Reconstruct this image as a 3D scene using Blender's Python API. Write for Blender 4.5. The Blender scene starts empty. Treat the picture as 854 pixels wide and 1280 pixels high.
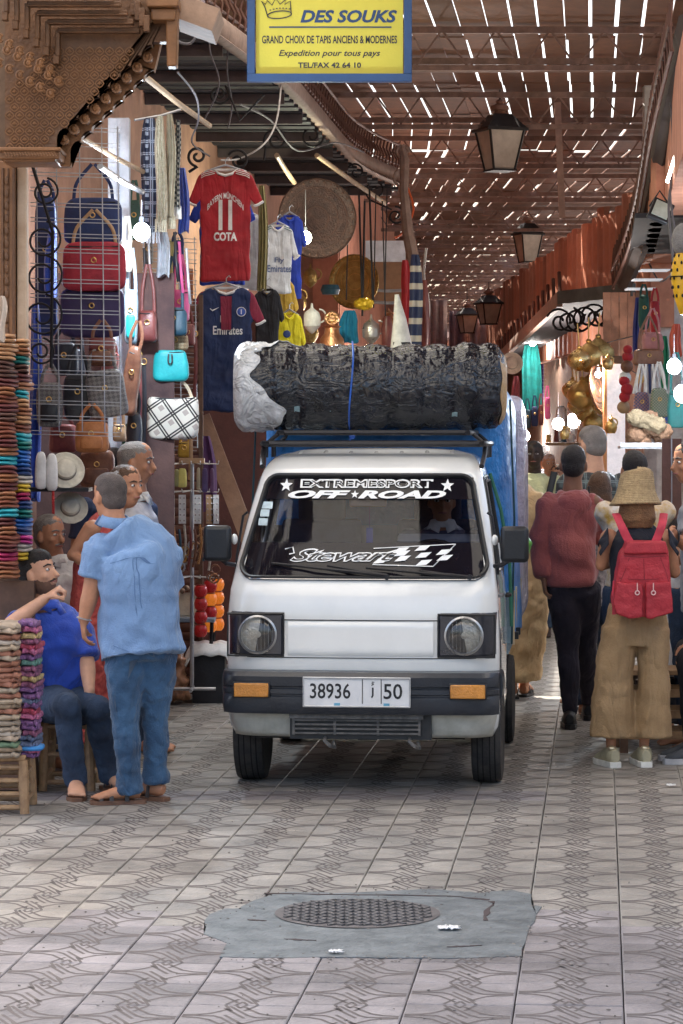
import bpy, bmesh, math, random
from mathutils import Vector, Matrix, noise
R = random.Random(11)
scene = bpy.context.scene
COL = scene.collection
# ------------------------------------------------------------------ camera
F, CX, HY, H = 3400.0, 427.0, 542.0, 1.83      # focal length in photo pixels, centre column, horizon row, eye height
cam_d = bpy.data.cameras.new("camera"); cam = bpy.data.objects.new("camera", cam_d); COL.objects.link(cam)
cam_d.sensor_fit = 'HORIZONTAL'; cam_d.sensor_width = 36; cam_d.lens = F / 854 * 36
cam_d.shift_y = -(640 - HY) / 854; cam_d.clip_start = .5; cam_d.clip_end = 3000
cam.location = (0, 0, H); cam.rotation_euler = (math.pi / 2, 0, 0); scene.camera = cam
# ------------------------------------------------------------------ light
SUN_EL, SUN_AZ = math.radians(58), math.radians(-32)       # azimuth measured from +Y towards +X
world = bpy.data.worlds.new("World"); scene.world = world; world.use_nodes = True
wn = world.node_tree; sky = wn.nodes.new("ShaderNodeTexSky"); sky.sky_type = 'NISHITA'; sky.sun_disc = False
sky.sun_elevation = SUN_EL; sky.sun_rotation = SUN_AZ; sky.air_density = 1; sky.dust_density = 6; sky.ozone_density = 1
bg = wn.nodes["Background"]; wn.links.new(sky.outputs[0], bg.inputs[0]); bg.inputs[1].default_value = .15
sd = bpy.data.lights.new("sun", 'SUN'); sd.energy = 4.5; sd.angle = math.radians(.5); sd.color = (1, .93, .82)
sun = bpy.data.objects.new("sun", sd); COL.objects.link(sun)
sdir = Vector((math.sin(SUN_AZ) * math.cos(SUN_EL), math.cos(SUN_AZ) * math.cos(SUN_EL), math.sin(SUN_EL)))
sun.rotation_euler = sdir.to_track_quat('Z', 'Y').to_euler(); sun.location = (-20, 20, 40)
vs = scene.view_settings; vs.view_transform = 'Standard'; vs.look = 'None'; vs.gamma = 1; vs.use_curve_mapping = False
vs.exposure = 1.9
scene.cycles.max_bounces = 8; scene.cycles.diffuse_bounces = 4; scene.cycles.sample_clamp_indirect = 6
scene.cycles.use_denoising = True

# ------------------------------------------------------------------ helpers
def P(px, py, Y): return Vector(((px - CX) * Y / F, Y, H - (py - HY) * Y / F))
def YW(px, d=0.0): return 3400 * (3.08 - d) / (750 - px)     # depth of the left shopfront line (d metres in front of it)
def wallx(Y): return -1.75 + .095 * (Y - 14)
def V(*a): return Vector(a)
STREET = Vector((.095, 1, 0)).normalized()

_mats = {}
def M(name, col, rough=.65, metal=0., var=.22, scale=9., bump=.15, bscale=60., col2=None, cscale=None, emit=None, es=0., coat=0., spec=.5, rnd=.0, dist=.004, sheen=0., worldc=False):
    if name in _mats: return _mats[name]
    m = bpy.data.materials.new(name); m.use_nodes = True; nt = m.node_tree; b = nt.nodes["Principled BSDF"]; L = nt.links
    _mats[name] = m
    b.inputs["Roughness"].default_value = rough; b.inputs["Metallic"].default_value = metal
    b.inputs["Coat Weight"].default_value = coat; b.inputs["Specular IOR Level"].default_value = spec
    if sheen: b.inputs["Sheen Weight"].default_value = sheen
    tc = nt.nodes.new("ShaderNodeTexCoord")
    n1 = nt.nodes.new("ShaderNodeTexNoise"); n1.inputs["Scale"].default_value = cscale or scale; n1.inputs["Detail"].default_value = 6
    n1.inputs["Roughness"].default_value = .65
    src = nt.nodes.new("ShaderNodeNewGeometry").outputs["Position"] if worldc else tc.outputs["Object"]
    L.new(src, n1.inputs["Vector"])
    mix = nt.nodes.new("ShaderNodeMix"); mix.data_type = 'RGBA'
    c = Vector(col)
    a = c * (1 - var); z = Vector(col2) if col2 else c * (1 + var)
    mix.inputs[6].default_value = (*a, 1); mix.inputs[7].default_value = (min(z[0], .95), min(z[1], .95), min(z[2], .95), 1)
    ramp = nt.nodes.new("ShaderNodeMapRange"); ramp.inputs[1].default_value = .32; ramp.inputs[2].default_value = .68
    L.new(n1.outputs["Fac"], ramp.inputs[0]); L.new(ramp.outputs[0], mix.inputs[0])
    out = mix.outputs[2]
    if rnd:
        oi = nt.nodes.new("ShaderNodeObjectInfo"); hs = nt.nodes.new("ShaderNodeHueSaturation")
        mr = nt.nodes.new("ShaderNodeMapRange"); mr.inputs[3].default_value = 1 - rnd; mr.inputs[4].default_value = 1 + rnd
        L.new(oi.outputs["Random"], mr.inputs[0]); L.new(mr.outputs[0], hs.inputs["Value"]); L.new(out, hs.inputs["Color"]); out = hs.outputs[0]
    L.new(out, b.inputs["Base Color"])
    if bump:
        n2 = nt.nodes.new("ShaderNodeTexNoise"); n2.inputs["Scale"].default_value = bscale; n2.inputs["Detail"].default_value = 5
        L.new(src, n2.inputs["Vector"])
        bp = nt.nodes.new("ShaderNodeBump"); bp.inputs["Strength"].default_value = bump; bp.inputs["Distance"].default_value = dist * 3
        L.new(n2.outputs["Fac"], bp.inputs["Height"]); L.new(bp.outputs[0], b.inputs["Normal"])
        mr2 = nt.nodes.new("ShaderNodeMapRange"); mr2.inputs[3].default_value = max(.02, rough - .12); mr2.inputs[4].default_value = min(1, rough + .12)
        L.new(n1.outputs["Fac"], mr2.inputs[0]); L.new(mr2.outputs[0], b.inputs["Roughness"])
    if emit:
        b.inputs["Emission Color"].default_value = (*emit, 1); b.inputs["Emission Strength"].default_value = es
    return m

def folds(m, scale=5., dist=.03, strength=.5, stretch=(1, 1, .45)):
    """adds soft cloth creases to a material's relief"""
    if m.get('folds'): return m
    m['folds'] = 1; nt = m.node_tree; L = nt.links; b = nt.nodes["Principled BSDF"]; old = b.inputs["Normal"].links[0].from_socket if b.inputs["Normal"].links else None
    tc = nt.nodes.new("ShaderNodeTexCoord"); mp = nt.nodes.new("ShaderNodeMapping"); mp.inputs["Scale"].default_value = stretch; mp.inputs["Rotation"].default_value = (.3, .5, .2); L.new(tc.outputs["Object"], mp.inputs[0])
    n = nt.nodes.new("ShaderNodeTexNoise"); n.inputs["Scale"].default_value = scale; n.inputs["Detail"].default_value = 3; n.inputs["Distortion"].default_value = 1.6; n.inputs["Roughness"].default_value = .45; L.new(mp.outputs[0], n.inputs["Vector"])
    a = nt.nodes.new("ShaderNodeMath"); a.operation = 'MULTIPLY_ADD'; a.inputs[1].default_value = 2; a.inputs[2].default_value = -1; L.new(n.outputs["Fac"], a.inputs[0])
    c = nt.nodes.new("ShaderNodeMath"); c.operation = 'ABSOLUTE'; L.new(a.outputs[0], c.inputs[0]); d = nt.nodes.new("ShaderNodeMath"); d.operation = 'POWER'; d.inputs[1].default_value = .85; L.new(c.outputs[0], d.inputs[0])
    bp = nt.nodes.new("ShaderNodeBump"); bp.inputs["Strength"].default_value = strength; bp.inputs["Distance"].default_value = dist; L.new(d.outputs[0], bp.inputs["Height"])
    if old: L.new(old, bp.inputs["Normal"])
    L.new(bp.outputs[0], b.inputs["Normal"]); return m

def pattern(name, c1, c2, kind='check', scale=30., rough=.6, c3=None, rot=0.):
    """flat printed cloth patterns: plaid, check, stripe, dots (colour only)"""
    if name in _mats: return _mats[name]
    m = M(name, c1, rough); nt = m.node_tree; L = nt.links; b = nt.nodes["Principled BSDF"]
    tc = nt.nodes.new("ShaderNodeTexCoord"); mp = nt.nodes.new("ShaderNodeMapping"); mp.inputs["Rotation"].default_value = (0, rot, 0)
    L.new(tc.outputs["Object"], mp.inputs[0]); sx = nt.nodes.new("ShaderNodeSeparateXYZ"); L.new(mp.outputs[0], sx.inputs[0])
    def stripe(sock, sc, width, ph=0.):
        a = nt.nodes.new("ShaderNodeMath"); a.operation = 'MULTIPLY_ADD'; L.new(sock, a.inputs[0]); a.inputs[1].default_value = sc; a.inputs[2].default_value = ph
        f = nt.nodes.new("ShaderNodeMath"); f.operation = 'FRACT'; L.new(a.outputs[0], f.inputs[0])
        g = nt.nodes.new("ShaderNodeMath"); g.operation = 'LESS_THAN'; L.new(f.outputs[0], g.inputs[0]); g.inputs[1].default_value = width
        return g.outputs[0]
    def mx(fac, A, B):
        k = nt.nodes.new("ShaderNodeMix"); k.data_type = 'RGBA'; L.new(fac, k.inputs[0])
        for s, q in ((6, A), (7, B)):
            if isinstance(q, tuple): k.inputs[s].default_value = (*q, 1)
            else: L.new(q, k.inputs[s])
        return k.outputs[2]
    def mth(op, A, B):
        k = nt.nodes.new("ShaderNodeMath"); k.operation = op; L.new(A, k.inputs[0]); L.new(B, k.inputs[1]); return k.outputs[0]
    X, Z = sx.outputs[0], sx.outputs[2]
    if kind == 'stripe': out = mx(stripe(X, scale, .4), c1, c2)
    elif kind == 'hstripe': out = mx(stripe(Z, scale, .35), c1, c2)
    elif kind == 'plaid':
        fx = mth('MAXIMUM', stripe(X, scale, .09), stripe(X, scale, .09, .85)); fz = mth('MAXIMUM', stripe(Z, scale, .09), stripe(Z, scale, .09, .85))
        out = mx(mth('MAXIMUM', fx, fz), c1, c2); out = mx(mth('MULTIPLY', stripe(X, scale, .3, .4), stripe(Z, scale, .3, .4)), out, c3 or c2)
    else:
        fx = stripe(X, scale, .5); fz = stripe(Z, scale, .5); d = mth('SUBTRACT', fx, fz); a = nt.nodes.new("ShaderNodeMath"); a.operation = 'ABSOLUTE'
        L.new(d, a.inputs[0]); out = mx(a.outputs[0], c1, c2)
    L.new(out, b.inputs["Base Color"]); return m

def glass(name, tint=(.5, .5, .55), fac=.12, rough=.03):
    if name in _mats: return _mats[name]
    m = bpy.data.materials.new(name); m.use_nodes = True; nt = m.node_tree; L = nt.links; nt.nodes.clear(); _mats[name] = m
    o = nt.nodes.new("ShaderNodeOutputMaterial"); t = nt.nodes.new("ShaderNodeBsdfTransparent"); g = nt.nodes.new("ShaderNodeBsdfGlossy")
    t.inputs[0].default_value = (*tint, 1); g.inputs["Roughness"].default_value = rough
    fr = nt.nodes.new("ShaderNodeFresnel"); fr.inputs[0].default_value = 1.45; ad = nt.nodes.new("ShaderNodeMath"); ad.operation = 'ADD'; ad.inputs[1].default_value = fac
    mx = nt.nodes.new("ShaderNodeMixShader"); L.new(fr.outputs[0], ad.inputs[0]); L.new(ad.outputs[0], mx.inputs[0]); L.new(t.outputs[0], mx.inputs[1]); L.new(g.outputs[0], mx.inputs[2])
    L.new(mx.outputs[0], o.inputs[0]); return m

class MB:
    def __init__(s): s.v = []; s.f = []
    def add(s, vs, fs):
        o = len(s.v); s.v += [Vector(q) for q in vs]; s.f += [tuple(i + o for i in f) for f in fs]; return s
    def box(s, c, sz, rot=None, taper=1.0):
        c = Vector(c); hx, hy, hz = sz[0] / 2, sz[1] / 2, sz[2] / 2; pts = []
        for z in (-1, 1):
            k = taper if z > 0 else 1
            for y in (-1, 1):
                for x in (-1, 1): pts.append(Vector((x * hx * k, y * hy * k, z * hz)))
        if rot is not None:
            rm = rot if isinstance(rot, Matrix) else Matrix.Rotation(rot, 3, 'Z'); pts = [rm @ p for p in pts]
        return s.add([c + p for p in pts], [(0, 2, 3, 1), (4, 5, 7, 6), (0, 1, 5, 4), (2, 6, 7, 3), (0, 4, 6, 2), (1, 3, 7, 5)])
    def bar(s, a, b, w, h=None, up=(0, 0, 1)):
        a, b = Vector(a), Vector(b); h = h or w; d = (b - a); u = Vector(up)
        if abs(d.normalized().dot(u)) > .99: u = Vector((0, 1, 0))
        x = d.cross(u).normalized() * w / 2; z = x.cross(d).normalized() * h / 2; pts = []
        for e in (a, b): pts += [e - x - z, e + x - z, e + x + z, e - x + z]
        return s.add(pts, [(0, 1, 2, 3), (7, 6, 5, 4), (0, 4, 5, 1), (1, 5, 6, 2), (2, 6, 7, 3), (3, 7, 4, 0)])
    def tube(s, path, rad, n=8, side=None, closed=False, cap=True):
        path = [Vector(p) for p in path]; N = len(path)
        if not isinstance(rad, list): rad = [rad] * N
        rad = [(r, r) if not isinstance(r, (tuple, list)) else r for r in rad]
        o = len(s.v); prev = Vector(side) if side is not None else None
        for i, p in enumerate(path):
            if closed: t = path[(i + 1) % N] - path[i - 1]
            else: t = path[min(i + 1, N - 1)] - path[max(i - 1, 0)]
            t = t.normalized() if t.length > 1e-9 else Vector((0, 0, 1))
            if prev is None: prev = t.orthogonal()
            x = prev - t * prev.dot(t)
            if x.length < 1e-4: x = t.orthogonal()
            x.normalize()
            if side is None: prev = x
            y = t.cross(x)
            for k in range(n):
                a = 2 * math.pi * k / n; s.v.append(p + x * (math.cos(a) * rad[i][0]) + y * (math.sin(a) * rad[i][1]))
        m = N if closed else N - 1
        for i in range(m):
            j = (i + 1) % N
            for k in range(n):
                l = (k + 1) % n; s.f.append((o + i * n + k, o + i * n + l, o + j * n + l, o + j * n + k))
        if cap and not closed:
            s.f.append(tuple(o + k for k in reversed(range(n)))); s.f.append(tuple(o + (N - 1) * n + k for k in range(n)))
        return s
    def lathe(s, prof, n=20, c=(0, 0, 0), axis=(0, 0, 1), cap=True):
        a = Vector(axis).normalized(); c = Vector(c)
        return s.tube([c + a * h for r, h in prof], [max(r, .0005) for r, h in prof], n, side=a.orthogonal(), cap=cap) if _mono(prof) else s._lathe(prof, n, c, a)
    def _lathe(s, prof, n, c, a):
        x = a.orthogonal().normalized(); y = a.cross(x); o = len(s.v)
        for r, h in prof:
            for k in range(n):
                t = 2 * math.pi * k / n; s.v.append(c + a * h + (x * math.cos(t) + y * math.sin(t)) * max(r, .0005))
        for i in range(len(prof) - 1):
            for k in range(n):
                l = (k + 1) % n; s.f.append((o + i * n + k, o + i * n + l, o + (i + 1) * n + l, o + (i + 1) * n + k))
        s.f.append(tuple(o + k for k in reversed(range(n)))); s.f.append(tuple(o + (len(prof) - 1) * n + k for k in range(n))); return s
    def ball(s, c, r, n=12, m=8, rot=None):
        if not isinstance(r, (tuple, list)): r = (r, r, r)
        c = Vector(c); o = len(s.v)
        for i in range(m + 1):
            t = math.pi * i / m
            for k in range(n):
                a = 2 * math.pi * k / n; p = Vector((math.sin(t) * math.cos(a) * r[0], math.sin(t) * math.sin(a) * r[1], -math.cos(t) * r[2]))
                if rot is not None: p = rot @ p
                s.v.append(c + p)
        for i in range(m):
            for k in range(n):
                l = (k + 1) % n; s.f.append((o + i * n + k, o + i * n + l, o + (i + 1) * n + l, o + (i + 1) * n + k))
        return s
    def prism(s, poly, y0, y1, fr=None):
        """polygon in x,z extruded from y0 to y1 (fr maps a local vector to the target frame)"""
        fr = fr or (lambda q: q); n = len(poly)
        ar = sum(poly[i][0] * poly[(i + 1) % n][1] - poly[(i + 1) % n][0] * poly[i][1] for i in range(n))
        if ar < 0: poly = poly[::-1]
        bm = bmesh.new(); vv = [bm.verts.new((x, 0, z)) for x, z in poly]; bm.faces.new(vv)
        bmesh.ops.triangulate(bm, faces=bm.faces[:]); tris = [[v.index for v in f.verts] for f in (bm.verts.index_update() or bm.faces)]; bm.free()
        o = len(s.v); s.v += [fr(Vector((x, y0, z))) for x, z in poly] + [fr(Vector((x, y1, z))) for x, z in poly]
        for t in tris:
            a, b2, c2 = (Vector((*poly[i], 0)) for i in t)
            if (b2 - a).cross(c2 - a).z < 0: t = t[::-1]
            s.f.append(tuple(o + i for i in t)); s.f.append(tuple(o + n + i for i in reversed(t)))
        for i in range(n):
            j = (i + 1) % n; s.f.append((o + j, o + i, o + n + i, o + n + j))
        return s
    def grid(s, fn, nu, nv, skip=None, wrap=False):
        o = len(s.v)
        for j in range(nv + 1):
            for i in range(nu if wrap else nu + 1): s.v.append(Vector(fn(i / nu, j / nv)))
        W = nu if wrap else nu + 1
        for j in range(nv):
            for i in range(nu):
                if skip and skip((i + .5) / nu, (j + .5) / nv): continue
                k = (i + 1) % W if wrap else i + 1
                s.f.append((o + j * W + i, o + j * W + k, o + (j + 1) * W + k, o + (j + 1) * W + i))
        return s
    def build(s, name, mat, parent=None, loc=None, smooth=True, bevel=0, fix=False, rz=0, solid=0, base=None):
        me = bpy.data.meshes.new(name)
        if base is not None: loc = base; s.v = [v - Vector(base) for v in s.v]
        me.from_pydata([tuple(v) for v in s.v], [], s.f)
        if fix:
            bm = bmesh.new(); bm.from_mesh(me); bmesh.ops.recalc_face_normals(bm, faces=bm.faces[:]); bm.to_mesh(me); bm.free()
        me.materials.append(mat)
        if smooth:
            me.shade_smooth(); me.set_sharp_from_angle(angle=math.radians(38))
        o = bpy.data.objects.new(name, me); COL.objects.link(o)
        if parent is not None: o.parent = parent
        if loc is not None: o.location = loc
        if rz: o.rotation_euler.z = rz
        if solid:
            md = o.modifiers.new("solid", 'SOLIDIFY'); md.thickness = solid; md.offset = 0
        if bevel:
            md = o.modifiers.new("bevel", 'BEVEL'); md.width = bevel; md.segments = 2; md.limit_method = 'ANGLE'; md.harden_normals = False
        return o
def _mono(p): return all(p[i][1] < p[i + 1][1] for i in range(len(p) - 1))

def thing(name, label, cat, loc=(0, 0, 0), rz=0, group=None):
    o = bpy.data.objects.new(name, None); COL.objects.link(o); o.location = loc; o.rotation_euler = (0, 0, rz); o.empty_display_size = .1
    o['label'] = label; o['category'] = cat
    if group: o['group'] = group
    return o
def tag(o, label, cat, group=None):
    o['label'] = label; o['category'] = cat
    if group: o['group'] = group
    return o
def struct(o): o['kind'] = 'structure'; return o
def stuff(o): o['kind'] = 'stuff'; return o

def blob(name, mb, mat, parent=None, voxel=.009, smooth=4, disp=0., dscale=.12, base=None, loc=None):
    """closed overlapping volumes fused into one continuous skin"""
    o = mb.build(name, mat, parent, base=base, loc=loc, smooth=True)
    r = o.modifiers.new("fuse", 'REMESH'); r.mode = 'VOXEL'; r.voxel_size = voxel; r.use_smooth_shade = True
    if smooth:
        q = o.modifiers.new("soften", 'SMOOTH'); q.factor = .5; q.iterations = smooth
    if disp:
        if dscale < 0:
            tx = bpy.data.textures.get("mb%.3f" % dscale) or bpy.data.textures.new("mb%.3f" % dscale, 'MARBLE'); tx.noise_scale = -dscale; tx.turbulence = 7; tx.marble_type = 'SOFT'; tx.noise_depth = 1; tx.noise_basis_2 = 'SIN'
        else: tx = bpy.data.textures.get("cl%.3f" % dscale) or bpy.data.textures.new("cl%.3f" % dscale, 'CLOUDS'); tx.noise_scale = dscale; tx.noise_depth = 3
        d = o.modifiers.new("folds", 'DISPLACE'); d.texture = tx; d.strength = disp; d.mid_level = .5; d.texture_coords = 'LOCAL'
    return o

def copy_tree(src, loc=None, rz=None, label=None):
    c = src.copy(); COL.objects.link(c)
    if loc is not None: c.location = loc
    if rz is not None: c.rotation_euler.z = rz
    if label: c['label'] = label
    for ch in list(src.children):
        k = ch.copy(); COL.objects.link(k); k.parent = c
        for g in ch.children:
            q = g.copy(); COL.objects.link(q); q.parent = k
    return c

def text_mesh(s, bold=.0, shear=.0, ext=.0, space=1.0, res=3):
    cu = bpy.data.curves.new("t", 'FONT'); cu.body = s; cu.align_x = 'CENTER'; cu.size = 1; cu.offset = bold; cu.shear = shear; cu.extrude = ext; cu.space_character = space; cu.resolution_u = res
    o = bpy.data.objects.new("t", cu); COL.objects.link(o); dg = bpy.context.evaluated_depsgraph_get()
    me = bpy.data.meshes.new_from_object(o.evaluated_get(dg)); bpy.data.objects.remove(o); bpy.data.curves.remove(cu); return me
def text(name, s, w, h, fn, mat, parent=None, bold=0., shear=0., sub=0, space=1.0, shrink=None):
    """lettering: fitted to w x h metres and mapped by fn(x, z) -> point"""
    me = text_mesh(s, bold, shear, 0., space)
    if sub:
        bm = bmesh.new(); bm.from_mesh(me); bmesh.ops.subdivide_edges(bm, edges=[e for e in bm.edges if e.calc_length() > .25], cuts=sub); bmesh.ops.triangulate(bm, faces=bm.faces[:]); bm.to_mesh(me); bm.free()
    xs = [v.co.x for v in me.vertices]; ys = [v.co.y for v in me.vertices]
    x0, x1, y0, y1 = min(xs), max(xs), min(ys), max(ys)
    for v in me.vertices:
        v.co = fn(((v.co.x - x0) / (x1 - x0) - .5) * w, ((v.co.y - y0) / (y1 - y0) - .5) * h)
    me.materials.clear(); me.materials.append(mat)
    o = bpy.data.objects.new(name, me); COL.objects.link(o)
    if parent is not None: o.parent = parent
    if shrink is not None:
        m = o.modifiers.new("wrap", 'SHRINKWRAP'); m.target = shrink; m.wrap_method = 'PROJECT'; m.use_project_y = True; m.use_positive_direction = True; m.use_negative_direction = True; m.offset = .004
    return o
def lerp(a, b, t): return a + (b - a) * t
def pillow_pts(w, h, d, tp=1., ex=.4, n=24, m=14, sag=0., base=V(0, 0, 0)):
    def f(u, v):
        a = u * 2 * math.pi; b = (v - .5) * math.pi; sp = lambda x, e: math.copysign(abs(x) ** e, x)
        cz = sp(math.sin(b), ex); cr = sp(math.cos(b), ex); k = lerp(1, tp, v); x = sp(math.cos(a), ex * .9) * cr * w / 2 * k; y = sp(math.sin(a), .8) * cr * d / 2
        return V(x, y, cz * h / 2 - sag * (1 - (2 * x / w) ** 2) * v) + base
    return f
def arc(c, r, a0, a1, n=14, ax=(1, 0, 0), ay=(0, 0, 1), r1=None):
    c = Vector(c); ax = Vector(ax); ay = Vector(ay); out = []
    for i in range(n + 1):
        t = i / n; a = math.radians(a0 + (a1 - a0) * t); rr = r + ((r1 if r1 is not None else r) - r) * t
        out.append(c + ax * (math.cos(a) * rr) + ay * (math.sin(a) * rr))
    return out
def spline(pts, k=6):
    pts = [Vector(p) for p in pts]; out = []; n = len(pts)
    for i in range(n - 1):
        p0, p1, p2, p3 = pts[max(i - 1, 0)], pts[i], pts[i + 1], pts[min(i + 2, n - 1)]
        for j in range(k):
            t = j / k; out.append(.5 * ((2 * p1) + (p2 - p0) * t + (2 * p0 - 5 * p1 + 4 * p2 - p3) * t * t + (3 * p1 - p0 - 3 * p2 + p3) * t ** 3))
    return out + [pts[-1]]
# ------------------------------------------------------------------ shared colours
BLACK = M("black_metal", (.018, .018, .022), .45, .3); IRON = M("wrought_iron", (.02, .018, .02), .6, .5)
STEEL = M("grey_steel_wire", (.45, .45, .47), .4, .7); WHITE = M("white_cloth", (.75, .74, .72), .8)
WOODD = M("dark_brown_wood", (.09, .045, .028), .6, col2=(.15, .08, .05)); WOODM = M("worn_stool_wood", (.28, .16, .08), .6, col2=(.4, .25, .13), scale=18)
BRASS = M("brass", (.65, .42, .15), .32, .9, bump=.5, bscale=40); COPPER = M("copper", (.55, .28, .15), .35, .9, bump=.5, bscale=40)
# ================================================================== ground and paving
ground = struct(MB().grid(lambda u, v: (-400 + 800 * u, -60 + 1200 * v, -.035), 8, 12).build("ground", M("packed_earth", (.16, .14, .12), .9), smooth=False))
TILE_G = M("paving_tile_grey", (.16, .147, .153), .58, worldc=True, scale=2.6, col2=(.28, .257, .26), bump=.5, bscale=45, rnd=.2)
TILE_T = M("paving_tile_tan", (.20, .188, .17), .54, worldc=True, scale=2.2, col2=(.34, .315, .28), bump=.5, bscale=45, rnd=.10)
GROUT = M("joint_dirt", (.085, .074, .07), .9)
W = .3497                     # tile pitch
TD = Vector((STREET.x, STREET.y, 0)); TS = Vector((TD.y, -TD.x, 0))
def lane_origin(i):           # lane lines meet the photo's bottom row at x = 75.5 + 141 i
    Y = F * H / 738; return Vector(((75.5 + 141 * i - CX) * Y / F, Y, 0))
struct_pave = struct(MB().grid(lambda u, v: lane_origin(0) + TS * (-14 + 28 * u) + TD * (-9 + 110 * v) + V(0, 0, -.016), 2, 8).build("pavement", GROUT, smooth=False))
GRV = [[(-.5, .045), (-.34, .075), (-.24, .13), (-.17, .22), (-.10, .33)], [(-.5, -.045), (-.34, -.075), (-.22, -.15), (-.10, -.33), (-.05, -.42)],
       [(.5, .045), (.34, .075), (.22, .15), (.10, .33), (.05, .42)], [(.5, -.045), (.34, -.075), (.24, -.13), (.17, -.22), (.10, -.33)],
       [(-.10, .45), (.12, .06), (.2, -.02), (.34, -.02), (.5, -.012)], [(-.14, .36), (.10, -.06)], [(-.5, .012), (-.34, .02), (-.2, .02), (-.12, -.06), (.10, -.45)], [(-.10, .06), (.14, -.36)],
       [(-.06, .24), (-.155, .5)], [(.06, -.24), (.155, -.5)], [(.155, .5), (.06, .26)], [(-.155, -.5), (-.06, -.26)], [(0, .38), (.05, .5)], [(0, -.38), (-.05, -.5)], [(0, .38), (-.05, .5)], [(0, -.38), (.05, -.5)]]
def tile_geo(mb, gmb, o, ax, ay, g=.0032, jit=0.):
    hx = W / 2 - g; hy = W / 2 - .0026
    c = [o + ax * x + ay * y for x, y in ((-hx, -hy), (hx, -hy), (hx, hy), (-hx, hy))]; dz = V(0, 0, -.015); e = .004
    ci = [o + ax * x + ay * y for x, y in ((-hx + e, -hy + e), (hx - e, -hy + e), (hx - e, hy - e), (-hx + e, hy - e))]
    b = [p + dz for p in c]; c = [p - V(0, 0, .003) for p in c]
    mb.add(b + c + ci, [(8, 9, 10, 11)] + [(4 + i, 4 + (i + 1) % 4, 8 + (i + 1) % 4, 8 + i) for i in range(4)] + [(i, (i + 1) % 4, 4 + (i + 1) % 4, 4 + i) for i in range(4)])
    for line in GRV:
        p = [o + ax * (x * (W - .02)) + ay * (y * (W - .012)) + V(0, 0, .0008) for x, y in line]
        for i in range(len(p) - 1):
            d = (p[i + 1] - p[i]).normalized(); n = V(-d.y, d.x, 0) * (.0042 + .0034 * abs(d.dot(ax)))
            gmb.add([p[i] - n - d * .001, p[i + 1] - n + d * .001, p[i + 1] + n + d * .001, p[i] + n - d * .001], [(0, 1, 2, 3)])
GROOVE = M("tile_groove_dirt", (.115, .10, .095), .85)
def tile_mesh(mat, nm):
    a, g = MB(), MB(); tile_geo(a, g, V(0, 0, 0), V(1, 0, 0), V(0, 1, 0)); me = bpy.data.meshes.new(nm)
    me.from_pydata([tuple(v) for v in a.v + g.v], [], a.f + [tuple(i + len(a.v) for i in f) for f in g.f]); me.materials.append(mat); me.materials.append(GROOVE)
    for k, p in enumerate(me.polygons): p.material_index = 0 if k < len(a.f) else 1
    return me
TM = {0: tile_mesh(TILE_G, "tile_a"), 1: tile_mesh(TILE_T, "tile_b")}
trot = math.atan2(TD.x, TD.y)
far_t, far_g = MB(), MB(); nt_ = 0
for li in range(-12, 22):
    for r in range(-2, 84):
        o = lane_origin(li) + TS * W / 2 + TD * (W * (r + .35))
        if o.y < 7.6 or o.x < wallx(o.y) - .9 or o.x > .53 + .095 * o.y + 1.5: continue
        px = CX + o.x * F / o.y; py = HY + H * F / o.y
        if px < -160 or px > 1010: continue
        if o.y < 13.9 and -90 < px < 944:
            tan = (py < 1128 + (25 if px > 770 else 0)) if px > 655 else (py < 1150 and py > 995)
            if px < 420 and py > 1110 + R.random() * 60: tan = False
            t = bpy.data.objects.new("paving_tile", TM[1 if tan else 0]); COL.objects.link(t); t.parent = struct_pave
            t.location = o + V(0, 0, R.uniform(-.0015, .0008)); t.rotation_euler = (R.uniform(-.002, .002), R.uniform(-.002, .002), -trot + R.uniform(-.002, .002)); nt_ += 1
        elif o.y < 36: tile_geo(far_t, far_g, o + V(0, 0, R.uniform(-.002, .0)), TS, TD, .002)
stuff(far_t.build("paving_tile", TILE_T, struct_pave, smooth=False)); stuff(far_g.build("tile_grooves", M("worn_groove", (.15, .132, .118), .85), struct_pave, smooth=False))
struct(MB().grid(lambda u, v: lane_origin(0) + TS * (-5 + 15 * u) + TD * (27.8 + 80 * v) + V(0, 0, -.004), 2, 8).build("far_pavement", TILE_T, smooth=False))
# concrete patch with a sunken manhole cover
def G(px, py): return P(px, py, F * H / (py - HY))
pp = [(257, 1152), (263, 1143), (283, 1137), (298, 1136), (318, 1126), (330, 1122), (352, 1116), (430, 1117), (540, 1112), (600, 1117), (640, 1113), (663, 1119), (664, 1131), (676, 1134), (668, 1152), (660, 1166), (655, 1178), (652, 1196), (560, 1199), (420, 1197), (330, 1198), (276, 1197), (285, 1180), (270, 1174), (256, 1168)]
poly = []
for i in range(len(pp)):
    a, b = Vector(pp[i]), Vector(pp[(i + 1) % len(pp)]); n = max(1, int((b - a).length / 7))
    for k in range(n):
        q = a + (b - a) * k / n; poly.append((q.x + R.uniform(-1.2, 1.2) * 1.5, q.y + R.uniform(-.6, .6)))
mb = MB(); g3 = [G(*q) for q in poly]
mb.prism([(p.x, p.y) for p in g3], 0, .012, lambda q: V(q.x, q.z, .0026 - q.y))
CONC = M("smooth_grey_concrete", (.085, .105, .118), .55, scale=7, col2=(.165, .185, .195), bump=.8, bscale=22, var=.3)
patch = struct(mb.build("concrete_patch", CONC, fix=True, smooth=False))
mc = G(447, 1143)
mh = thing("manhole_cover", "dark worn manhole cover set in the grey concrete patch", "manhole cover", mc + V(0, 0, .0028))
MH = M("manhole_iron", (.07, .06, .06), .7, col2=(.13, .12, .12), scale=12)
mb = MB(); mb.lathe([(.31, 0), (.315, .003), (.30, .004)], 40); mb.build("cover_plate", MH, mh)
k = 0
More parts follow.
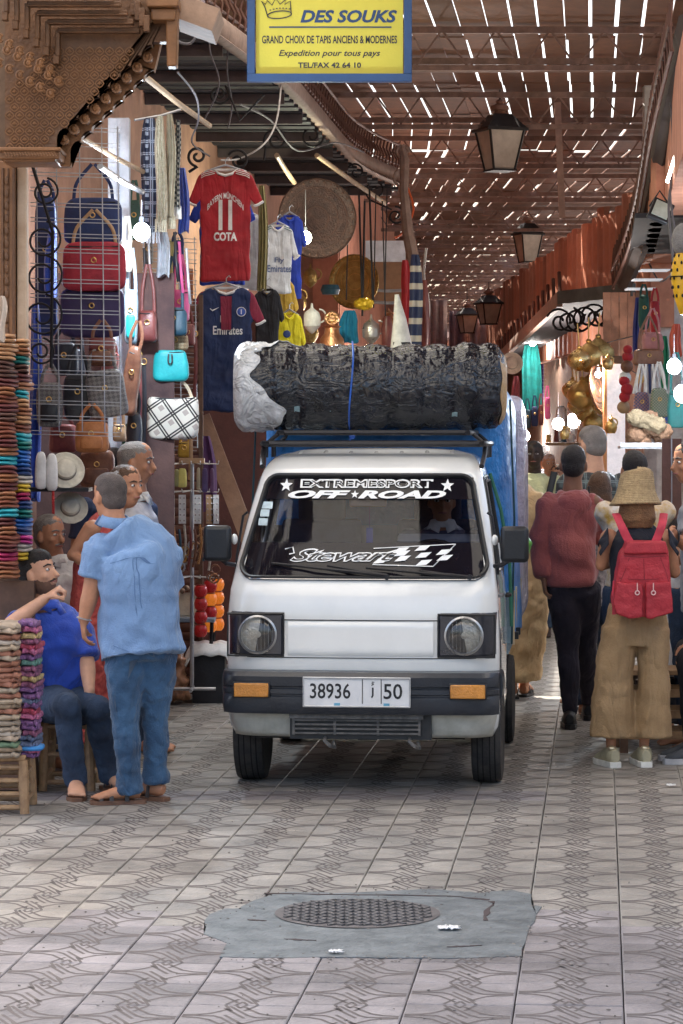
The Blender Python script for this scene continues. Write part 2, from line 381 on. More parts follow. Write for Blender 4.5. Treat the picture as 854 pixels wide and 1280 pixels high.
for i in range(-9, 10):
    for j in range(-9, 10):
        x, y = i * .033, j * .033
        if math.hypot(x, y) > .285: continue
        mb = MB(); mb.box((x, y, .0065), (.034, .013, .006), rot=math.radians(45 if (i + j) % 2 else -45)); mb.build("tread_bar", M("worn_tread", (.075, .07, .07), .6, col2=(.13, .12, .118)), mh, smooth=False); k += 1
for a, b, dx in (((330, 1118), (560, 1121), 0), ((560, 1121), (612, 1126), 0), ((355, 1175), (395, 1177), 0), ((560, 1185), (604, 1183), 0), ((308, 1151), (332, 1152), 0), ((616, 1128), (606, 1152), 0)):
    pa, pb = G(*a) + V(0, 0, .0038), G(*b) + V(0, 0, .0038); pts = [pa.lerp(pb, t / 10) + V(R.uniform(-.008, .008), R.uniform(-.006, .006), 0) for t in range(11)]
    mb = MB(); mb.tube(pts, [(.004 + .012 * R.random(), .0012) for _ in pts], 5, side=(0, 1, 0)); tagged = mb.build("crack", M("crack_dark", (.05, .035, .035), .9), patch)
grit = MB()
for i in range(420):
    c = G(R.uniform(-20, 874), R.uniform(1000, 1290)) if i > 160 else G(*[a_ + R.uniform(-5, 5) for a_ in R.choice(poly)]); c.z = .003; r_ = R.uniform(.0015, .005); grit.ball(c, (r_ * R.uniform(.8, 2.2), r_, r_ * .6), 5, 3, Matrix.Rotation(R.random() * 3, 3, 'Z'))
gr_ = stuff(grit.build("grit", M("dark_grit", (.05, .042, .038), .9, scale=.8, col2=(.30, .27, .24), worldc=True))); gr_['label'] = "loose grit and crumbs scattered over the paving and round the concrete patch"; gr_['category'] = "grit"
def paper(px, py, r, lab):
    c = G(px, py); mb = MB(); mb.grid(lambda u, v: (((u - .5) * r * 2.2 + .012 * noise.noise(V(u * 5, v * 5, px))), (v - .5) * r * 1.5, .012 + .010 * noise.noise(V(u * 7, v * 7, py))), 8, 8)
    tag(mb.build("paper_scrap", WHITE, loc=c, solid=.002), lab, "litter")
paper(561, 1163, .035, "crumpled white paper scrap lying on the concrete patch"); paper(420, 1193, .022, "small flat white scrap at the front edge of the concrete patch")
paper(839, 984, .02, "small white scrap on the paving near the dark sneaker")

# ================================================================== walls
LWO = .5
PINK = M("salmon_plaster", (.34, .165, .11), .85, scale=2.2, col2=(.46, .25, .17), bump=.4, bscale=25); PINKD = M("terracotta_plaster", (.50, .20, .13), .85, scale=3, col2=(.62, .30, .2), bump=.4, bscale=20)
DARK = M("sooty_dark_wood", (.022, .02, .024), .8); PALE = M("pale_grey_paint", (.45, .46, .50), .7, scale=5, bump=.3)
def wall_seg(mb, a, b, z0, z1, t=.3, side=-1):
    a, b = V(*a, 0), V(*b, 0); d = (b - a).normalized(); n = V(-d.y, d.x, 0) * t * (1 if side < 0 else -1)
    mb.prism([(0, z0), ((b - a).length, z0), ((b - a).length, z1), (0, z1)], 0, 1, lambda q: a + d * q.x + n * q.y + V(0, 0, q.z))
lw = MB(); wall_seg(lw, (wallx(14.5) - LWO, 14.5), (wallx(32) - LWO, 32), 0, 6.2); wall_seg(lw, (wallx(32) - LWO - .05, 32.0), (wallx(32) + .02, 32.15), 0, 6.2)
tag(lw.build("shop_wall", PINK, base=V(wallx(23), 23, 0), fix=True, smooth=False), "long salmon plaster wall behind the hanging bags and jerseys on the left", "wall")
lw = MB(); wall_seg(lw, (wallx(32), 32), (1.0, 50), 0, 5.9); wall_seg(lw, (1.0, 50), (1.4, 95), 0, 5.9)
tag(lw.build("shop_wall", PINKD, base=V(.5, 50, 0), fix=True, smooth=False), "terracotta wall on the left side of the far street behind the van roll", "wall")
# near left wall behind the portal and the dark shop interior
lw = MB(); wall_seg(lw, (-3.6, 14.4), (wallx(14.35) - .02, 14.4), 0, 6.2); tag(lw.build("shop_wall", M("dim_brown_plaster", (.14, .09, .06), .9), base=V(-2.6, 14.4, 0), fix=True, smooth=False), "dim brown wall behind the carved portal at the left edge", "wall")
# right side: upper wall of fluted terracotta panels
rx = lambda Y: .53 + .095 * Y
rt = thing("fluted_wall", "terracotta upper wall of tall fluted boards above the right hand shops", "wall", (3.3, 40, 0))
pts = [(rx(15), 15), (rx(22), 22), (3.25, 28.6), (3.12, 38), (2.97, 50), (3.0, 66), (3.3, 95)]
mb = MB()
for a, b in zip(pts, pts[1:]): wall_seg(mb, a, b, 2.95 if a[1] > 28 else 3.62, 4.4, .25, side=1)
for v in mb.v: v -= V(3.3, 40, 0)
mb.build("wall_core", PINKD, rt, fix=True, smooth=False)
PB = M("terracotta_board", (.42, .155, .085), .7, scale=2.5, col2=(.58, .26, .16), rnd=.3)
for a, b in zip(pts[1:], pts[2:]):
    a, b = V(*a, 0), V(*b, 0); L_ = (b - a).length; n = int(L_ / .62)
    for i in range(n):
        c = a.lerp(b, (i + .5) / n); d = (b - a).normalized(); nn = V(-d.y, d.x, 0)
        if nn.x > 0: nn = -nn
        z1 = 4.42 + R.uniform(-.05, .12); mb = MB(); w = L_ / n * R.uniform(.62, .9)
        prof = [(-w / 2, .0), (-w / 2, .07), (-w * .25, .11), (w * .25, .11), (w / 2, .07), (w / 2, 0)]
        o = [c + d * x + nn * y for x, y in prof]
        zb_ = 3.6 if c.y < 28.6 else 2.9; mb.add([p + V(0, 0, zb_) for p in o] + [p + V(0, 0, z1) for p in o], [(k, k + 1, k + 7, k + 6) for k in range(5)] + [(0, 1, 2, 3, 4, 5), (6, 7, 8, 9, 10, 11)])
        mb.build("board", PB, rt, base=c + V(0, 0, 0) - V(0, 0, 0), fix=True).location = c - V(3.3, 40, 0)
# lower walls on the right
mb = MB(); wall_seg(mb, (3.25 + .05, 28.9), (3.17, 38), 0, 2.95, .25, side=1); wall_seg(mb, (3.17, 38), (3.02, 50), 0, 2.95, .25, side=1); wall_seg(mb, (3.02, 50), (3.3, 95), 0, 2.95, .25, side=1)
tag(mb.build("shop_wall", M("dusty_brown_wall", (.20, .12, .085), .85, col2=(.3, .19, .13)), base=V(3.1, 45, 0), fix=True, smooth=False), "brown lower wall of the far right hand shops", "wall")
mb = MB(); wall_seg(mb, (3.2, 28.7), (6.5, 28.7), 0, 6.2, .2, side=-1)
tag(mb.build("shop_wall", M("cream_shop_wall", (.62, .60, .58), .8), base=V(4.5, 28.7, 0), fix=True, smooth=False), "pale cross wall of the lit shop at the right edge", "wall")
mb = MB(); wall_seg(mb, (4.4, 9), (4.9, 28.7), 0, 2.9, .25, side=1)
tag(mb.build("shop_wall", M("cream_shop_wall", (.5, .4, .3), .8), base=V(4.6, 20, 0), fix=True, smooth=False), "back wall of the shops along the right edge", "wall")
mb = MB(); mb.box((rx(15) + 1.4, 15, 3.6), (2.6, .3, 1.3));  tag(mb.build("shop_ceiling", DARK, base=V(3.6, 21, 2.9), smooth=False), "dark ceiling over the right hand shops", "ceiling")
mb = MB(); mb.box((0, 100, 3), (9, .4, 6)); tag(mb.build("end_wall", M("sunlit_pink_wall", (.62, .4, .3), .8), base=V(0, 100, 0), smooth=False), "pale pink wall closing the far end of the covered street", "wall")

# ================================================================== roof
roof = thing("slatted_roof", "long brown roof of narrow boards with light breaking through the gaps", "roof", (1.5, 40, 0))
RB = M("roof_board", (.12, .05, .027), .75, scale=5, col2=(.20, .09, .052), rnd=.25)
ROOFZ = 5.5
def cen(Y):       # street centre line
    return (.095 * Y - .2) if Y < 33 else 2.935 - .02 * (Y - 33)
def cdir(Y): return V(.095, 1, 0).normalized() if Y < 33 else V(-.02, 1, 0).normalized()
bm_solid = MB(); base = V(1.5, 40, 0)
CANV = bpy.data.materials.new("light_diffusing_canvas"); CANV.use_nodes = True; nt = CANV.node_tree; tb_ = nt.nodes.new("ShaderNodeBsdfTranslucent"); tb_.inputs[0].default_value = (.57, .55, .51, 1); mx_ = nt.nodes.new("ShaderNodeMixShader"); mx_.inputs[0].default_value = .6
pb_ = nt.nodes["Principled BSDF"]; pb_.inputs["Base Color"].default_value = (.6, .55, .45, 1); pb_.inputs["Roughness"].default_value = .9; nt.links.new(pb_.outputs[0], mx_.inputs[1]); nt.links.new(tb_.outputs[0], mx_.inputs[2]); nt.links.new(mx_.outputs[0], nt.nodes["Material Output"].inputs[0])
for Y0 in (5.2, 8.5, 11.8, 15.1, 18.4):     # unseen translucent canvas added over the nearest bays for soft warm light
    for xa, xb in ((-4.6, -.75), (1.15, 3.9)):
        mb = MB(); mb.grid(lambda u, v: V(cen(Y0 + 1.6) + lerp(xa, xb, u), Y0 + 3.32 * v, ROOFZ + .12 - .10 * math.sin(u * math.pi) - .05 * math.sin(v * math.pi)) - base, 12, 8); mb.build("canvas_sheet", CANV, roof)
    for i in range(8):  # unseen dark centre boards added to keep windscreen and roll reflections dark
        c = V(cen(Y0 + 1.6) - .65 + i * .25, Y0 + 1.6, ROOFZ + .05 + .012 * (i % 2)) - base; mb = MB(); mb.bar(c - cdir(Y0) * 1.7, c + cdir(Y0) * 1.7, .252, .02); mb.build("roof_board", RB, roof, smooth=False)
bw = .235
for bay in range(4):
    Y0 = 22 + bay * 3.3; Y1 = Y0 + 3.3
    for i in range(-13, 15):
        y = Y0
        w0 = R.choice([.235, .231, .226, .221, .214, .207])
        if bay < 2 and i > -4 and R.random() < .6: w0 = R.uniform(.200, .222)
        o1 = V(cen(Y0) + i * bw, Y0 - .1, ROOFZ + .01 * ((bay + i) % 2)); o2 = V(cen(Y1) + i * bw, Y1 + .05, ROOFZ + .01 * ((bay + i) % 2))
        mb = MB(); wA = w0; wB = max(.2, w0 + R.uniform(-.02, .008)); mid = o1.lerp(o2, R.uniform(.3, .7)); bow = R.uniform(-.006, .006)
        for (a, b, w1, w2) in ((o1, mid, wA, (wA + wB) / 2 - .003), (mid, o2, (wA + wB) / 2 - .003, wB)):
            x = V(1, 0, 0); t = V(0, 0, .02); pts8 = [a - x * w1 / 2, a + x * w1 / 2, b + x * w2 / 2, b - x * w2 / 2]
            mb.add(pts8 + [p + t for p in pts8], [(3, 2, 1, 0), (4, 5, 6, 7), (0, 1, 5, 4), (1, 2, 6, 5), (2, 3, 7, 6), (3, 0, 4, 7)])
        for v in mb.v: v -= (o1 + V(bow, 0, 0))
        ob = mb.build("roof_board", RB, roof, smooth=False); ob.location = o1 - base
mb = bm_solid
for v in mb.v: v -= base
for i in range(-14, 15):            # far boards: short irregular pieces with holes
    Y0 = 35.2 + R.random() * .5
    while Y0 < 96:
        far = Y0 > 50; ln = R.uniform(.5, 1.5) if not far else R.uniform(.35, 1.1); r = R.random(); w0 = R.uniform(.226, .236) if r < (.6 if far else .72) else R.uniform(.16, .215)
        if far and i > -6 and r > .93: w0 = .08
        c = V(cen(Y0) + i * bw + R.uniform(-.012, .012), Y0 + ln / 2, ROOFZ + .015 * R.random()) - base; d = cdir(Y0) * (ln / 2 + .01); g_ = R.uniform(.0, .05) if not far else R.choice([0, .03, .1, .2]); mb.bar(c - d, c + d, w0, .02); Y0 += ln + g_
stuff(mb.build("roof_boards", RB, roof, smooth=False))
TR = M("dusty_truss_steel", (.20, .12, .09), .6, .2, col2=(.3, .18, .14))
Y0 = 19.6; k = 0
while Y0 < 94:
    c = V(cen(Y0), Y0, 0) - base; hw = 3.4; mb = MB(); zt = ROOFZ - .06; zb = ROOFZ - .40 if k % 2 == 0 else ROOFZ - .14; n = 14
    mb.bar(c + V(-hw, 0, zt), c + V(hw, .0, zt), .05, .06); mb.bar(c + V(-hw, 0, zb), c + V(hw, 0, zb), .05, .05)
    if k % 2 == 0:
        for i in range(n):
            x0 = -hw + 2 * hw * i / n; x1 = -hw + 2 * hw * (i + 1) / n; xm = (x0 + x1) / 2
            mb.bar(c + V(x0, 0, zb), c + V(xm, 0, zt), .018); mb.bar(c + V(xm, 0, zt), c + V(x1, 0, zb), .018)
    mb.build("truss", TR, roof, smooth=False); Y0 += R.uniform(1.9, 2.9) if Y0 < 60 else 3.6; k += 1
mb = MB(); a = P(697, 128, 30); b = P(703, 272, 30); mb.bar(a, b, .07, .04)
tag(mb.build("hanging_post", M("pale_wood_pole", (.42, .26, .2), .6), base=a), "slender pale wooden post hanging from the middle of the roof", "post")
# terracotta fascia left of the far street, closing the roof sides
for sx_, lab in ((-1, "dark side wall closing the gap between roof and left shops"), (1, "dark side wall closing the gap between roof and right shops")):
    mb = MB()
    for Ya, Yb in ((10, 22), (22, 33), (33, 60), (60, 96)):
        a = (cen(Ya) + sx_ * 3.35, Ya); b = (cen(Yb) + sx_ * 3.35, Yb); wall_seg(mb, a, b, 5.0 if sx_ > 0 else 5.3, 5.62, .1, side=1)
    tag(mb.build("roof_fascia", TR, base=V(0, 40, 5.3), fix=True, smooth=False), lab, "fascia")
# far sunlit glow comes from the open end of the roof
# ================================================================== people
def skin(name, c, c2=None): return M(name, c, .5, var=.12, scale=14, bump=.12, bscale=90, col2=c2, spec=.4)
SK_T = skin("skin_tan", (.46, .215, .12)); SK_L = skin("skin_fair", (.60, .33, .215)); SK_D = skin("skin_dark", (.05, .028, .022)); SK_B = skin("skin_brown", (.24, .115, .07))
HAIRB = M("black_hair", (.014, .011, .012), .55, bump=.8, bscale=220, var=.5); HAIRG = M("grey_hair", (.16, .14, .13), .6, bump=.8, bscale=220, col2=(.32, .29, .27)); HAIRBR = M("brown_hair", (.06, .028, .014), .5, bump=.8, bscale=160, col2=(.16, .08, .04))
HAIRS = M("cropped_hair", (.07, .055, .05), .7, bump=.8, bscale=250, col2=(.14, .11, .1)); EYEW = M("eye_white", (.7, .68, .65), .3, bump=0); EYED = M("eye_dark", (.03, .015, .01), .2, bump=0); LIP = M("lip", (.33, .12, .10), .5, bump=0)
def lerp(a, b, t): return a + (b - a) * t
class Man:
    def __init__(s, base, h, face, g=1.0, limb=1.0):
        s.h = h; s.g = g; s.limb = limb; s.base = Vector(base); a = math.radians(face); s.fwd = V(math.sin(a), -math.cos(a), 0); s.left = V(math.cos(a), math.sin(a), 0); s.look = s.fwd.copy(); s.hup = V(0, 0, 1)
        b, l, f = s.base, s.left, s.fwd; J = s.J = {}
        def p(x, y, z): return b + l * (x * h) + f * (y * h) + V(0, 0, z * h)
        s.p = p
        J['pel'] = p(0, 0, .54); J['chest'] = p(0, -.005, .72); J['neck'] = p(0, -.01, .835); J['head'] = p(0, .012, .925)
        for sd_, k in ((1, 'l'), (-1, 'r')):
            J['sh_' + k] = p(.108 * sd_, -.008, .805); J['el_' + k] = p(.138 * sd_, -.015, .63); J['wr_' + k] = p(.148 * sd_, .03, .485)
            J['hip_' + k] = p(.052 * sd_, 0, .505); J['kn_' + k] = p(.06 * sd_, .012, .28); J['an_' + k] = p(.066 * sd_, -.01, .045)
    def world(s, **k):
        for a, b in k.items(): s.J[a] = Vector(b)
        return s
    # volumes ---------------------------------------------------------
    def torso(s, mb, e=0., low=.0, top=True, belly=0., hemflare=0., sh=1.):
        J = s.J; k = s.h / 1.75 * s.g; side = (J['sh_l'] - J['sh_r']).normalized(); up = (J['chest'] - J['pel']).normalized()
        W_ = lerp(J['pel'], J['chest'], .5) + s.fwd * belly * .5; sc = lerp(J['sh_l'], J['sh_r'], .5)
        pts = [J['pel'] - up * (.09 + low), J['pel'] - up * .02 + s.fwd * belly * .35, W_, J['chest'] + s.fwd * belly * .2, lerp(J['chest'], sc, .75), sc + up * .0, lerp(sc, J['neck'], .75)]
        rr = [(.150 + hemflare, .105 + hemflare), (.163, .116 + belly * .35), (.150 + belly * .1, .110 + belly * .5), (.168, .115 + belly * .2), (.165 * sh, .10), (.128 * sh, .074), (.070, .058)]
        mb.tube(pts, [(a * k + e, b * k + e) for a, b in rr], 18, side=side)
    def headv(s, mb):
        J = s.J; c = J['head']; f = (s.look - s.hup * s.look.dot(s.hup)).normalized(); u = s.hup; l = f.cross(u) * -1; q = s.h / 1.75; s.hf, s.hl = f, l
        prof = [(-.118, .048, .022, .024), (-.105, .040, .040, .046), (-.075, .024, .056, .070), (-.045, .014, .064, .082), (-.015, .006, .069, .090), (.02, .0, .0735, .095), (.05, -.002, .0735, .096), (.078, -.006, .064, .085), (.10, -.010, .046, .062), (.112, -.012, .02, .03)]
        mb.tube([c + u * a * q + f * b * q for a, b, _, _ in prof], [(x * q, y * q) for _, _, x, y in prof], 20, side=l)
        mb.tube([c + u * .01 * q + f * .088 * q, c + u * -.018 * q + f * .102 * q, c + u * -.036 * q + f * .112 * q, c + u * -.05 * q + f * .092 * q], [.009 * q, .012 * q, .017 * q, .012 * q], 8, side=l)
        mb.tube([c + l * -.045 * q + f * .072 * q + u * .022 * q, c + f * .091 * q + u * .026 * q, c + l * .045 * q + f * .072 * q + u * .022 * q], .010 * q, 8)
        mb.tube([c + l * -.022 * q + f * .082 * q + u * -.068 * q, c + f * .093 * q + u * -.066 * q, c + l * .022 * q + f * .082 * q + u * -.068 * q], .010 * q, 8)
        for t in (-1, 1):
            rot = Matrix((l * t, f, u)).transposed(); mb.ball(c + l * (t * .078 * q) + u * (-.016 * q) - f * .004 * q, (.010 * q, .019 * q, .033 * q), 10, 7, rot)
            mb.ball(c + l * (t * .04 * q) + u * (-.03 * q) + f * .062 * q, .022 * q, 8, 6)
        mb.tube([J['neck'] - u * .03, lerp(J['neck'], c, .4) - f * .004, c - u * .04 * q - f * .012 * q], [(.066 * q, .062 * q), (.055 * q, .056 * q), (.055 * q, .058 * q)], 14, side=l)
    def hand(s, mb, k, d=None, nrm=None, curl=.5, scale=1.):
        J = s.J; w = J['wr_' + k]; q = s.h / 1.75 * scale; d = Vector(d).normalized() if d is not None else (w - J['el_' + k]).normalized()
        n = Vector(nrm) if nrm is not None else (s.left * (-1 if k == 'l' else 1)); n = (n - d * n.dot(d)).normalized(); sx = d.cross(n).normalized()     # n = palm normal
        if sx.dot(s.fwd) < 0: sx = -sx                                                     # thumb side
        mb.tube([w - d * .03, w, w + d * .045 * q, w + d * .09 * q], [(.026 * q, .020 * q), (.029 * q, .018 * q), (.041 * q, .015 * q), (.040 * q, .012 * q)], 12, side=sx)
        ln = [.072, .080, .075, .058]
        for i in range(4):
            r0 = w + d * (.086 - .006 * abs(i - 1.3)) * q + sx * ((.030 - .0205 * i) * q); p_ = [r0 - d * .012, r0]; ang = .18; L_ = ln[i] * q
            for j, fr_ in enumerate((.45, .3, .25)):
                ang += curl * (.75 + .12 * i) * (.8 if j == 0 else 1.); p_.append(p_[-1] + (d * math.cos(ang) + n * math.sin(ang)) * L_ * fr_)
            mb.tube(p_, [.0098 * q, .0100 * q, .0092 * q, .0085 * q, .0068 * q], 8)
        t0 = w + d * .018 * q + sx * .022 * q; mb.tube([t0, t0 + (d * .7 + sx * .6 + n * .25).normalized() * .038 * q, t0 + (d * .7 + sx * .6 + n * .25).normalized() * .038 * q + (d * .9 + sx * .15 + n * (.2 + curl * .7)).normalized() * .034 * q, t0 + (d * .7 + sx * .6 + n * .25).normalized() * .038 * q + (d * .85 + n * (.25 + curl)).normalized() * .058 * q], [.014 * q, .0125 * q, .0105 * q, .008 * q], 8)
    def arm(s, mb, k, e=0., frac=1., end=0.):
        J = s.J; q = s.h / 1.75 * s.limb; a, b, c = J['sh_' + k] - V(0, 0, .026), J['el_' + k], J['wr_' + k]
        pts = [a, lerp(a, b, .3), lerp(a, b, .6), b, lerp(b, c, .3), lerp(b, c, .65), c]; rr = [.058, .054, .047, .041, .041, .033, .026]
        tot = (b - a).length + (c - b).length; acc = 0; P2, R2 = [pts[0]], [rr[0] * q + e]
        for i in range(1, len(pts)):
            seg = (pts[i] - pts[i - 1]).length
            if acc + seg > frac * tot: t = max((frac * tot - acc) / seg, .05); P2.append(lerp(pts[i - 1], pts[i], t)); R2.append(lerp(rr[i - 1], rr[i], t) * q + e + end); break
            acc += seg; P2.append(pts[i]); R2.append(rr[i] * q + e + (end if i == len(pts) - 1 else 0))
        mb.tube(P2, R2, 14); mb.ball(a - V(0, 0, .008), .056 * q + e * .6)
        if frac > .5: mb.ball(b, .041 * q + e)
    def leg(s, mb, k, e=0., flare=0., stop=1.):
        J = s.J; q = s.h / 1.75 * s.limb; a, b, c = J['hip_' + k], J['kn_' + k], J['an_' + k]; c = lerp(b, c, stop)
        f = s.fwd
        pts = [a + (a - b).normalized() * .03, lerp(a, b, .25), lerp(a, b, .65), b, lerp(b, c, .3) - f * .012, lerp(b, c, .7), c]; rr = [.095, .093, .072, .056, .056, .042 + flare * .4, .037 + flare]
        mb.tube(pts, [r * q + e for r in rr], 16); mb.ball(b, .057 * q + e)
    def foot(s, mb, k, e=0., d=None):
        a = s.J['an_' + k]; q = s.h / 1.75; f = Vector(d).normalized() if d is not None else s.fwd; z = V(0, 0, 1); g = V(a.x, a.y, max(a.z - .078 * q, 0))
        mb.tube([g - f * .055 * q + z * .035 * q, g - f * .02 * q + z * .045 * q, g + f * .05 * q + z * .040 * q, g + f * .12 * q + z * .028 * q, g + f * .175 * q + z * .018 * q, g + f * .195 * q + z * .016 * q],
                [(.026 * q + e, .030 * q + e), (.034 * q + e, .042 * q + e), (.038 * q + e, .036 * q + e), (.046 * q + e, .024 * q + e), (.042 * q + e, .016 * q + e), (.02 * q, .010 * q)], 14, side=f.cross(z))
        if e == 0:
            for i in range(5):
                x = f.cross(z) * ((.036 - .018 * i) * q) * (1 if k == 'l' else -1); mb.tube([g + f * .15 * q + x + z * .014, g + f * (.205 - .008 * i) * q + x * 1.05 + z * .011], [.011 * q, .009 * q], 8)
        mb.tube([g + z * .03, a + z * .05], [.036 * q + e, .036 * q + e], 10)
    # assembly ----------------------------------------------------------
    def start(s, label, skinm, hands=None, voxel=.008, group=None, legs=True, arms=('l', 'r'), feet=True, cover_arm=0.):
        s.root = thing("person", label, "person", s.base, 0, group); mb = MB(); s.torso(mb, -.012); s.headv(mb)
        for k in arms:
            s.arm(mb, k)
            h = (hands or {}).get(k, {}); s.hand(mb, k, **h)
        if legs:
            for k in 'lr':
                s.leg(mb, k, -.006)
                if feet: s.foot(mb, k)
        for v in mb.v: v -= s.base
        s.body = blob("body", mb, skinm, s.root, voxel, 3); s.skinm = skinm
        return s
    def cloth(s, name, mat, mb, voxel=.011, disp=.02, dscale=.10, smooth=4):
        for v in mb.v: v -= s.base
        folds(mat); return blob(name, mb, mat, s.root, voxel, smooth, disp, dscale)
    def shirt(s, mat, kind='short', e=.018, low=.05, belly=0., name="shirt", arms=('l', 'r'), collar=None, disp=.022, voxel=.011, flare=.01, sh=1., ae=None, frac=None, dscale=.10):
        mb = MB(); s.torso(mb, e, low, belly=belly, hemflare=flare, sh=sh); ae = e * .7 if ae is None else ae
        for k in arms:
            if kind == 'short': s.arm(mb, k, ae, frac or .36, .012)
            elif kind == 'long': s.arm(mb, k, ae, frac or .97, .002)
        o = s.cloth(name, mat, mb, voxel, disp, dscale)
        if collar:
            mb = MB(); q = s.h / 1.75; n = s.J['neck']; l = (s.J['sh_l'] - s.J['sh_r']).normalized(); u = V(0, 0, 1)
            mb.tube([n - u * .028 - s.fwd * .0, n - u * .0 - s.fwd * .006, n + u * .022 - s.fwd * .01], [(.088 * q, .082 * q), (.075 * q, .072 * q), (.066 * q, .066 * q)], 18, side=l, cap=False)
            for t in (-1, 1):
                a = n + s.fwd * .066 * q + u * .012; mb.add([a + l * t * .008, a + l * t * .055 - s.fwd * .03 + u * .008, a + l * t * .066 - u * .035 + s.fwd * .006, a + l * t * .024 - u * .055 + s.fwd * .022], [(0, 1, 2, 3)])
            for v in mb.v: v -= s.base
            mb.build("collar", collar, s.root, solid=.006)
        return o
    def trousers(s, mat, e=.014, flare=0., stop=1., name="trousers", disp=.022, voxel=.012, hipe=.0, dscale=.10):
        mb = MB(); J = s.J; k = s.h / 1.75 * s.g; side = (J['hip_l'] - J['hip_r']).normalized(); up = (J['chest'] - J['pel']).normalized()
        mb.tube([J['pel'] - up * .10, J['pel'] - up * .03, J['pel'] + up * .07], [(.14 * k + e, .10 * k + e), (.158 * k + e + hipe, .112 * k + e + hipe), (.148 * k + e * .6, .105 * k + e * .6)], 18, side=side)
        for q in 'lr': s.leg(mb, q, e, flare, stop)
        return s.cloth(name, mat, mb, voxel, disp, dscale)
    def hair(s, mat, kind='short', voxel=.007):
        q = s.h / 1.75; c = s.J['head']; f, l, u = s.hf, s.hl, s.hup; rot = Matrix((l, f, u)).transposed(); mb = MB()
        mb.ball(c - f * .018 * q + u * .034 * q, (.0785 * q, .094 * q, .086 * q), 16, 12, rot)
        mb.ball(c - f * .040 * q - u * .015 * q, (.071 * q, .068 * q, .070 * q), 14, 10, rot)
        mb.ball(c + f * .002 * q + u * .050 * q, (.0735 * q, .0905 * q, .071 * q), 16, 12, rot)
        if kind == 'full': mb.ball(c + f * .012 * q + u * .062 * q, (.070 * q, .085 * q, .062 * q), 14, 10, rot)
        if kind == 'long': mb.tube([c - f * .03 * q + u * .03, c - f * .055 * q - u * .06, c - f * .06 * q - u * .16 * q, c - f * .055 * q - u * .21 * q], [(.085 * q, .075 * q), (.10 * q, .075 * q), (.112 * q, .055 * q), (.09 * q, .03 * q)], 16, side=l)
        for v in mb.v: v -= s.base
        return blob("hair", mb, mat, s.root, voxel, 2, .006, .02)
    def face(s, brow=HAIRB, beard=None, moustache=None, iris=EYED):
        q = s.h / 1.75; c = s.J['head'] - s.base; f, l, u = s.hf, s.hl, s.hup; rot = Matrix((l, f, u)).transposed()
        for t in (-1, 1):
            e = MB(); e.ball(c + l * t * .031 * q + f * .083 * q + u * .002 * q, (.0145 * q, .009 * q, .0075 * q), 12, 8, rot); eo = e.build("eye", EYEW, s.root)
            e = MB(); e.ball(c + l * t * .031 * q + f * .0895 * q + u * .002 * q, (.0065 * q, .004 * q, .0068 * q), 10, 6, rot); e.build("iris", iris, eo)
            e = MB(); e.tube([c + l * t * .012 * q + f * .096 * q + u * .022 * q, c + l * t * .032 * q + f * .092 * q + u * .028 * q, c + l * t * .052 * q + f * .074 * q + u * .021 * q], [(.004 * q, .0035), (.005 * q, .004), (.003 * q, .003)], 6); e.build("eyebrow", brow, s.root)
        e = MB(); e.tube([c + l * -.024 * q + f * .086 * q - u * .066 * q, c + f * .100 * q - u * .063 * q, c + l * .024 * q + f * .086 * q - u * .066 * q], [.003, (.006 * q, .006), .003], 8); e.build("mouth", LIP, s.root)
        if moustache:
            e = MB(); e.tube([c + l * -.032 * q + f * .083 * q - u * .060 * q, c + f * .103 * q - u * .050 * q, c + l * .032 * q + f * .083 * q - u * .060 * q], [.004, (.008 * q, .006), .004], 8); e.build("moustache", moustache, s.root)
        if beard:
            e = MB()
            for h0, b0, w0, d0 in ((-.119, .048, .024, .026), (-.105, .040, .0415, .0475), (-.085, .030, .0525, .0665)): pass
            e.tube([c + u * -.121 * q + f * .048 * q, c + u * -.106 * q + f * .040 * q, c + u * -.085 * q + f * .029 * q, c + u * -.068 * q + f * .020 * q, c - u * .045 * q + f * .008 * q], [(.02 * q, .023 * q), (.0425 * q, .0485 * q), (.0535 * q, .0665 * q), (.0605 * q, .074 * q), (.0665 * q, .070 * q)], 20, side=l)
            e.build("beard", beard, s.root)
        return s

# ---- man in the light blue shirt, seen from behind
DENIM = M("denim", (.016, .055, .125), .85, scale=5, col2=(.05, .13, .25), bump=.5, bscale=120, sheen=.2); DENIMD = M("dark_denim", (.018, .035, .07), .85, scale=5, col2=(.04, .07, .13), bump=.4, bscale=120)
BLUEC = M("light_blue_cotton", (.155, .27, .48), .8, scale=4, col2=(.20, .335, .56), bump=.35, bscale=150, sheen=.2)
LEATH = M("brown_leather", (.13, .06, .035), .55, col2=(.2, .1, .06)); DLEATH = M("dark_leather", (.03, .022, .02), .5)
YB = 13.45
m = Man(P(176, 1000, YB) * 1, 1.66, 213, 1.12, 1.12); m.base = V(P(176, 0, YB).x, YB, 0)
X = lambda px, py, dy=0.: P(px, py, YB + dy)
m.world(pel=X(178, 800), chest=X(175, 703), neck=X(143, 650, -.02), head=X(137, 619, .0), sh_l=X(127, 677, -.02), sh_r=X(207, 681, .02), el_l=X(113, 742, -.02), wr_l=X(104, 778, -.02),
        el_r=X(214, 742, .10), wr_r=X(205, 790, .28), hip_l=X(158, 822, .0), hip_r=X(194, 822, .05), kn_l=X(156, 905, -.02), kn_r=X(194, 900, .08), an_l=X(163, 992, 0), an_r=X(194, 978, .12))
m.look = V(-.60, .75, -.25).normalized()
m.start("man in a light blue short sleeved shirt and jeans seen from behind", SK_T, hands={'l': dict(d=(.05, .15, -1), nrm=(1, .2, 0), curl=.55)}, feet=False)
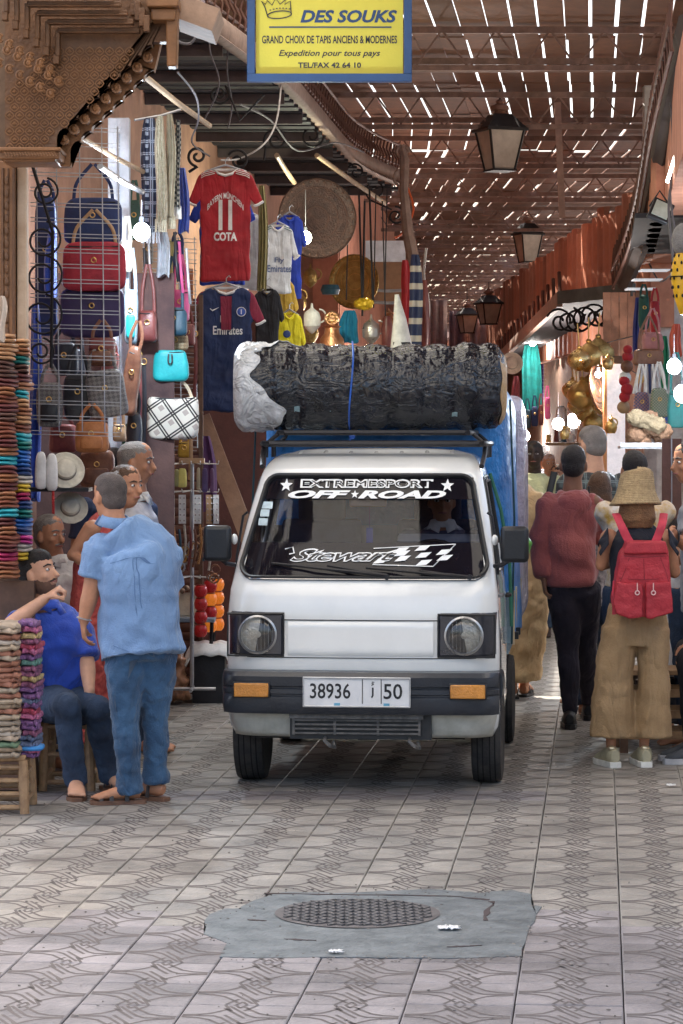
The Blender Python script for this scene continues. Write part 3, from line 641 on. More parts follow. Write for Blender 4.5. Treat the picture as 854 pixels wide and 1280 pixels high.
m_shirt = m.shirt(BLUEC, 'short', .036, -.01, belly=.035, collar=BLUEC, disp=.022, ae=.022, frac=.40, dscale=-.16, flare=.02, voxel=.009)
m_jeans = m.trousers(DENIM, .006, .026, 1.0, disp=.03, dscale=.06, voxel=.010)
m.hair(HAIRS)
mb = MB(); w0 = m.J['wr_l'] - m.base; ax = (m.J['el_l'] - m.J['wr_l']).normalized(); mb.tube(arc(w0 + ax * .02, .032, 0, 340, 16, ax.orthogonal().normalized(), ax.cross(ax.orthogonal().normalized())), (.003, .009), 6, closed=True); mb.build("wristwatch", STEEL, m.root)
# yoke seam and pleat on the back of the shirt
mb = MB()
for fa, fb in ((X(128, 690, -.2), X(205, 688, -.2)),):
    pts = [lerp(fa, fb, t / 12) + V(0, 0, .012 * math.sin(t / 12 * 3.14)) for t in range(13)]; mb.tube(pts, .0018, 5)
for v in mb.v: v -= m.base
def seam(m, pts, target, mat, r=.0022, name="seam"):
    p = spline([q - m.base for q in pts], 5); mb = MB(); mb.tube(p, r, 5); o = mb.build(name, mat, target.parent); w = o.modifiers.new("wrap", 'SHRINKWRAP'); w.target = target; w.wrap_method = 'NEAREST_SURFACEPOINT'; w.wrap_mode = 'ABOVE_SURFACE'; w.offset = .0015; return o
SM = M("blue_seam", (.09, .17, .33), .8); SD = M("denim_seam", (.10, .14, .20), .8); dv = -.22
seam(m, [X(126, 702, dv), X(145, 698, dv), X(170, 697, dv), X(198, 703, dv)], m_shirt, SM); seam(m, [X(166, 698, dv), X(168, 730, dv), X(167, 770, dv)], m_shirt, SM); seam(m, [X(172, 698, dv), X(175, 730, dv), X(177, 760, dv)], m_shirt, SM)
seam(m, [X(120, 808, dv), X(145, 812, dv), X(175, 816, dv), X(205, 812, dv)], m_shirt, SM)
for x0, x1 in ((143, 168), (182, 208)): seam(m, [X(x0, 828, dv), X(x0 + 2, 850, dv), X((x0 + x1) / 2, 860, dv), X(x1 - 2, 850, dv), X(x1, 828, dv), X(x0, 827, dv)], m_jeans, SD, .003, "pocket_seam")
seam(m, [X(168, 820, dv), X(168, 850, dv), X(169, 870, dv)], m_jeans, SD); seam(m, [X(128, 830, dv), X(126, 900, dv), X(140, 985, dv)], m_jeans, SD)
# sandals
def sandal(m, k, d, soleM, strapM, lift=0., straps=((.02, .052), (.10, .035), (.155, .022))):
    q = m.h / 1.75; a = m.J['an_' + k] - m.base; f = Vector(d).normalized(); g = V(a.x, a.y, lift); sx = f.cross(V(0, 0, 1)); mb = MB()
    outline = [(-.085, .0), (-.075, .03), (-.03, .04), (.05, .042), (.12, .052), (.17, .048), (.205, .025), (.212, 0)]
    ol = outline + [(x, -y) for x, y in reversed(outline[1:-1])]
    mb.prism([(x * q, y * q) for x, y in ol], 0, .020, lambda p: g + f * p.x + sx * p.z + V(0, 0, p.y)); so = mb.build("sandal", soleM, m.root, fix=True)
    for x, r in straps:
        mb = MB(); mb.tube([g + f * x * q + sx * .046 * q + V(0, 0, .018), g + f * x * q + sx * .035 * q + V(0, 0, .02 + r), g + f * x * q + V(0, 0, .03 + r * 1.15), g + f * x * q - sx * .035 * q + V(0, 0, .02 + r), g + f * x * q - sx * .046 * q + V(0, 0, .018)], (.011, .0035), 6, side=f); mb.build("strap", strapM, so)
def put_feet(m, dirs, lifts=(0, 0), skinm=None):
    for i, k in enumerate('lr'):
        mb = MB(); a = m.J['an_' + k].copy(); m.J['an_' + k] = V(a.x, a.y, .078 * m.h / 1.75 + .02 + lifts[i]); m.foot(mb, k, 0, dirs[i])
        for v in mb.v: v -= m.base
        blob("foot", mb, skinm or m.skinm, m.root, .006, 2)
put_feet(m, ((-.95, -.15, 0), (-.8, .5, 0)))
for k, d in (('l', (-.95, -.15, 0)), ('r', (-.8, .5, 0))): sandal(m, k, d, LEATH, DLEATH)

# ---- man in the royal blue polo, seated
ROYAL = M("royal_blue_knit", (.012, .055, .42), .8, scale=5, col2=(.02, .085, .55), bump=.35, bscale=140, sheen=.3)
YS = 13.95
X = lambda px, py, dy=0.: P(px, py, YS + dy)
m = Man(V(X(88, 0).x, YS, 0), 1.74, 40, .98, 1.0)
m.world(pel=X(72, 868, .12), chest=X(74, 800, .04), neck=X(58, 757, .02), head=X(47, 716, 0), sh_r=X(32, 772, -.03), sh_l=X(98, 783, .09), el_r=X(14, 780, -.26), wr_r=X(58, 747, -.24),
        el_l=X(109, 828, .0), wr_l=X(112, 868, -.12), hip_r=X(60, 880, .10), hip_l=X(86, 880, .13), kn_r=X(84, 882, -.36), kn_l=X(122, 886, -.22), an_r=X(95, 980, -.24), an_l=X(138, 972, .0))
m.look = V(.86, -.42, .32).normalized(); m.hup = V(-.25, .05, 1).normalized()
m.start("young bearded man in a royal blue polo seated with fist at chin, looking up", SK_L, voxel=.007, feet=False,
        hands={'r': dict(d=(.75, -.1, .55), nrm=(.3, .2, -1), curl=1.35), 'l': dict(d=(-.1, -.25, -1), nrm=(-.9, .1, 0), curl=.55)})
m.shirt(ROYAL, 'short', .016, .06, belly=.015, collar=ROYAL, dscale=-.15, disp=.026, name="polo_shirt", ae=.016, frac=.42)
m.trousers(DENIMD, .014, .01, 1., name="jeans", disp=.03); m.hair(HAIRB, 'full'); m.face(HAIRB, beard=M("stubble", (.17, .09, .062), .8, bump=.6, bscale=260), moustache=M("stubble2", (.04, .025, .02), .8))
put_feet(m, ((.5, -.85, 0), (.12, -1, 0)))
for k, d in (('l', (.5, -.85, 0)), ('r', (.12, -1, 0))): sandal(m, k, d, LEATH, DLEATH)

# ---- smiling man with a moustache, behind
YM = 15.0; X = lambda px, py, dy=0.: P(px, py, YM + dy)
m = Man(V(X(70, 0).x, YM, 0), 1.66, 40, .95, 1.0)
m.world(pel=X(85, 850, .1), chest=X(86, 760), neck=X(70, 700), head=X(62, 668, -.02), sh_r=X(48, 716, -.08), sh_l=X(112, 716, .1), el_r=X(40, 780), wr_r=X(60, 810, -.15), el_l=X(125, 778, .1), wr_l=X(125, 820, 0),
        hip_r=X(70, 860, .1), hip_l=X(100, 860, .1), kn_r=X(75, 862, -.3), kn_l=X(110, 862, -.3), an_r=X(75, 945, -.25), an_l=X(110, 945, -.2))
m.look = V(.75, -.66, -.05).normalized()
m.start("older man with a grey moustache in a white shirt smiling behind the seated man", SK_T, feet=True, voxel=.008)
m.shirt(M("white_shirt", (.62, .61, .62), .8, scale=6), 'short', .018, .04, collar=WHITE, disp=.03); m.trousers(DENIMD, .012, .01); m.hair(HAIRG); m.face(HAIRG, moustache=HAIRG)

# ---- woman with a bare arm in a coral top
YC = 14.7; X = lambda px, py, dy=0.: P(px, py, YC + dy)
m = Man(V(X(112, 0).x, YC, 0), 1.66, 110, .88, .86)
m.world(pel=X(110, 790), chest=X(118, 710), neck=X(140, 645), head=X(157, 607, 0), sh_r=X(116, 652, -.12), sh_l=X(142, 655, .14), el_r=X(91, 694, -.1), wr_r=X(124, 712, -.22), el_l=X(150, 700, .15), wr_l=X(165, 720, .1),
        hip_r=X(105, 800, -.06), hip_l=X(120, 800, .06), kn_r=X(110, 880, -.05), kn_l=X(122, 880, .06), an_r=X(108, 965, -.05), an_l=X(120, 962, .06))
m.look = V(.75, -.55, -.35).normalized()
m.start("auburn haired woman in a coral dress leaning beside the blue shirted man", SK_T, voxel=.008)
CORAL = M("coral_ruffle", (.42, .045, .05), .85, col2=(.62, .12, .09), bump=1, bscale=30, scale=25); m.shirt(CORAL, 'none', .012, .04, name="dress_top", disp=.02, sh=.8)
m.trousers(CORAL, .035, .05, .55, name="skirt", disp=.05, dscale=.03); m.hair(HAIRBR, 'short'); m.face(HAIRBR)
mb = MB(); mb.tube([X(150, 592, -.02) - m.base, X(140, 600, -.08) - m.base, X(136, 625, -.09) - m.base], [.03, .035, .012], 10); blob("hair_knot", mb, HAIRBR, m.root, .007, 2, .01, .02)

# ---- grey haired man behind them, in profile
YG = 15.7; X = lambda px, py, dy=0.: P(px, py, YG + dy)
m = Man(V(X(178, 0).x, YG, 0), 1.80, 75, .9, .95)
m.world(pel=X(172, 765), chest=X(174, 680), neck=X(172, 622), head=X(170, 578), sh_r=X(165, 640, -.16), sh_l=X(178, 636, .16), el_r=X(170, 700, -.2), wr_r=X(185, 740, -.2), el_l=X(185, 700, .2), wr_l=X(190, 740, .2),
        hip_r=X(170, 780, -.08), hip_l=X(176, 780, .08), kn_r=X(172, 860, -.08), kn_l=X(178, 860, .08), an_r=X(172, 935, -.08), an_l=X(178, 932, .08))
m.look = V(.95, -.2, -.18).normalized()
m.start("tall man with short grey hair in profile standing behind the blue shirted man", SK_T, voxel=.009)
m.shirt(M("pale_shirt", (.55, .55, .6), .8), 'short', .018, .05, collar=WHITE, disp=.02); m.trousers(DENIMD); m.hair(HAIRG); m.face(HAIRG)
m = Man(V(P(143, 0, 16.4).x, 16.4, 0), 1.76, 200, .95); m.start("dark haired man mostly hidden behind the auburn haired woman", SK_T, voxel=.012); m.shirt(M("navy_tee", (.02, .03, .07), .8)); m.trousers(DENIMD); m.hair(HAIRB)

# ---- man in the maroon hoodie
YH = 16.9; HOOD = M("maroon_jersey", (.32, .07, .08), .85, scale=3, col2=(.46, .13, .115), bump=.4, bscale=130, sheen=.3); SWEAT = M("charcoal_jersey", (.025, .02, .032), .9, scale=5, bump=.3)
X = lambda px, py, dy=0.: P(px, py, YH + dy)
m = Man(V(X(714, 0).x, YH, 0), 1.78, 172, .84, .98)
m.world(head=X(717, 580), neck=X(716, 612), chest=X(713, 655), pel=X(716, 727), sh_l=X(687, 622), sh_r=X(742, 622), el_l=X(676, 672, .0), wr_l=X(680, 724, -.03), el_r=X(754, 670, .1), wr_r=X(742, 640, .34),
        hip_l=X(705, 738), hip_r=X(730, 738), kn_l=X(711, 815, .02), kn_r=X(733, 812, .2), an_l=X(712, 896, -.02), an_r=X(736, 882, .5))
m.look = V(.12, .99, .05).normalized()
m.start("young man in a maroon hooded sweatshirt and dark joggers walking away", SK_B, feet=False, hands={'l': dict(d=(.1, 0, -1), nrm=(1, 0, 0), curl=.5), 'r': dict(d=(-.1, .1, 1), nrm=(-1, 0, 0), curl=.9)})
o = m.shirt(HOOD, 'long', .022, -.07, name="hooded_sweatshirt", dscale=-.2, disp=.03, ae=.022, flare=-.005)
mb = MB(); n = m.J['neck'] - m.base; mb.tube([n + V(-.07, .04, -.02), n + V(-.078, -.03, -.035), n + V(0, -.085, -.04), n + V(.078, -.03, -.035), n + V(.07, .04, -.02)], [.022, .032, .038, .032, .022], 10); mb.ball(n + V(0, -.080, -.085), (.115, .048, .085)); blob("hood", mb, HOOD, m.root, .01, 3, .02, .06)
m.trousers(SWEAT, .012, -.002, .98, name="joggers", disp=.025); m.hair(HAIRB)
def shoe(m, k, d, mat, solem, mb_scale=1.):
    q = m.h / 1.75; a = m.J['an_' + k]; g = V(a.x, a.y, 0) - m.base; g.z = max(0, a.z - .11); f = Vector(d).normalized(); z = V(0, 0, 1); sx = f.cross(z); mb = MB()
    mb.tube([g - f * .075 + z * .06, g - f * .04 + z * .062, g + f * .03 + z * .06, g + f * .1 + z * .045, g + f * .165 + z * .034, g + f * .195 + z * .03], [(.026, .036), (.040, .056), (.043, .052), (.048, .034), (.042, .024), (.018, .012)], 14, side=sx)
    mb.tube([g - f * .02 + z * .06, g - f * .02 + z * .105], [(.038, .045), (.036, .042)], 12, side=sx); so = blob("shoe", mb, mat, m.root, .006, 2)
    mb = MB(); ol = [(-.088, .0), (-.075, .032), (-.03, .042), (.05, .044), (.12, .053), (.17, .046), (.205, .02), (.21, 0)]; ol = ol + [(x, -y) for x, y in reversed(ol[1:-1])]
    mb.prism([(x, y) for x, y in ol], 0, .032, lambda p: g + f * p.x + sx * p.z + V(0, 0, p.y)); mb.build("sole", solem, so, fix=True, bevel=.005)
    return so
BLK = M("black_shoe_leather", (.02, .018, .018), .5); shoe(m, 'l', (.05, 1, 0), BLK, BLK); shoe(m, 'r', (.1, 1, 0), BLK, BLK)
mb = MB(); c = m.J['wr_r'] - m.base + V(-.03, .02, .09); mb.box(c, (.012, .075, .15)); mb.build("phone", BLACK, m.root, bevel=.004)

# ---- woman with straw hat and red backpack
YR = 14.95; KHAKI = M("khaki_cotton", (.34, .215, .105), .85, scale=5, col2=(.42, .28, .15), bump=.4, bscale=120); NAVY = M("black_navy_cotton", (.012, .014, .025), .85)
X = lambda px, py, dy=0.: P(px, py, YR + dy)
m = Man(V(X(788, 0).x, YR, 0), 1.66, 180, .92, .92)
m.world(head=X(795, 614), neck=X(796, 652), chest=X(798, 700), pel=X(796, 775), sh_l=X(762, 664), sh_r=X(832, 664), el_l=X(752, 706, .05), wr_l=X(771, 700, .27), el_r=X(843, 715, .06), wr_r=X(822, 712, .28),
        hip_l=X(778, 790), hip_r=X(812, 790), kn_l=X(764, 855, .0), kn_r=X(809, 855, .02), an_l=X(764, 940), an_r=X(805, 940, .02))
m.start("woman in a straw bucket hat, black top and wide khaki trousers seen from behind", SK_T, feet=False, hands={'l': dict(d=(.5, .8, .2), curl=1.), 'r': dict(d=(-.5, .8, .2), curl=1.)})
m.shirt(NAVY, 'none', .016, -.04, name="sleeveless_top", disp=.02, sh=.95)
mb = MB(); up = V(0, 0, 1); mb.tube([X(796, 742), X(796, 770), X(795, 790), X(795, 806)], [(.135, .10), (.165, .125), (.185, .13), (.13, .125)], 20, side=(1, 0, 0))
for path, w_ in (([X(774, 785), X(769, 830), X(766, 875), X(766, 921)], (.095, .104, .114, .126)), ([X(818, 785), X(817, 830), X(817, 875), X(817, 921)], (.085, .085, .092, .103))): mb.tube(path, [(q, .115) for q in w_], 20, side=(1, 0, 0))
folds(KHAKI, 4, .03, .6, (1.2, 1, .35)); m.cloth("wide_trousers", KHAKI, mb, .010, .024, .10, 3); m.hair(M('copper_hair', (.13, .055, .02), .5, bump=1, bscale=160, col2=(.34, .18, .08)), 'long')
for k, d in (('l', (-.25, .97, 0)), ('r', (-.1, 1, 0))):
    so = shoe(m, k, d, M("sage_suede", (.38, .35, .24), .7), M("white_rubber", (.72, .72, .68), .6)); a = m.J['an_' + k] - m.base
    mb = MB(); mb.ball(V(a.x, a.y - .052, .105), (.026, .018, .016)); mb.build("heel_tab", M("gold_foil", (.75, .65, .45), .3, .8), so)
for t in (-1, 1):     # ruffles at the armholes
    sh = (m.J['sh_l'] if t < 0 else m.J['sh_r']) - m.base; mb = MB()
    mb.grid(lambda u, v: (sh + V(t * (.012 + .045 * v + .012 * math.sin(u * 20) * v * .6), -.03 + (u - .5) * .12, .02 - .20 * abs(u - .5) ** 1.2 - .065 * v)), 30, 3); mb.build("ruffle", NAVY, m.root, solid=.004)
hh = m.J['head'] - m.base
hat = thing("bucket_hat", "natural straw bucket hat worn by the woman with the backpack", "hat", m.J['head'] + V(0, 0, .0))
STRAW = M("woven_straw", (.42, .29, .15), .8, col2=(.55, .40, .22), scale=60, bump=.6, bscale=150)
def hatp(u, v):
    prof = [(.0, .122), (.042, .121), (.070, .113), (.086, .097), (.094, .065), (.099, .025), (.106, -.005), (.120, -.038), (.138, -.070), (.141, -.074)]
    x = v * (len(prof) - 1); i = min(int(x), len(prof) - 2); t = x - i; r, z = [lerp(prof[i][k], prof[i + 1][k], t) for k in (0, 1)]; a = u * 2 * math.pi; ridge = .0012 * math.sin(v * 2 * math.pi * 30)
    r += ridge + (.007 * math.sin(3 * a + 1) * max(0, v - .55)); return V(math.cos(a) * r, math.sin(a) * r * 1.08, z + .012 * math.cos(a) + ridge)
mb = MB(); mb.grid(hatp, 48, 130, wrap=True); mb.build("straw_body", STRAW, hat, solid=.004); hat.rotation_euler = (math.radians(-4), math.radians(4), 0)
mb = MB(); mb.tube([hatp(i / 48, .56) * 1.0 + V(0, 0, 0) for i in range(48)], .0035, 5, closed=True); mb.build("brim_seam", M("straw_dark", (.33, .22, .11), .8), hat)
RED = M("raspberry_nylon", (.42, .018, .035), .62, scale=5, col2=(.50, .035, .05), bump=.4, bscale=90)
bp0 = X(801, 705, -.20); bpk = thing("backpack", "raspberry red backpack worn by the woman in the straw hat", "backpack", bp0)
s_ = F / (YR - .2)
def bxz(px, py): return ((px - 801) / s_, -(py - 705) / s_)
out = [bxz(*q) for q in ((786, 677), (830, 677), (834, 690), (836, 715), (838, 745), (838, 766), (815, 771), (785, 771), (768, 766), (765, 750), (770, 720), (774, 692))]
mb = MB(); mb.prism(out, -.07, .09); body = blob("bag_body", mb, RED, bpk, .008, 6, .018, .09)
mb = MB(); mb.prism([bxz(*q) for q in ((770, 727), (801, 729), (801, 771), (785, 772), (768, 766), (764, 750))], -.10, .0); blob("front_pocket", mb, RED, bpk, .007, 3, .015, .06)
mb = MB(); mb.prism([bxz(*q) for q in ((805, 727), (836, 727), (839, 764), (812, 772), (805, 771))], -.10, .0); blob("front_pocket", mb, RED, bpk, .007, 3, .015, .06)
mb = MB(); mb.prism([bxz(*q) for q in ((783, 676), (830, 676), (834, 691), (777, 692))], -.088, .08); blob("top_flap", mb, RED, bpk, .007, 3, .01, .06)
for px in (794, 814):
    mb = MB(); c = V(bxz(px, 733)[0], -.115, bxz(px, 733)[1]); mb.tube([c + V(0, 0, .025), c, c - V(0, 0, .015)], .003, 6); mb.tube(arc(c - V(0, 0, .028), .011, 0, 345, 10), .0035, 6, closed=True); mb.build("zip_pull", M("pale_pull", (.75, .5, .5), .4), bpk)
DR = M("dark_red_seam", (.22, .01, .02), .6)
def bseam(pts, nm="seam"): mb = MB(); mb.tube([V(bxz(*q)[0], -.2, bxz(*q)[1]) for q in pts], .0022, 5); o = mb.build(nm, DR, bpk); w = o.modifiers.new("wrap", 'SHRINKWRAP'); w.target = body; w.wrap_method = 'PROJECT'; w.use_project_y = True; w.use_positive_direction = True; w.offset = .002
bseam([(778, 694), (800, 696), (833, 694)]); bseam([(785, 697), (780, 712), (774, 726)]); bseam([(824, 697), (830, 712), (834, 726)]); bseam([(772, 722), (800, 724), (836, 722)]); bseam([(803, 698), (804, 724)])
STR = M("raspberry_webbing", (.50, .04, .07), .75)
for path in (((770, 642), (776, 655), (784, 672), (790, 681)), ((830, 642), (828, 655), (822, 672), (818, 681))):
    pts = [P(x, y, YR - .17 + (.10 if i == 0 else 0) - .01 * i) - bp0 for i, (x, y) in enumerate(path)]; pts = spline(pts, 4); mb = MB(); mb.tube(pts, (.0225, .004), 8, side=(1, 0, 0)); mb.build("shoulder_strap", STR, bpk)
mb = MB(); mb.tube([V(*p) for p in ((-.150, -.05, -.09), (-.156, -.06, -.15), (-.152, -.06, -.19))], .006, 6); mb.box((-.150, -.06, -.235), (.02, .006, .07)); mb.build("key_strap", STR, bpk)

# ---- others on the right
def walker(px, Y, h, face, label, sk, hairm, topm, botm, kind='short', topkind='short', face_on=False, voxel=.012, look=None, top=None, **kw):
    base = V(P(px, 0, Y).x, Y, 0); m = Man(base, h, face, kw.get('g', 1.), kw.get('g', 1.))
    if look: m.look = Vector(look).normalized()
    if kw.get('tuck'):
        for k in 'lr': m.J['el_' + k] = lerp(m.J['sh_' + k], m.J['pel'], .45) + m.fwd * .06; m.J['wr_' + k] = m.J['chest'] + m.fwd * .25
    m.start(label, sk, voxel=voxel); m.shirt(topm, topkind, .018, .05, voxel=.014); m.trousers(botm, .014, .01, voxel=.015); m.hair(hairm, kind, .01)
    if face_on: m.face(hairm)
    return m
PLAID = pattern("dark_plaid", (.02, .025, .03), (.12, .16, .16), 'plaid', 14., c3=(.05, .07, .07))
m = walker(742, 18.3, 1.90, 205, "grey haired man with glasses in a dark plaid shirt among the crowd", SK_L, HAIRG, PLAID, DENIMD, look=(-.55, .82, -.1), g=1.1)
mb = MB(); c = m.J['head'] - m.base; f, l, u = m.hf, m.hl, m.hup; mb.tube([c - l * .08 * -1 - f * 0 + u * .003, c + l * .078 + f * .09 + u * .003, c - l * .078 + f * .09 + u * .003, c - l * .08 + u * .003], .003, 5); mb.build("glasses", BLACK, m.root)
m = walker(668, 24.5, 1.78, -8, "dark skinned man in a pale yellow polo shirt walking towards the camera", SK_D, HAIRB, M("pale_yellow_knit", (.62, .62, .36), .8), DENIMD, face_on=True)
mb = MB(); mb.tube([m.J['sh_l'] - m.base + V(-.02, -.10, .055), m.J['chest'] - m.base + V(.12, -.16, 0), m.J['pel'] - m.base + V(.15, -.13, .05)], (.03, .006), 8, side=(1, 0, 0)); mb.build("bag_strap", BLACK, m.root)
walker(686, 30, 1.62, 10, "woman with a pale headscarf far back in the crowd", SK_L, M("pale_scarf", (.6, .5, .5), .8), M("dusty_pink", (.45, .25, .25), .8), DENIMD, face_on=True)
walker(697, 28.5, 1.52, -20, "girl with long light brown hair deep in the crowd", SK_L, HAIRBR, M("dark_top", (.05, .05, .06), .8), DENIMD, kind='long', face_on=True)
walker(680, 33, 1.7, 170, "dark haired person in grey seen far off between the van and the crowd", SK_T, HAIRB, M("grey_tee", (.2, .2, .22), .8), DENIMD)
m = walker(794, 16.3, 1.74, 185, "dark haired woman in a white and yellow top just beyond the straw hat", SK_T, HAIRB, M("yellow_print", (.75, .45, .08), .8, scale=14, col2=(.8, .75, .7)), DENIMD, kind='full', tuck=1)
m.hair(HAIRB, 'full')
walker(750, 17.6, 1.60, 160, "woman in a white floral blouse between the hoodie and the straw hat", SK_T, HAIRBR, M("floral_blouse", (.12, .12, .15), .8, scale=26, col2=(.85, .8, .8)), DENIMD, kind='long', tuck=1)
# robed man hidden behind the load
YT = 18.8; OCH = M("ochre_robe_cloth", (.45, .27, .11), .8, scale=4, col2=(.66, .47, .26), bump=.3)
m = Man(V(P(650, 0, YT).x, YT, 0), 1.78, 190, 1.0); X = lambda px, py, dy=0.: P(px, py, YT + dy); m.world(an_l=X(640, 868), an_r=X(655, 866, .15), kn_r=X(658, 800), kn_l=X(645, 800), head=X(634, 580), neck=X(638, 600), sh_l=X(625, 622), sh_r=X(662, 622))
m.start("man in a long tan robe walking away beside the van's loaded bed", SK_T, voxel=.011, feet=False); m.shirt(OCH, 'long', .03, .05, name="robe_top", disp=.03, voxel=.014)
mb = MB(); b = m.base; mb.tube([X(648, 690), X(650, 740), X(652, 800), X(650, 850)], [(.20, .15), (.215, .17), (.17, .16), (.15, .15)], 20, side=(1, 0, 0)); m.cloth("robe_skirt", OCH, mb, .014, .06, .12); m.hair(HAIRB)
ORL = M("orange_leather", (.5, .17, .05), .6); put_feet(m, ((-.2, .9, 0), (.2, .95, 0)), skinm=SK_T)
for k, d in (('l', (-.2, .9, 0)), ('r', (.2, .95, 0))): sandal(m, k, d, BLK, BLK)
# right edge: man turning with a watch, seated man in white
YE = 15.9; X = lambda px, py, dy=0.: P(px, py, YE + dy); GREYT = M("grey_marl", (.33, .34, .37), .85)
m = Man(V(X(868, 0).x, YE, 0), 1.76, 290, 1.0); m.world(head=X(862, 578), neck=X(872, 615), chest=X(878, 670), pel=X(880, 735), sh_l=X(880, 640, .15), sh_r=X(862, 632, -.15), el_r=X(862, 685, -.2), wr_r=X(846, 672, -.30), el_l=X(870, 690, .2), wr_l=X(850, 700, .1))
m.start("dark haired man in a grey shirt and watch cut off by the right edge", SK_T); m.shirt(GREYT, 'short', .018, .05, disp=.03); m.trousers(DENIMD, name="trousers"); m.hair(HAIRB); m.face(HAIRB)
mb = MB(); w0 = m.J['wr_r'] - m.base; mb.tube(arc(w0 + V(.01, 0, .0), .034, 0, 340, 14, (0, 1, 0), (0, 0, 1)), (.003, .014), 6, closed=True); mb.build("wristwatch", BLACK, m.root)
YX = 16.1; X = lambda px, py, dy=0.: P(px, py, YX + dy)
m = Man(V(X(838, 0).x, YX, 0), 1.72, 200, .98); m.world(pel=X(838, 812, .0), chest=X(846, 748), neck=X(850, 706, .1), head=X(852, 672, .16), sh_l=X(822, 724), sh_r=X(874, 724), el_l=X(835, 775, .12), wr_l=X(846, 800, .3), el_r=X(876, 775, .1), wr_r=X(868, 800, .3),
        hip_l=X(828, 825), hip_r=X(850, 825), kn_l=X(834, 835, .42), kn_r=X(860, 835, .42), an_l=X(836, 905, .36), an_r=X(858, 905, .36))
m.start("person in a white t-shirt and dark trousers sitting on the bench behind the khaki trousers", SK_T, feet=True, voxel=.009); m.shirt(M("white_tee", (.68, .68, .7), .8), 'short', .02, .06, disp=.03); m.trousers(M("black_twill", (.015, .015, .02), .85), .02); m.hair(HAIRB)
YV = 15.2; X = lambda px, py, dy=0.: P(px + 11, py, YV + dy)
m = Man(V(X(872, 0).x, YV, 0), 1.7, 260, .95); m.world(pel=X(884, 815), chest=X(886, 745), neck=X(884, 700), head=X(882, 662), sh_l=X(884, 720, .14), sh_r=X(880, 720, -.14), hip_l=X(880, 826, .08), hip_r=X(880, 826, -.08), kn_l=X(848, 815, .08), kn_r=X(850, 822, -.08), an_l=X(856, 925, .06), an_r=X(862, 935, -.1), el_l=X(872, 770, .15), wr_l=X(856, 800, .1), el_r=X(868, 770, -.15), wr_r=X(852, 805, -.1))
m.start("person in black trousers and dark sneakers seated at the right edge", SK_T, feet=False, voxel=.01); m.shirt(M("dark_red_tee", (.3, .03, .05), .8), 'short'); m.trousers(M("black_twill", (.015, .015, .02), .85), .02, .0); m.hair(HAIRB)
for k in 'lr': shoe(m, k, (-.95, -.25, 0), M("dark_mesh", (.05, .055, .065), .7), M("pale_sole", (.45, .45, .47), .6))
# ================================================================== the van
van = thing("van", "small white pickup van with loaded roof rack in the middle of the street", "van", (.093, 13.75, 0), -math.atan(.095))
PAINT = M("white_van_paint", (.73, .745, .73), .22, var=.05, scale=3, bump=.06, bscale=6, coat=.7, dist=.002); DIRTY = M("yellowed_white_paint", (.50, .50, .43), .45, scale=6, col2=(.60, .60, .54), bump=.2)
RUB = M("black_rubber", (.012, .013, .015), .45, bump=.1); BUMP = M("charcoal_bumper_plastic", (.022, .027, .036), .32, scale=6, bump=.2, bscale=80, coat=.2); CHROME = M("chrome", (.8, .8, .8), .12, 1, bump=0)
prof = [(.285, .665, .11), (.33, .688, .08), (.41, .697, .055), (.62, .697, .035), (.70, .698, .03), (.93, .692, .035), (1.03, .685, .06), (1.085, .676, .105), (1.10, .674, .118), (1.20, .662, .21), (1.35, .640, .345), (1.50, .612, .475), (1.60, .590, .565), (1.635, .580, .605), (1.67, .566, .68), (1.70, .545, .78), (1.718, .52, .90), (1.728, .48, 1.02)]
def pz(z):
    if z <= prof[0][0]: return prof[0][1:]
    for a, b in zip(prof, prof[1:]):
        if z <= b[0]: t = (z - a[0]) / (b[0] - a[0]); return (lerp(a[1], b[1], t), lerp(a[2], b[2], t))
    return prof[-1][1:]
def front(x, z, off=0.):
    w, y = pz(z); s = abs(x / w); s = min(s, 1); return V(x, y + .035 * s * s + .10 * s ** 12 - off, z)
ZS = sorted(set([round(a[0], 3) for a in prof] + [.36, .45, .5, .56, .66, .685, .76, .80, .85, .89, .97, 1.0, 1.06, 1.15, 1.25, 1.3, 1.4, 1.45, 1.55, 1.585, 1.65, 1.685, 1.71]))
S_ = [-1, -.985, -.96, -.925, -.88, -.8, -.7, -.55, -.4, -.2, 0, .2, .4, .55, .7, .8, .88, .925, .96, .985, 1]
CABY = 1.42
YSIDE = [.30, .34, .42, .55, .7, .85, 1.0, 1.15, 1.28, 1.36]
mb = MB(); rows = []
for z in ZS:
    w, y = pz(z); ring = [front(s * w, z) for s in S_]
    yl = ring[-1].y; side = []
    for i, ys in enumerate(YSIDE): side.append(V(w, lerp(yl, CABY - .04, (i + 1) / (len(YSIDE) + .3)), z))
    side.append(V(w * .985, CABY - .01, z)); side.append(V(w * .93, CABY, z))
    full = ring + side + [V(-p.x, p.y, p.z) for p in reversed(side)]
    rows.append(full)
n = len(rows[0]); mb.v = [p for r in rows for p in r]; NS = len(S_)
for j in range(len(ZS) - 1):
    z = (ZS[j] + ZS[j + 1]) / 2
    for i in range(n):
        k = (i + 1) % n
        if i < NS - 1:
            sm = (S_[i] + S_[i + 1]) / 2
            if 1.10 < z < 1.60 and abs(sm) < .925: continue
        elif i < NS + 9 or (i >= NS + 13):
            ii = i - NS if i < NS + 11 else n - 1 - i - 1
            if 1.10 < z < 1.585 and 0 < ii < 8: continue
        else:
            if 1.12 < z < 1.56 and i == NS + 11: continue          # rear window
            if z < .5: continue
        mb.f.append((j * n + i, j * n + k, (j + 1) * n + k, (j + 1) * n + i))
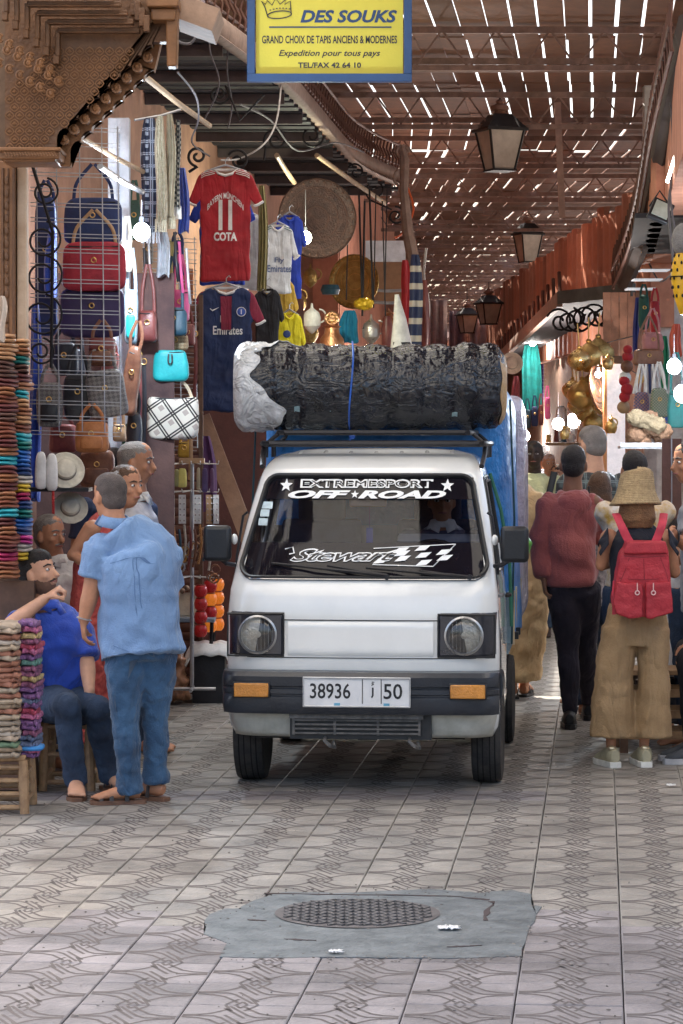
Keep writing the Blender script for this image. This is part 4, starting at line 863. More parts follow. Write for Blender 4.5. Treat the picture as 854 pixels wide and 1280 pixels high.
# roof cap
top = rows[-1]; o = len(mb.v)
cx_ = V(0, .5 * (pz(1.728)[1] + CABY), 0)
for sc, zz in ((.92, 1.738), (.75, 1.747), (.4, 1.753)):
    mb.v += [V(p.x * sc, cx_.y + (p.y - cx_.y) * sc, zz) for p in top]
prev = (len(ZS) - 1) * n
for r in range(3):
    cur = o + r * n
    for i in range(n): k = (i + 1) % n; mb.f.append((prev + i, prev + k, cur + k, cur + i))
    prev = cur
mb.f.append(tuple(prev + i for i in range(n)))
body = mb.build("cab_body", PAINT, van)
md = body.modifiers.new("thick", 'SOLIDIFY'); md.thickness = .018; md.offset = -1
# roof gutters / stamped ribs
for i in range(7):
    x = -.42 + .14 * i; mb = MB(); mb.tube([V(x, .95, 1.712), V(x * .98, 1.05, 1.735), V(x * .95, 1.36, 1.742)], (.012, .005), 6, side=(1, 0, 0)); mb.build("roof_rib", PAINT, van)
# rubber round the windscreen
def fr(x, z, off=0.): return front(x, z, off)
def wpath(hw0, hw1, z0, z1, r, off, n=7):
    pts = []
    def corner(cx, cz, a0, a1):
        for i in range(n + 1):
            a = math.radians(a0 + (a1 - a0) * i / n); pts.append((cx + r * math.cos(a), cz + r * math.sin(a)))
    def seg(a, b, k=10):
        for i in range(1, k): pts.append((lerp(a[0], b[0], i / k), lerp(a[1], b[1], i / k)))
    corner(-hw0 + r, z0 + r, 180, 270); seg((-hw0 + r, z0), (hw0 - r, z0), 16); corner(hw0 - r, z0 + r, 270, 360); seg((hw0, z0 + r), (hw1, z1 - r)); corner(hw1 - r, z1 - r, 0, 90)
    seg((hw1 - r, z1), (-hw1 + r, z1), 16); corner(-hw1 + r, z1 - r, 90, 180); seg((-hw1, z1 - r), (-hw0, z0 + r)); return [fr(x, z, off) for x, z in pts]
wr = wpath(.632, .550, 1.092, 1.607, .07, .008)
mb = MB(); mb.tube(wr, (.019, .012), 8, closed=True); mb.build("windscreen_seal", RUB, van)
mb = MB(); mb.tube(wpath(.635, .553, 1.089, 1.610, .07, .019), .0035, 6, closed=True); mb.build("chrome_strip", CHROME, van)
GL = glass("windscreen_glass", (.68, .68, .73), .0)
def gp(u, v):
    z = lerp(1.095, 1.604, v); hw = lerp(.63, .548, v); return front(lerp(-hw, hw, u), z, -.004)
mb = MB(); mb.grid(gp, 24, 20); ws = mb.build("windscreen", GL, van)
BAND = M("black_window_film", (.008, .007, .011), .06, bump=0, spec=.3); VIN = M("white_vinyl", (.80, .82, .82), .5, var=.04, bump=0)
def gs(x, z, off=.004): return front(x, z, off)
def band(z0, z1, ww0, ww1):
    mb = MB(); mb.grid(lambda u, v: gs(lerp(-lerp(ww0, ww1, v), lerp(ww0, ww1, v), u), lerp(z0, z1, v), .000), 24, 6); return mb.build("window_film", BAND, ws)
band(1.487, 1.600, .563, .545); band(1.105, 1.268, .625, .600)
def star(c, r, mat, parent, off=.007):
    mb = MB(); pts = [(c[0] + (r if i % 2 == 0 else r * .42) * math.sin(i * math.pi / 5), c[1] + (r if i % 2 == 0 else r * .42) * math.cos(i * math.pi / 5)) for i in range(10)]
    mb.add([gs(*c, off)] + [gs(x, z, off) for x, z in pts], [(0, 1 + (i + 1) % 10, 1 + i) for i in range(10)]); return mb.build("star", mat, parent, smooth=False)
HX = -.012
text("lettering", "EXTREMESPORT", .70, .046, lambda x, z: gs(HX + x, 1.568 + z, .006), VIN, ws, bold=.055, sub=2, space=1.0)
text("lettering", "EXTREMESPORT", .675, .031, lambda x, z: gs(HX + x, 1.568 + z, .008), BAND, ws, bold=.0, sub=2, space=1.04)
text("lettering", "OFF", .33, .042, lambda x, z: gs(HX - .245 + x, 1.512 + z, .007), VIN, ws, bold=.05, shear=.3, sub=2)
text("lettering", "ROAD", .46, .042, lambda x, z: gs(HX + .19 + x, 1.512 + z, .007), VIN, ws, bold=.05, shear=.3, sub=2)
star((HX - .057, 1.512), .022, VIN, ws); star((HX - .425, 1.558), .036, VIN, ws); star((HX + .425, 1.558), .036, VIN, ws)
text("lettering", "Stewart", .56, .066, lambda x, z: gs(-.10 + x, 1.205 + z + .04 * (x + .2) * .2, .006), VIN, ws, bold=.04, shear=.55, sub=2, space=.86)
text("lettering", "Stewart", .545, .054, lambda x, z: gs(-.10 + x, 1.2045 + z + .04 * (x + .2) * .2, .008), BAND, ws, bold=.0, shear=.55, sub=2, space=.88)
mb = MB(); mb.tube([gs(-.41, 1.235, .008), gs(-.37, 1.245, .008), gs(-.36, 1.215, .008), gs(-.385, 1.21, .008)], (.004, .001), 5, side=(1, 0, 0)); mb.build("swash", VIN, ws)
for r in range(3):       # chequered flag
    for c in range(6):
        if (r + c) % 2: continue
        x0, x1 = .10 + c * .055, .155 + c * .055; z0, z1 = 1.165 + r * .026 + .012 * math.sin(c), 1.191 + r * .026 + .012 * math.sin(c); sh = .05 * (r - 1)
        mb = MB(); mb.add([gs(x0 + sh, z0, .007), gs(x1 + sh, z0 + .004, .007), gs(x1 + sh + .03, z1 + .004, .007), gs(x0 + sh + .03, z1, .007)], [(0, 1, 2, 3)]); mb.build("flag_check", VIN, ws, smooth=False)
for a, b in (((.05, 1.240), (.47, 1.262)), ((.05, 1.16), (.36, 1.152)), ((.36, 1.152), (.47, 1.262))):
    mb = MB(); mb.tube([gs(*a, .007), gs(*b, .007)], (.003, .001), 5); mb.build("flag_edge", VIN, ws)
for i, (z, w_) in enumerate(((1.455, .06), (1.415, .05), (1.37, .05))):
    mb = MB(); mb.grid(lambda u, v: gs(-.56 + .012 * (1.455 - z) * -8 + u * w_, z - .018 + .036 * v, .002), 2, 2); mb.build("tax_sticker", M("pale_sticker", (.5, .62, .66), .4), ws)
# wipers
for x0, z0, x1, z1 in ((.13, 1.108, -.18, 1.155), (.13, 1.108, -.47, 1.165), (.55, 1.10, .02, 1.145), (.55, 1.10, .30, 1.13)):
    n_ = 8; pts = [front(lerp(x0, x1, i / n_), lerp(z0, z1, i / n_) , .03 - .008 * (i > 5)) for i in range(n_ + 1)]; mb = MB(); mb.tube(pts, [.010] * 4 + [.007] * (n_ - 3), 6); mb.build("wiper", BLACK, van)
for x in (.13, .55):
    mb = MB(); mb.tube([front(x, 1.10, 0), front(x, 1.10, .04)], .014, 10); mb.build("wiper_pivot", BLACK, van)
# front panel lines
def line_on(pts, off, r, nm, mat):
    mb = MB(); mb.tube([front(x, z, off) for x, z in pts], r, 6, side=(0, 0, 1)); return mb.build(nm, mat, van)
line_on([(x * .1, .883) for x in range(-4, 5)], .002, (.0028, .004), "panel_seam", RUB); line_on([(x * .1 - .05, .692) for x in range(-6, 8)], .001, (.0025, .004), "panel_seam", RUB)
mb = MB(); mb.grid(lambda u, v: front(-.37 + .74 * u, .70 + .178 * v, .012 * min(1, 10 * min(v, 1 - v))), 16, 12); mb.build("nose_panel", PAINT, van)
# headlights
for sx_ in (-1, 1):
    c = V(sx_ * .537, .022, .808); hl = MB(); w2, h2 = .158, .122
    hl.grid(lambda u, v: front(c.x - w2 + 2 * w2 * u, c.z - h2 + 2 * h2 * v, .016 if (.0 < u < 1 and .0 < v < 1) else -.01), 12, 10); ho = hl.build("headlight", M("headlight_housing", (.018, .02, .03), .3, coat=.4), van)
    fy = front(c.x, c.z).y
    mb = MB(); mb.tube([V(c.x + a, fy - .022, c.z + b) for a, b in ((-.142, -.106), (.142, -.106), (.142, .106), (-.142, .106))], .008, 6, closed=True); mb.build("bezel_edge", RUB, ho)
    mb = MB(); mb._lathe([(.098, .0), (.100, .022), (.091, .026), (.089, .012), (.0885, .0)], 32, V(c.x - sx_ * .012, fy - .012, c.z), V(0, -1, 0)); mb.build("headlight_rim", M('dull_chrome', (.42, .42, .42), .3, .9), ho)
    mb = MB(); mb._lathe([(.086, .004), (.080, .014), (.06, .022), (.03, .027), (.001, .029)], 28, V(c.x - sx_ * .012, fy - .012, c.z), V(0, -1, 0)); mb.build("headlight_glass", glass("lens_glass", (.8, .78, .74), .04, .12), ho)
    mb = MB(); mb._lathe([(.087, .006), (.07, -.006), (.04, -.012), (.018, -.012), (.016, .012), (.001, .014)], 28, V(c.x - sx_ * .012, fy - .012, c.z), V(0, -1, 0)); mb.build("reflector", M("reflector_metal", (.62, .60, .56), .35, .6, bump=.6, bscale=60), ho)
    for i in range(9):
        a = -.075 + .01875 * i; hh = math.sqrt(max(.0001, .082 ** 2 - a * a)); mb = MB(); mb.bar(V(c.x - sx_ * .012 + a, fy - .034, c.z - hh), V(c.x - sx_ * .012 + a, fy - .034, c.z + hh), .0007, .002); mb.build("lens_rib", M("lens_rib_glass", (.55, .56, .56), .15, bump=0), ho)
# bumper
mb = MB()
def bsec(x):
    s = abs(x) / .70; return V(x, .035 * s * s + .11 * max(0, s - .9) * 10 * max(0, s - .9) * 10 * .5, 0)
sec = [(.030, .412), (-.010, .416), (-.026, .440), (-.026, .495), (-.016, .503), (-.016, .512), (-.026, .518), (-.026, .535), (-.016, .541), (-.016, .550), (-.026, .557), (-.030, .600), (-.012, .620), (.035, .626)]
xs = [-.70, -.695, -.67, -.63, -.55, -.4, -.2, 0, .2, .4, .55, .63, .67, .695, .70]
mb.grid(lambda u, v: bsec(xs[round(u * 14)]) + V(0, sec[round(v * 13)][0] - .02, sec[round(v * 13)][1]), 14, 13)
bo = mb.build("front_bumper", BUMP, van, solid=.01)
for sx_ in (-1, 1):
    mb = MB(); mb.box((sx_ * .548, -.040, .533), (.176, .030, .070)); mb.build("indicator_lamp", M("amber_lens", (.55, .22, .03), .25, bump=.4, bscale=120, coat=.5), bo, bevel=.006)
    mb = MB(); mb.box((sx_ * .548, -.034, .533), (.190, .030, .082)); mb.build("lamp_surround", RUB, bo, bevel=.005)
    mb = MB(); mb.tube([V(sx_ * .70, .10, .55), V(sx_ * .705, .3, .55), V(sx_ * .70, .36, .55)], (.02, .075), 8, side=(1, 0, 0)); mb.build("bumper_end", BUMP, bo)
pl = MB(); pl.box((-.012, -.058, .527), (.545, .006, .152)); po = pl.build("licence_plate", M("plate_white", (.68, .68, .68), .35, var=.06), bo, bevel=.004)
mb = MB(); hw, hh = .268, .072; mb.tube([V(-.012 + a, -.064, .527 + b) for a, b in ((-hw, -hh), (hw, -hh), (hw, hh), (-hw, hh))], .0055, 6, closed=True); mb.build("plate_frame", M("dull_aluminium", (.5, .52, .55), .35, .8), po)
INK = M("plate_ink", (.012, .012, .014), .5, bump=0); pf = lambda cx, w, h, s, b=.03: text("plate_text", s, w, h, lambda x, z: V(cx + x, -.0625, .533 + z), INK, po, bold=b)
pf(-.145, .205, .078, "38936", .012); pf(.172, .095, .078, "50", .012)
for x in (-.012 + .02, -.012 + .115): mb = MB(); mb.box((x + .01, -.0625, .533), (.004, .001, .125)); mb.build("plate_divider", INK, po, smooth=False)
mb = MB(); mb.tube([V(.070, -.0625, .552), V(.070, -.0625, .512), V(.064, -.0625, .502)], (.0045, .001), 5, side=(1, 0, 0)); mb.build("plate_letter", INK, po)
mb = MB(); mb.tube([V(.078, -.0625, .578), V(.068, -.0625, .580), V(.066, -.0625, .572), V(.076, -.0625, .571), V(.064, -.0625, .563)], (.003, .001), 5, side=(1, 0, 0)); mb.build("plate_letter", INK, po)
for x in (-.11, .14): mb = MB(); mb.box((x, -.063, .464), (.03, .004, .018)); mb.build("plate_tape", M("blue_tape", (.12, .35, .5), .4), po)
# lower apron and grille
for sx_ in (-1, 1):
    mb = MB(); mb.grid(lambda u, v: front(sx_ * (lerp(.34, .688, u) - .03 * (1 - v) * u), lerp(.285, .412, v), .006), 10, 6); mb.build("apron_corner", DIRTY, van, solid=.01)
mb = MB(); mb.box((0, .06, .345), (.72, .05, .13)); go = mb.build("lower_grille", RUB, van)
GRM = M("grille_plastic", (.05, .05, .05), .6, col2=(.16, .15, .14), scale=20)
for i in range(4): mb = MB(); mb.box((-.02, .022, .312 + .022 * i), (.64, .02, .009)); mb.build("grille_slat", GRM, go)
for x in (-.34, -.13, .09, .30): mb = MB(); mb.box((x, .024, .345), (.012, .02, .085)); mb.build("grille_post", GRM, go)
mb = MB(); mb.box((-.02, .012, .398), (.68, .03, .022)); mb.build("grille_slat", GRM, go)
for x in (-.18, .25): mb = MB(); mb.tube([V(x, .05, .29), V(x, -.0, .275), V(x + .03, -.01, .25), V(x + .05, .02, .24), V(x + .04, .05, .265)], .010, 6); mb.build("tow_hook", GRM, van)
# underside and wheels
mb = MB(); mb.box((0, 1.6, .36), (1.15, 2.9, .16)); mb.box((0, .66, .27), (.95, .12, .08)); mb.box((.35, .9, .28), (.3, .5, .12)); mb.box((-.4, .3, .32), (.3, .3, .1)); mb.build("chassis", M("underbody", (.02, .02, .02), .9), van, smooth=False)
mb = MB(); mb.box((0, .50, .28), (.1, .1, .1)); mb.tube([V(-.5, .62, .25), V(.5, .62, .25)], .03, 8); mb.build("axle", M("underbody", (.02, .02, .02), .9), van)
TY = M("tyre_rubber", (.022, .021, .022), .75, col2=(.05, .045, .042), scale=14, bump=.5, bscale=50)
for wy in (.62, 2.46):
    for sx_ in (-1, 1):
        c = V(sx_ * .622, wy, .262); wh = thing("x", "x", "x"); del wh['label'], wh['category']; bpy.data.objects.remove(wh)
        mb = MB(); mb._lathe([(.165, -.074), (.225, -.080), (.252, -.074), (.261, -.05), (.262, 0), (.261, .05), (.252, .074), (.225, .080), (.165, .074)], 40, c, V(1, 0, 0)); wo = mb.build("wheel", TY, van)
        mb = MB(); mb._lathe([(.166, -.05), (.16, -.06), (.12, -.03), (.05, -.05), (.001, -.055)] if sx_ < 0 else [(.001, .055), (.05, .05), (.12, .03), (.16, .06), (.166, .05)], 28, c, V(1, 0, 0)); mb.build("rim", M("dusty_rim", (.35, .35, .35), .5, .6), wo)
        for k in (-.045, -.018, .018, .045): mb = MB(); mb.tube([c + V(k, math.cos(a) * .2615, math.sin(a) * .2615) for a in [i * math.pi / 20 for i in range(40)]], (.0035, .0012), 4, closed=True, side=(1, 0, 0)); mb.build("tread_groove", M("tread_dark", (.006, .006, .006), .9), wo)
for sx_ in (-1, 1):
    mb = MB(); mb.tube(arc(V(sx_ * .665, .64, .27), .33, 10, 170, 16, (0, 1, 0), (0, 0, 1)), (.012, .03), 8, side=(1, 0, 0)); mb.build("wheel_arch", M("arch_dirt", (.08, .08, .08), .8), van)
# doors
for sx_ in (-1, 1):
    def sd_(y, z, o=.003): return V(sx_ * (pz(z)[0] + o), y, z)
    mb = MB(); mb.tube([sd_(.34, .40), sd_(.32, .7), sd_(.33, 1.08), sd_(.50, 1.35), sd_(.72, 1.60), sd_(1.30, 1.60), sd_(1.32, 1.1), sd_(1.30, .42)], (.004, .003), 5); do = mb.build("door", RUB, van)
    mb = MB(); mb.grid(lambda u, v: sd_(lerp(lerp(.40, .76, v), 1.24, u), lerp(1.12, 1.565, v), -.004), 6, 6); mb.build("door_window", glass("side_glass", (.35, .37, .4), .05), do)
    mb = MB(); mb.tube([sd_(.40, 1.11, .006), sd_(.60, 1.37, .006), sd_(.76, 1.575, .006), sd_(1.25, 1.575, .006), sd_(1.26, 1.11, .006)], .010, 6, closed=True); mb.build("window_seal", RUB, do)
    mb = MB(); mb.tube([sd_(1.10, .95, .01), sd_(1.12, .95, .03), sd_(1.22, .95, .03), sd_(1.24, .95, .01)], .010, 6); mb.build("door_handle", BLACK, do)
    mb = MB(); mb.tube([sd_(.42, 1.42, .0), sd_(.43, 1.40, .02), sd_(.40, 1.2, .018), sd_(.38, 1.1, .01)], .007, 6); mb.build("quarter_light_bar", BLACK, do)
# mirrors
for sx_, dx in ((1, .775), (-1, -.755)):
    mb = MB(); mb.box((dx, .20, 1.265), (.145, .055, .185)); mo = mb.build("wing_mirror", M('mirror_black', (.008, .010, .014), .4, bump=.1), van, bevel=.022); mb = MB(); mb.tube([V(sx_ * .67, .26, 1.15), V(sx_ * .71, .22, 1.16), V(dx, .21, 1.2)], .012, 8); mb.build("mirror_arm", BLACK, mo); mb = MB(); mb.ball(V(sx_ * .672, .24, 1.285), (.018, .03, .028)); mb.build("mirror_hinge", PAINT, mo)
# interior
INT = M("dark_interior", (.07, .07, .09), .8); SEAT = M("seat_cloth", (.05, .06, .11), .85)
mb = MB(); mb.box((0, .36, 1.02), (1.2, .30, .14)); mb.box((0, .9, .62), (1.2, .9, .08)); mb.build("dashboard", INT, van, bevel=.02)
for x in (-.32, .32):
    mb = MB(); mb.box((x, 1.02, .78), (.46, .42, .16)); mb.box((x, 1.25, 1.08), (.44, .10, .56)); mb.box((x, 1.25, 1.42), (.26, .08, .16)); mb.build("seat", SEAT, van, bevel=.03)
mb = MB(); mb.box((0, 1.38, 1.2), (1.22, .02, .18)); mb.box((0, 1.38, 1.02), (1.2, .02, .6)); mb.build("cab_rear_wall", M("pale_interior_panel", (.3, .31, .33), .7), van)
mb = MB(); mb.tube(arc(V(.33, .60, 1.10), .19, 0, 350, 24, (1, 0, 0), (0, .5, .86)), .011, 6, closed=True); mb.build("steering_wheel", BLACK, van)
mb = MB(); mb.box((-.02, .72, 1.47), (.20, .02, .06)); mb.build("rear_view_mirror", M("mirror_flesh_reflection", (.6, .45, .38), .2, .6), van, bevel=.01)  # flesh-toned reflection is put into the mirror's base colour
mb = MB(); mb.tube([V(-.01, .70, 1.44), V(-.01, .70, 1.33)], .002, 4); mb.box((-.01, .70, 1.285), (.035, .006, .09)); mb.build("hanging_air_freshener", M("blue_ribbon", (.02, .05, .35), .6), van)
# load bed
BEDM = M("bed_blue_grey", (.22, .34, .42), .5, scale=8, col2=(.3, .42, .48)); mb = MB()
mb.box((0, 2.35, .63), (1.40, 1.72, .06)); mb.build("load_bed", BEDM, van, smooth=False)
for sx_ in (-1, 1):
    mb = MB(); mb.box((sx_ * .705, 2.35, .80), (.03, 1.70, .28)); so = mb.build("bed_side", BEDM, van, smooth=False)
    for y in (1.55, 1.95, 2.4, 2.85): mb = MB(); mb.box((sx_ * .728, y, .80), (.012, .05, .30)); mb.build("side_rib", M("bed_rib_tan", (.5, .4, .25), .6), so)
    for y in (1.56, 1.9): mb = MB(); mb.box((sx_ * .74, y, .70), (.03, .05, .04)); mb.build("latch", BLACK, so)
# roof rack
rk = thing("x", "x", "x"); bpy.data.objects.remove(rk)
mb = MB()
def rackrail(z, x, y0, y1, r): mb.tube(spline([V(-x, y1, z), V(-x, y0 + .10, z), V(-x + .03, y0 + .02, z), V(-x + .10, y0, z), V(x - .10, y0, z), V(x - .03, y0 + .02, z), V(x, y0 + .10, z), V(x, y1, z)], 5), r, 8)
rackrail(1.775, .60, .86, 3.0, .017); rackrail(1.835, .52, .90, 3.0, .014)
for x in (-.60, .60):
    for y in (.98, 1.34, 2.9): mb.tube([V(x, y, 1.70), V(x, y, 1.78)], .014, 8)
for x in (-.52, .52):
    for y in (.95, 1.5): mb.tube([V(x * 1.13, y, 1.778), V(x, y, 1.835)], .012, 6)
for y in (1.2, 1.6, 2.1, 2.6): mb.tube([V(-.60, y, 1.78), V(.60, y, 1.78)], .013, 8)
for x in (-.585, .585): mb.tube([V(x, .70, 1.655), V(x * 1.02, .82, 1.72), V(x * 1.02, .90, 1.775)], .014, 8)
mb.build("roof_rack", BLACK, van)

# ---- the roll on the rack
vm = Matrix.Translation(van.location) @ Matrix.Rotation(van.rotation_euler.z, 4, 'Z')
rc = vm @ V(-.055, 1.26, 2.088)
PLASTIC = M("black_stretch_film", (.010, .012, .018), .10, scale=6, bump=.12, bscale=16, dist=.006, var=.6, spec=.55); folds(PLASTIC, 5, .012, 1., (.8, 2.4, 2.0))
nt = PLASTIC.node_tree
for nd in nt.nodes:
    if nd.type == 'TEX_NOISE' and abs(nd.inputs["Scale"].default_value - 16) < .1:
        mp = nt.nodes.new("ShaderNodeMapping"); mp.inputs["Scale"].default_value = (2.6, .6, .8); mp.inputs["Rotation"].default_value = (0, .5, 0); tc = nt.nodes.new("ShaderNodeTexCoord"); nt.links.new(tc.outputs["Object"], mp.inputs[0]); nt.links.new(mp.outputs[0], nd.inputs["Vector"]); nd.inputs["Distortion"].default_value = 1.2
roll = thing("rolled_bundle", "big roll wrapped in shiny black plastic lying across the van's roof rack", "bundle", rc, 0)
RW = .735; bands = [-.55, -.40, -.22, -.05, .12, .30, .46, .60]
def rr_(x, a, o=0.):
    r = .242 - .012 * math.exp(-((x - RW) / .04) ** 2) * 2
    for b in bands: r -= .016 * math.exp(-((x - b) / .030) ** 2)
    r += .009 * math.sin(x * 24 + 1.5) * .4 + .008 * noise.noise(V(x * 9, math.cos(a) * 2.2, math.sin(a) * 2.2)) + .0065 * noise.noise(V(x * 34 + math.sin(a) * 3, math.cos(a) * 5, math.sin(a) * 5)) + .004 * noise.noise(V(x * 70, math.cos(a) * 8, math.sin(a) * 8))
    e = max(0, abs(x) - (RW - .05)) / .05; r *= math.sqrt(max(0, 1 - .32 * e * e)); return r + o
mb = MB(); mb.grid(lambda u, v: (lambda x, a: V(x, math.cos(a) * rr_(x, a) * 1.0, math.sin(a) * rr_(x, a) - .01 * math.cos(x * 3)))(-RW + 2 * RW * v, u * 2 * math.pi), 90, 220, wrap=True)
for s in (0, 220): mb.f.append(tuple(s * 90 + i for i in range(90)) if s else tuple(reversed(range(90))))
mb.build("black_wrapping", PLASTIC, roll)
def edge(a): return -.50 + .09 * math.sin(a * 2 + .6) + .12 * noise.noise(V(math.cos(a) * 2.4, math.sin(a) * 2.4, 3.)) + (.06 if math.sin(a) > .75 else 0) - .14 * max(0, math.cos(a - math.pi - .0) - .2)
WF = M("white_stretch_film", (.60, .62, .64), .25, scale=8, bump=.4, bscale=28, dist=.006, col2=(.7, .72, .74)); folds(WF, 7, .03, 1., (1, 1, 1))
mb = MB(); mb.grid(lambda u, v: (lambda a: (lambda x: V(x, math.cos(a) * rr_(x, a, .007), math.sin(a) * rr_(x, a, .007)))(lerp(-RW - .012, edge(a) + .02 * math.sin(a * 9) * math.sin(a * 4), v)))(u * 2 * math.pi), 90, 60, wrap=True)
mb.f.append(tuple(reversed(range(90)))); mb.build("white_end_wrapping", WF, roll, solid=.003)
mb = MB(); mb.grid(lambda u, v: (lambda a: (lambda x: V(x, math.cos(a) * rr_(x, a, .004), math.sin(a) * rr_(x, a, .004)))(lerp(RW - .022 + .006 * math.sin(a * 7), RW + .012, v)))(u * 2 * math.pi), 90, 6, wrap=True)
mb.f.append(tuple(6 * 90 + i for i in range(90))); mb.build("brown_end_cover", M("tan_end_film", (.42, .27, .13), .35, bump=.8, bscale=40), roll)
for b in bands[1:7]:   # small pale teal patches, one on each inner band
    mb = MB(); a0 = math.pi * 1.5 - 1.0 + R.uniform(-.15, .15); mb.grid(lambda u, v: (lambda x, a: V(x, math.cos(a) * rr_(x, a, .003), math.sin(a) * rr_(x, a, .003)))(b + .03 * (u - .5), a0 + .16 * v), 4, 4); mb.build("teal_patch", M("pale_teal_patch", (.22, .34, .38), .3), roll)
mb = MB(); x = -.105; mb.tube([V(x + .004 * math.sin(a * 3) + .012 * (math.sin(a)), math.cos(a) * rr_(x, a, .006), math.sin(a) * rr_(x, a, .006)) for a in [math.radians(q) for q in range(80, 262, 6)]] + [V(x + .005, -.14, -.265), V(x + .004, -.30, -.27)], .005, 6)
ROPE = M("blue_nylon_cord", (.02, .10, .45), .5); mb.ball(V(x + .005, -.31, -.275), (.016, .012, .014), 8, 6); mb.tube([V(x, -.31, -.275), V(x - .012, -.315, -.31)], .003, 5)
mb.v = [v for v in mb.v]; tag(mb.build("blue_cord", ROPE, base=None, loc=rc), "thin bright blue cord tying the black roll down to the rack", "cord")

# ---- cargo under the blue tarpaulin
TARP = M("blue_tarpaulin", (.008, .16, .50), .42, scale=4, col2=(.02, .23, .62), bump=.7, bscale=9, dist=.02)
cg = thing("tarpaulin_load", "tall load covered with a bright blue tarpaulin standing on the van's bed", "load", vm @ V(0, 2.3, .66), van.rotation_euler.z)
mb = MB()
def tp(u, v):
    a = u * 2 * math.pi; ex = .5; cx, cy = math.cos(a), math.sin(a); k = (abs(cx) ** (2 / .35) + abs(cy) ** (2 / .35)) ** (-.35 / 2); hw = lerp(.735, .70, v); 
    z = v * 1.42; w = .012 * noise.noise(V(cx * 5, cy * 5, z * 1.5)) + .006 * noise.noise(V(cx * 14, cy * 14, z * 4)); sh = 1 if v < .9 else 1 - .06 * ((v - .9) / .1) ** 2
    return V(cx * k * (hw + w) * sh, cy * k * (.84 + w) * sh, z)
mb.grid(tp, 96, 50, wrap=True); mb.f.append(tuple(50 * 96 + i for i in range(96))); mb.build("tarpaulin", TARP, cg)
mb = MB(); mb.tube([V(.72, -.85, .0), V(.735, -.85, .7), V(.71, -.84, 1.36)], .006, 6); mb.tube([V(-.72, -.85, .0), V(-.735, -.85, .7), V(-.71, -.84, 1.36)], .006, 6); mb.build("hem_cord", M("dark_hem", (.008, .05, .07), .6), cg)
CLP = M("milky_plastic_sheet", (.5, .48, .6), .22, scale=5, bump=1, bscale=14, dist=.012, coat=.4)
bl = thing("wrapped_bale", "tall bale wrapped in milky lavender plastic behind the blue tarpaulin's right corner", "bale", vm @ V(.585, 3.4, .66), van.rotation_euler.z)
def bale(u, v):
    p = pillow_pts(.34, 1.42, .5, .9, .35)(u, v); f = .012 * math.sin(u * 90) * min(1, v * 3) + .02 * noise.noise(V(u * 9, v * 5, 2)); return V(p.x + f, p.y + f, p.z + .70)
mb = MB(); mb.grid(bale, 120, 30, wrap=True); mb.build("milky_wrapping", CLP, bl)
mb = MB(); mb.tube([V(.78, -.80, .62), V(.79, -.80, .56), V(.78, -.80, .48)], [.02, .045, .03], 10); blob("green_bag_corner", mb, M("green_plastic", (.12, .42, .06), .35), cg, .008, 2, .015, .04)
GT = M("green_canvas", (.03, .16, .10), .7); mb = MB(); mb.tube([V(.60, -.88, .95), V(.66, -.88, .75), V(.71, -.88, .45), V(.72, -.88, .1)], .010, 8); mb.build("green_canvas_edge", GT, cg)

# ---- driver
dl = vm @ V(.36, 1.10, 0); m = Man(V(dl.x, dl.y, 0), 1.70, 0, .95)
X = lambda x, y, z: vm @ V(x, y, z)
m.world(pel=X(.36, 1.05, .93), chest=X(.36, 1.12, 1.20), neck=X(.355, 1.10, 1.335), head=X(.352, 1.07, 1.465), sh_l=X(.54, 1.12, 1.29), sh_r=X(.17, 1.12, 1.29), el_l=X(.57, 1.0, 1.06), wr_l=X(.46, .72, 1.10), el_r=X(.12, 1.0, 1.06), wr_r=X(.22, .72, 1.10),
        hip_l=X(.43, 1.0, .90), hip_r=X(.29, 1.0, .90), kn_l=X(.45, .62, .93), kn_r=X(.27, .62, .93), an_l=X(.44, .52, .70), an_r=X(.28, .52, .70))
m.base = V(dl.x, dl.y, .66); m.h = 1.55
m.start("driver in a white and navy striped polo shirt behind the van's windscreen", SK_T, feet=False, voxel=.008); m.h = 1.70
m.shirt(pattern("striped_polo", (.5, .52, .58), (.08, .09, .16), 'hstripe', 16.), 'short', .014, .03, collar=WHITE); m.trousers(DENIMD, .01); m.hair(HAIRB); m.face(HAIRB)
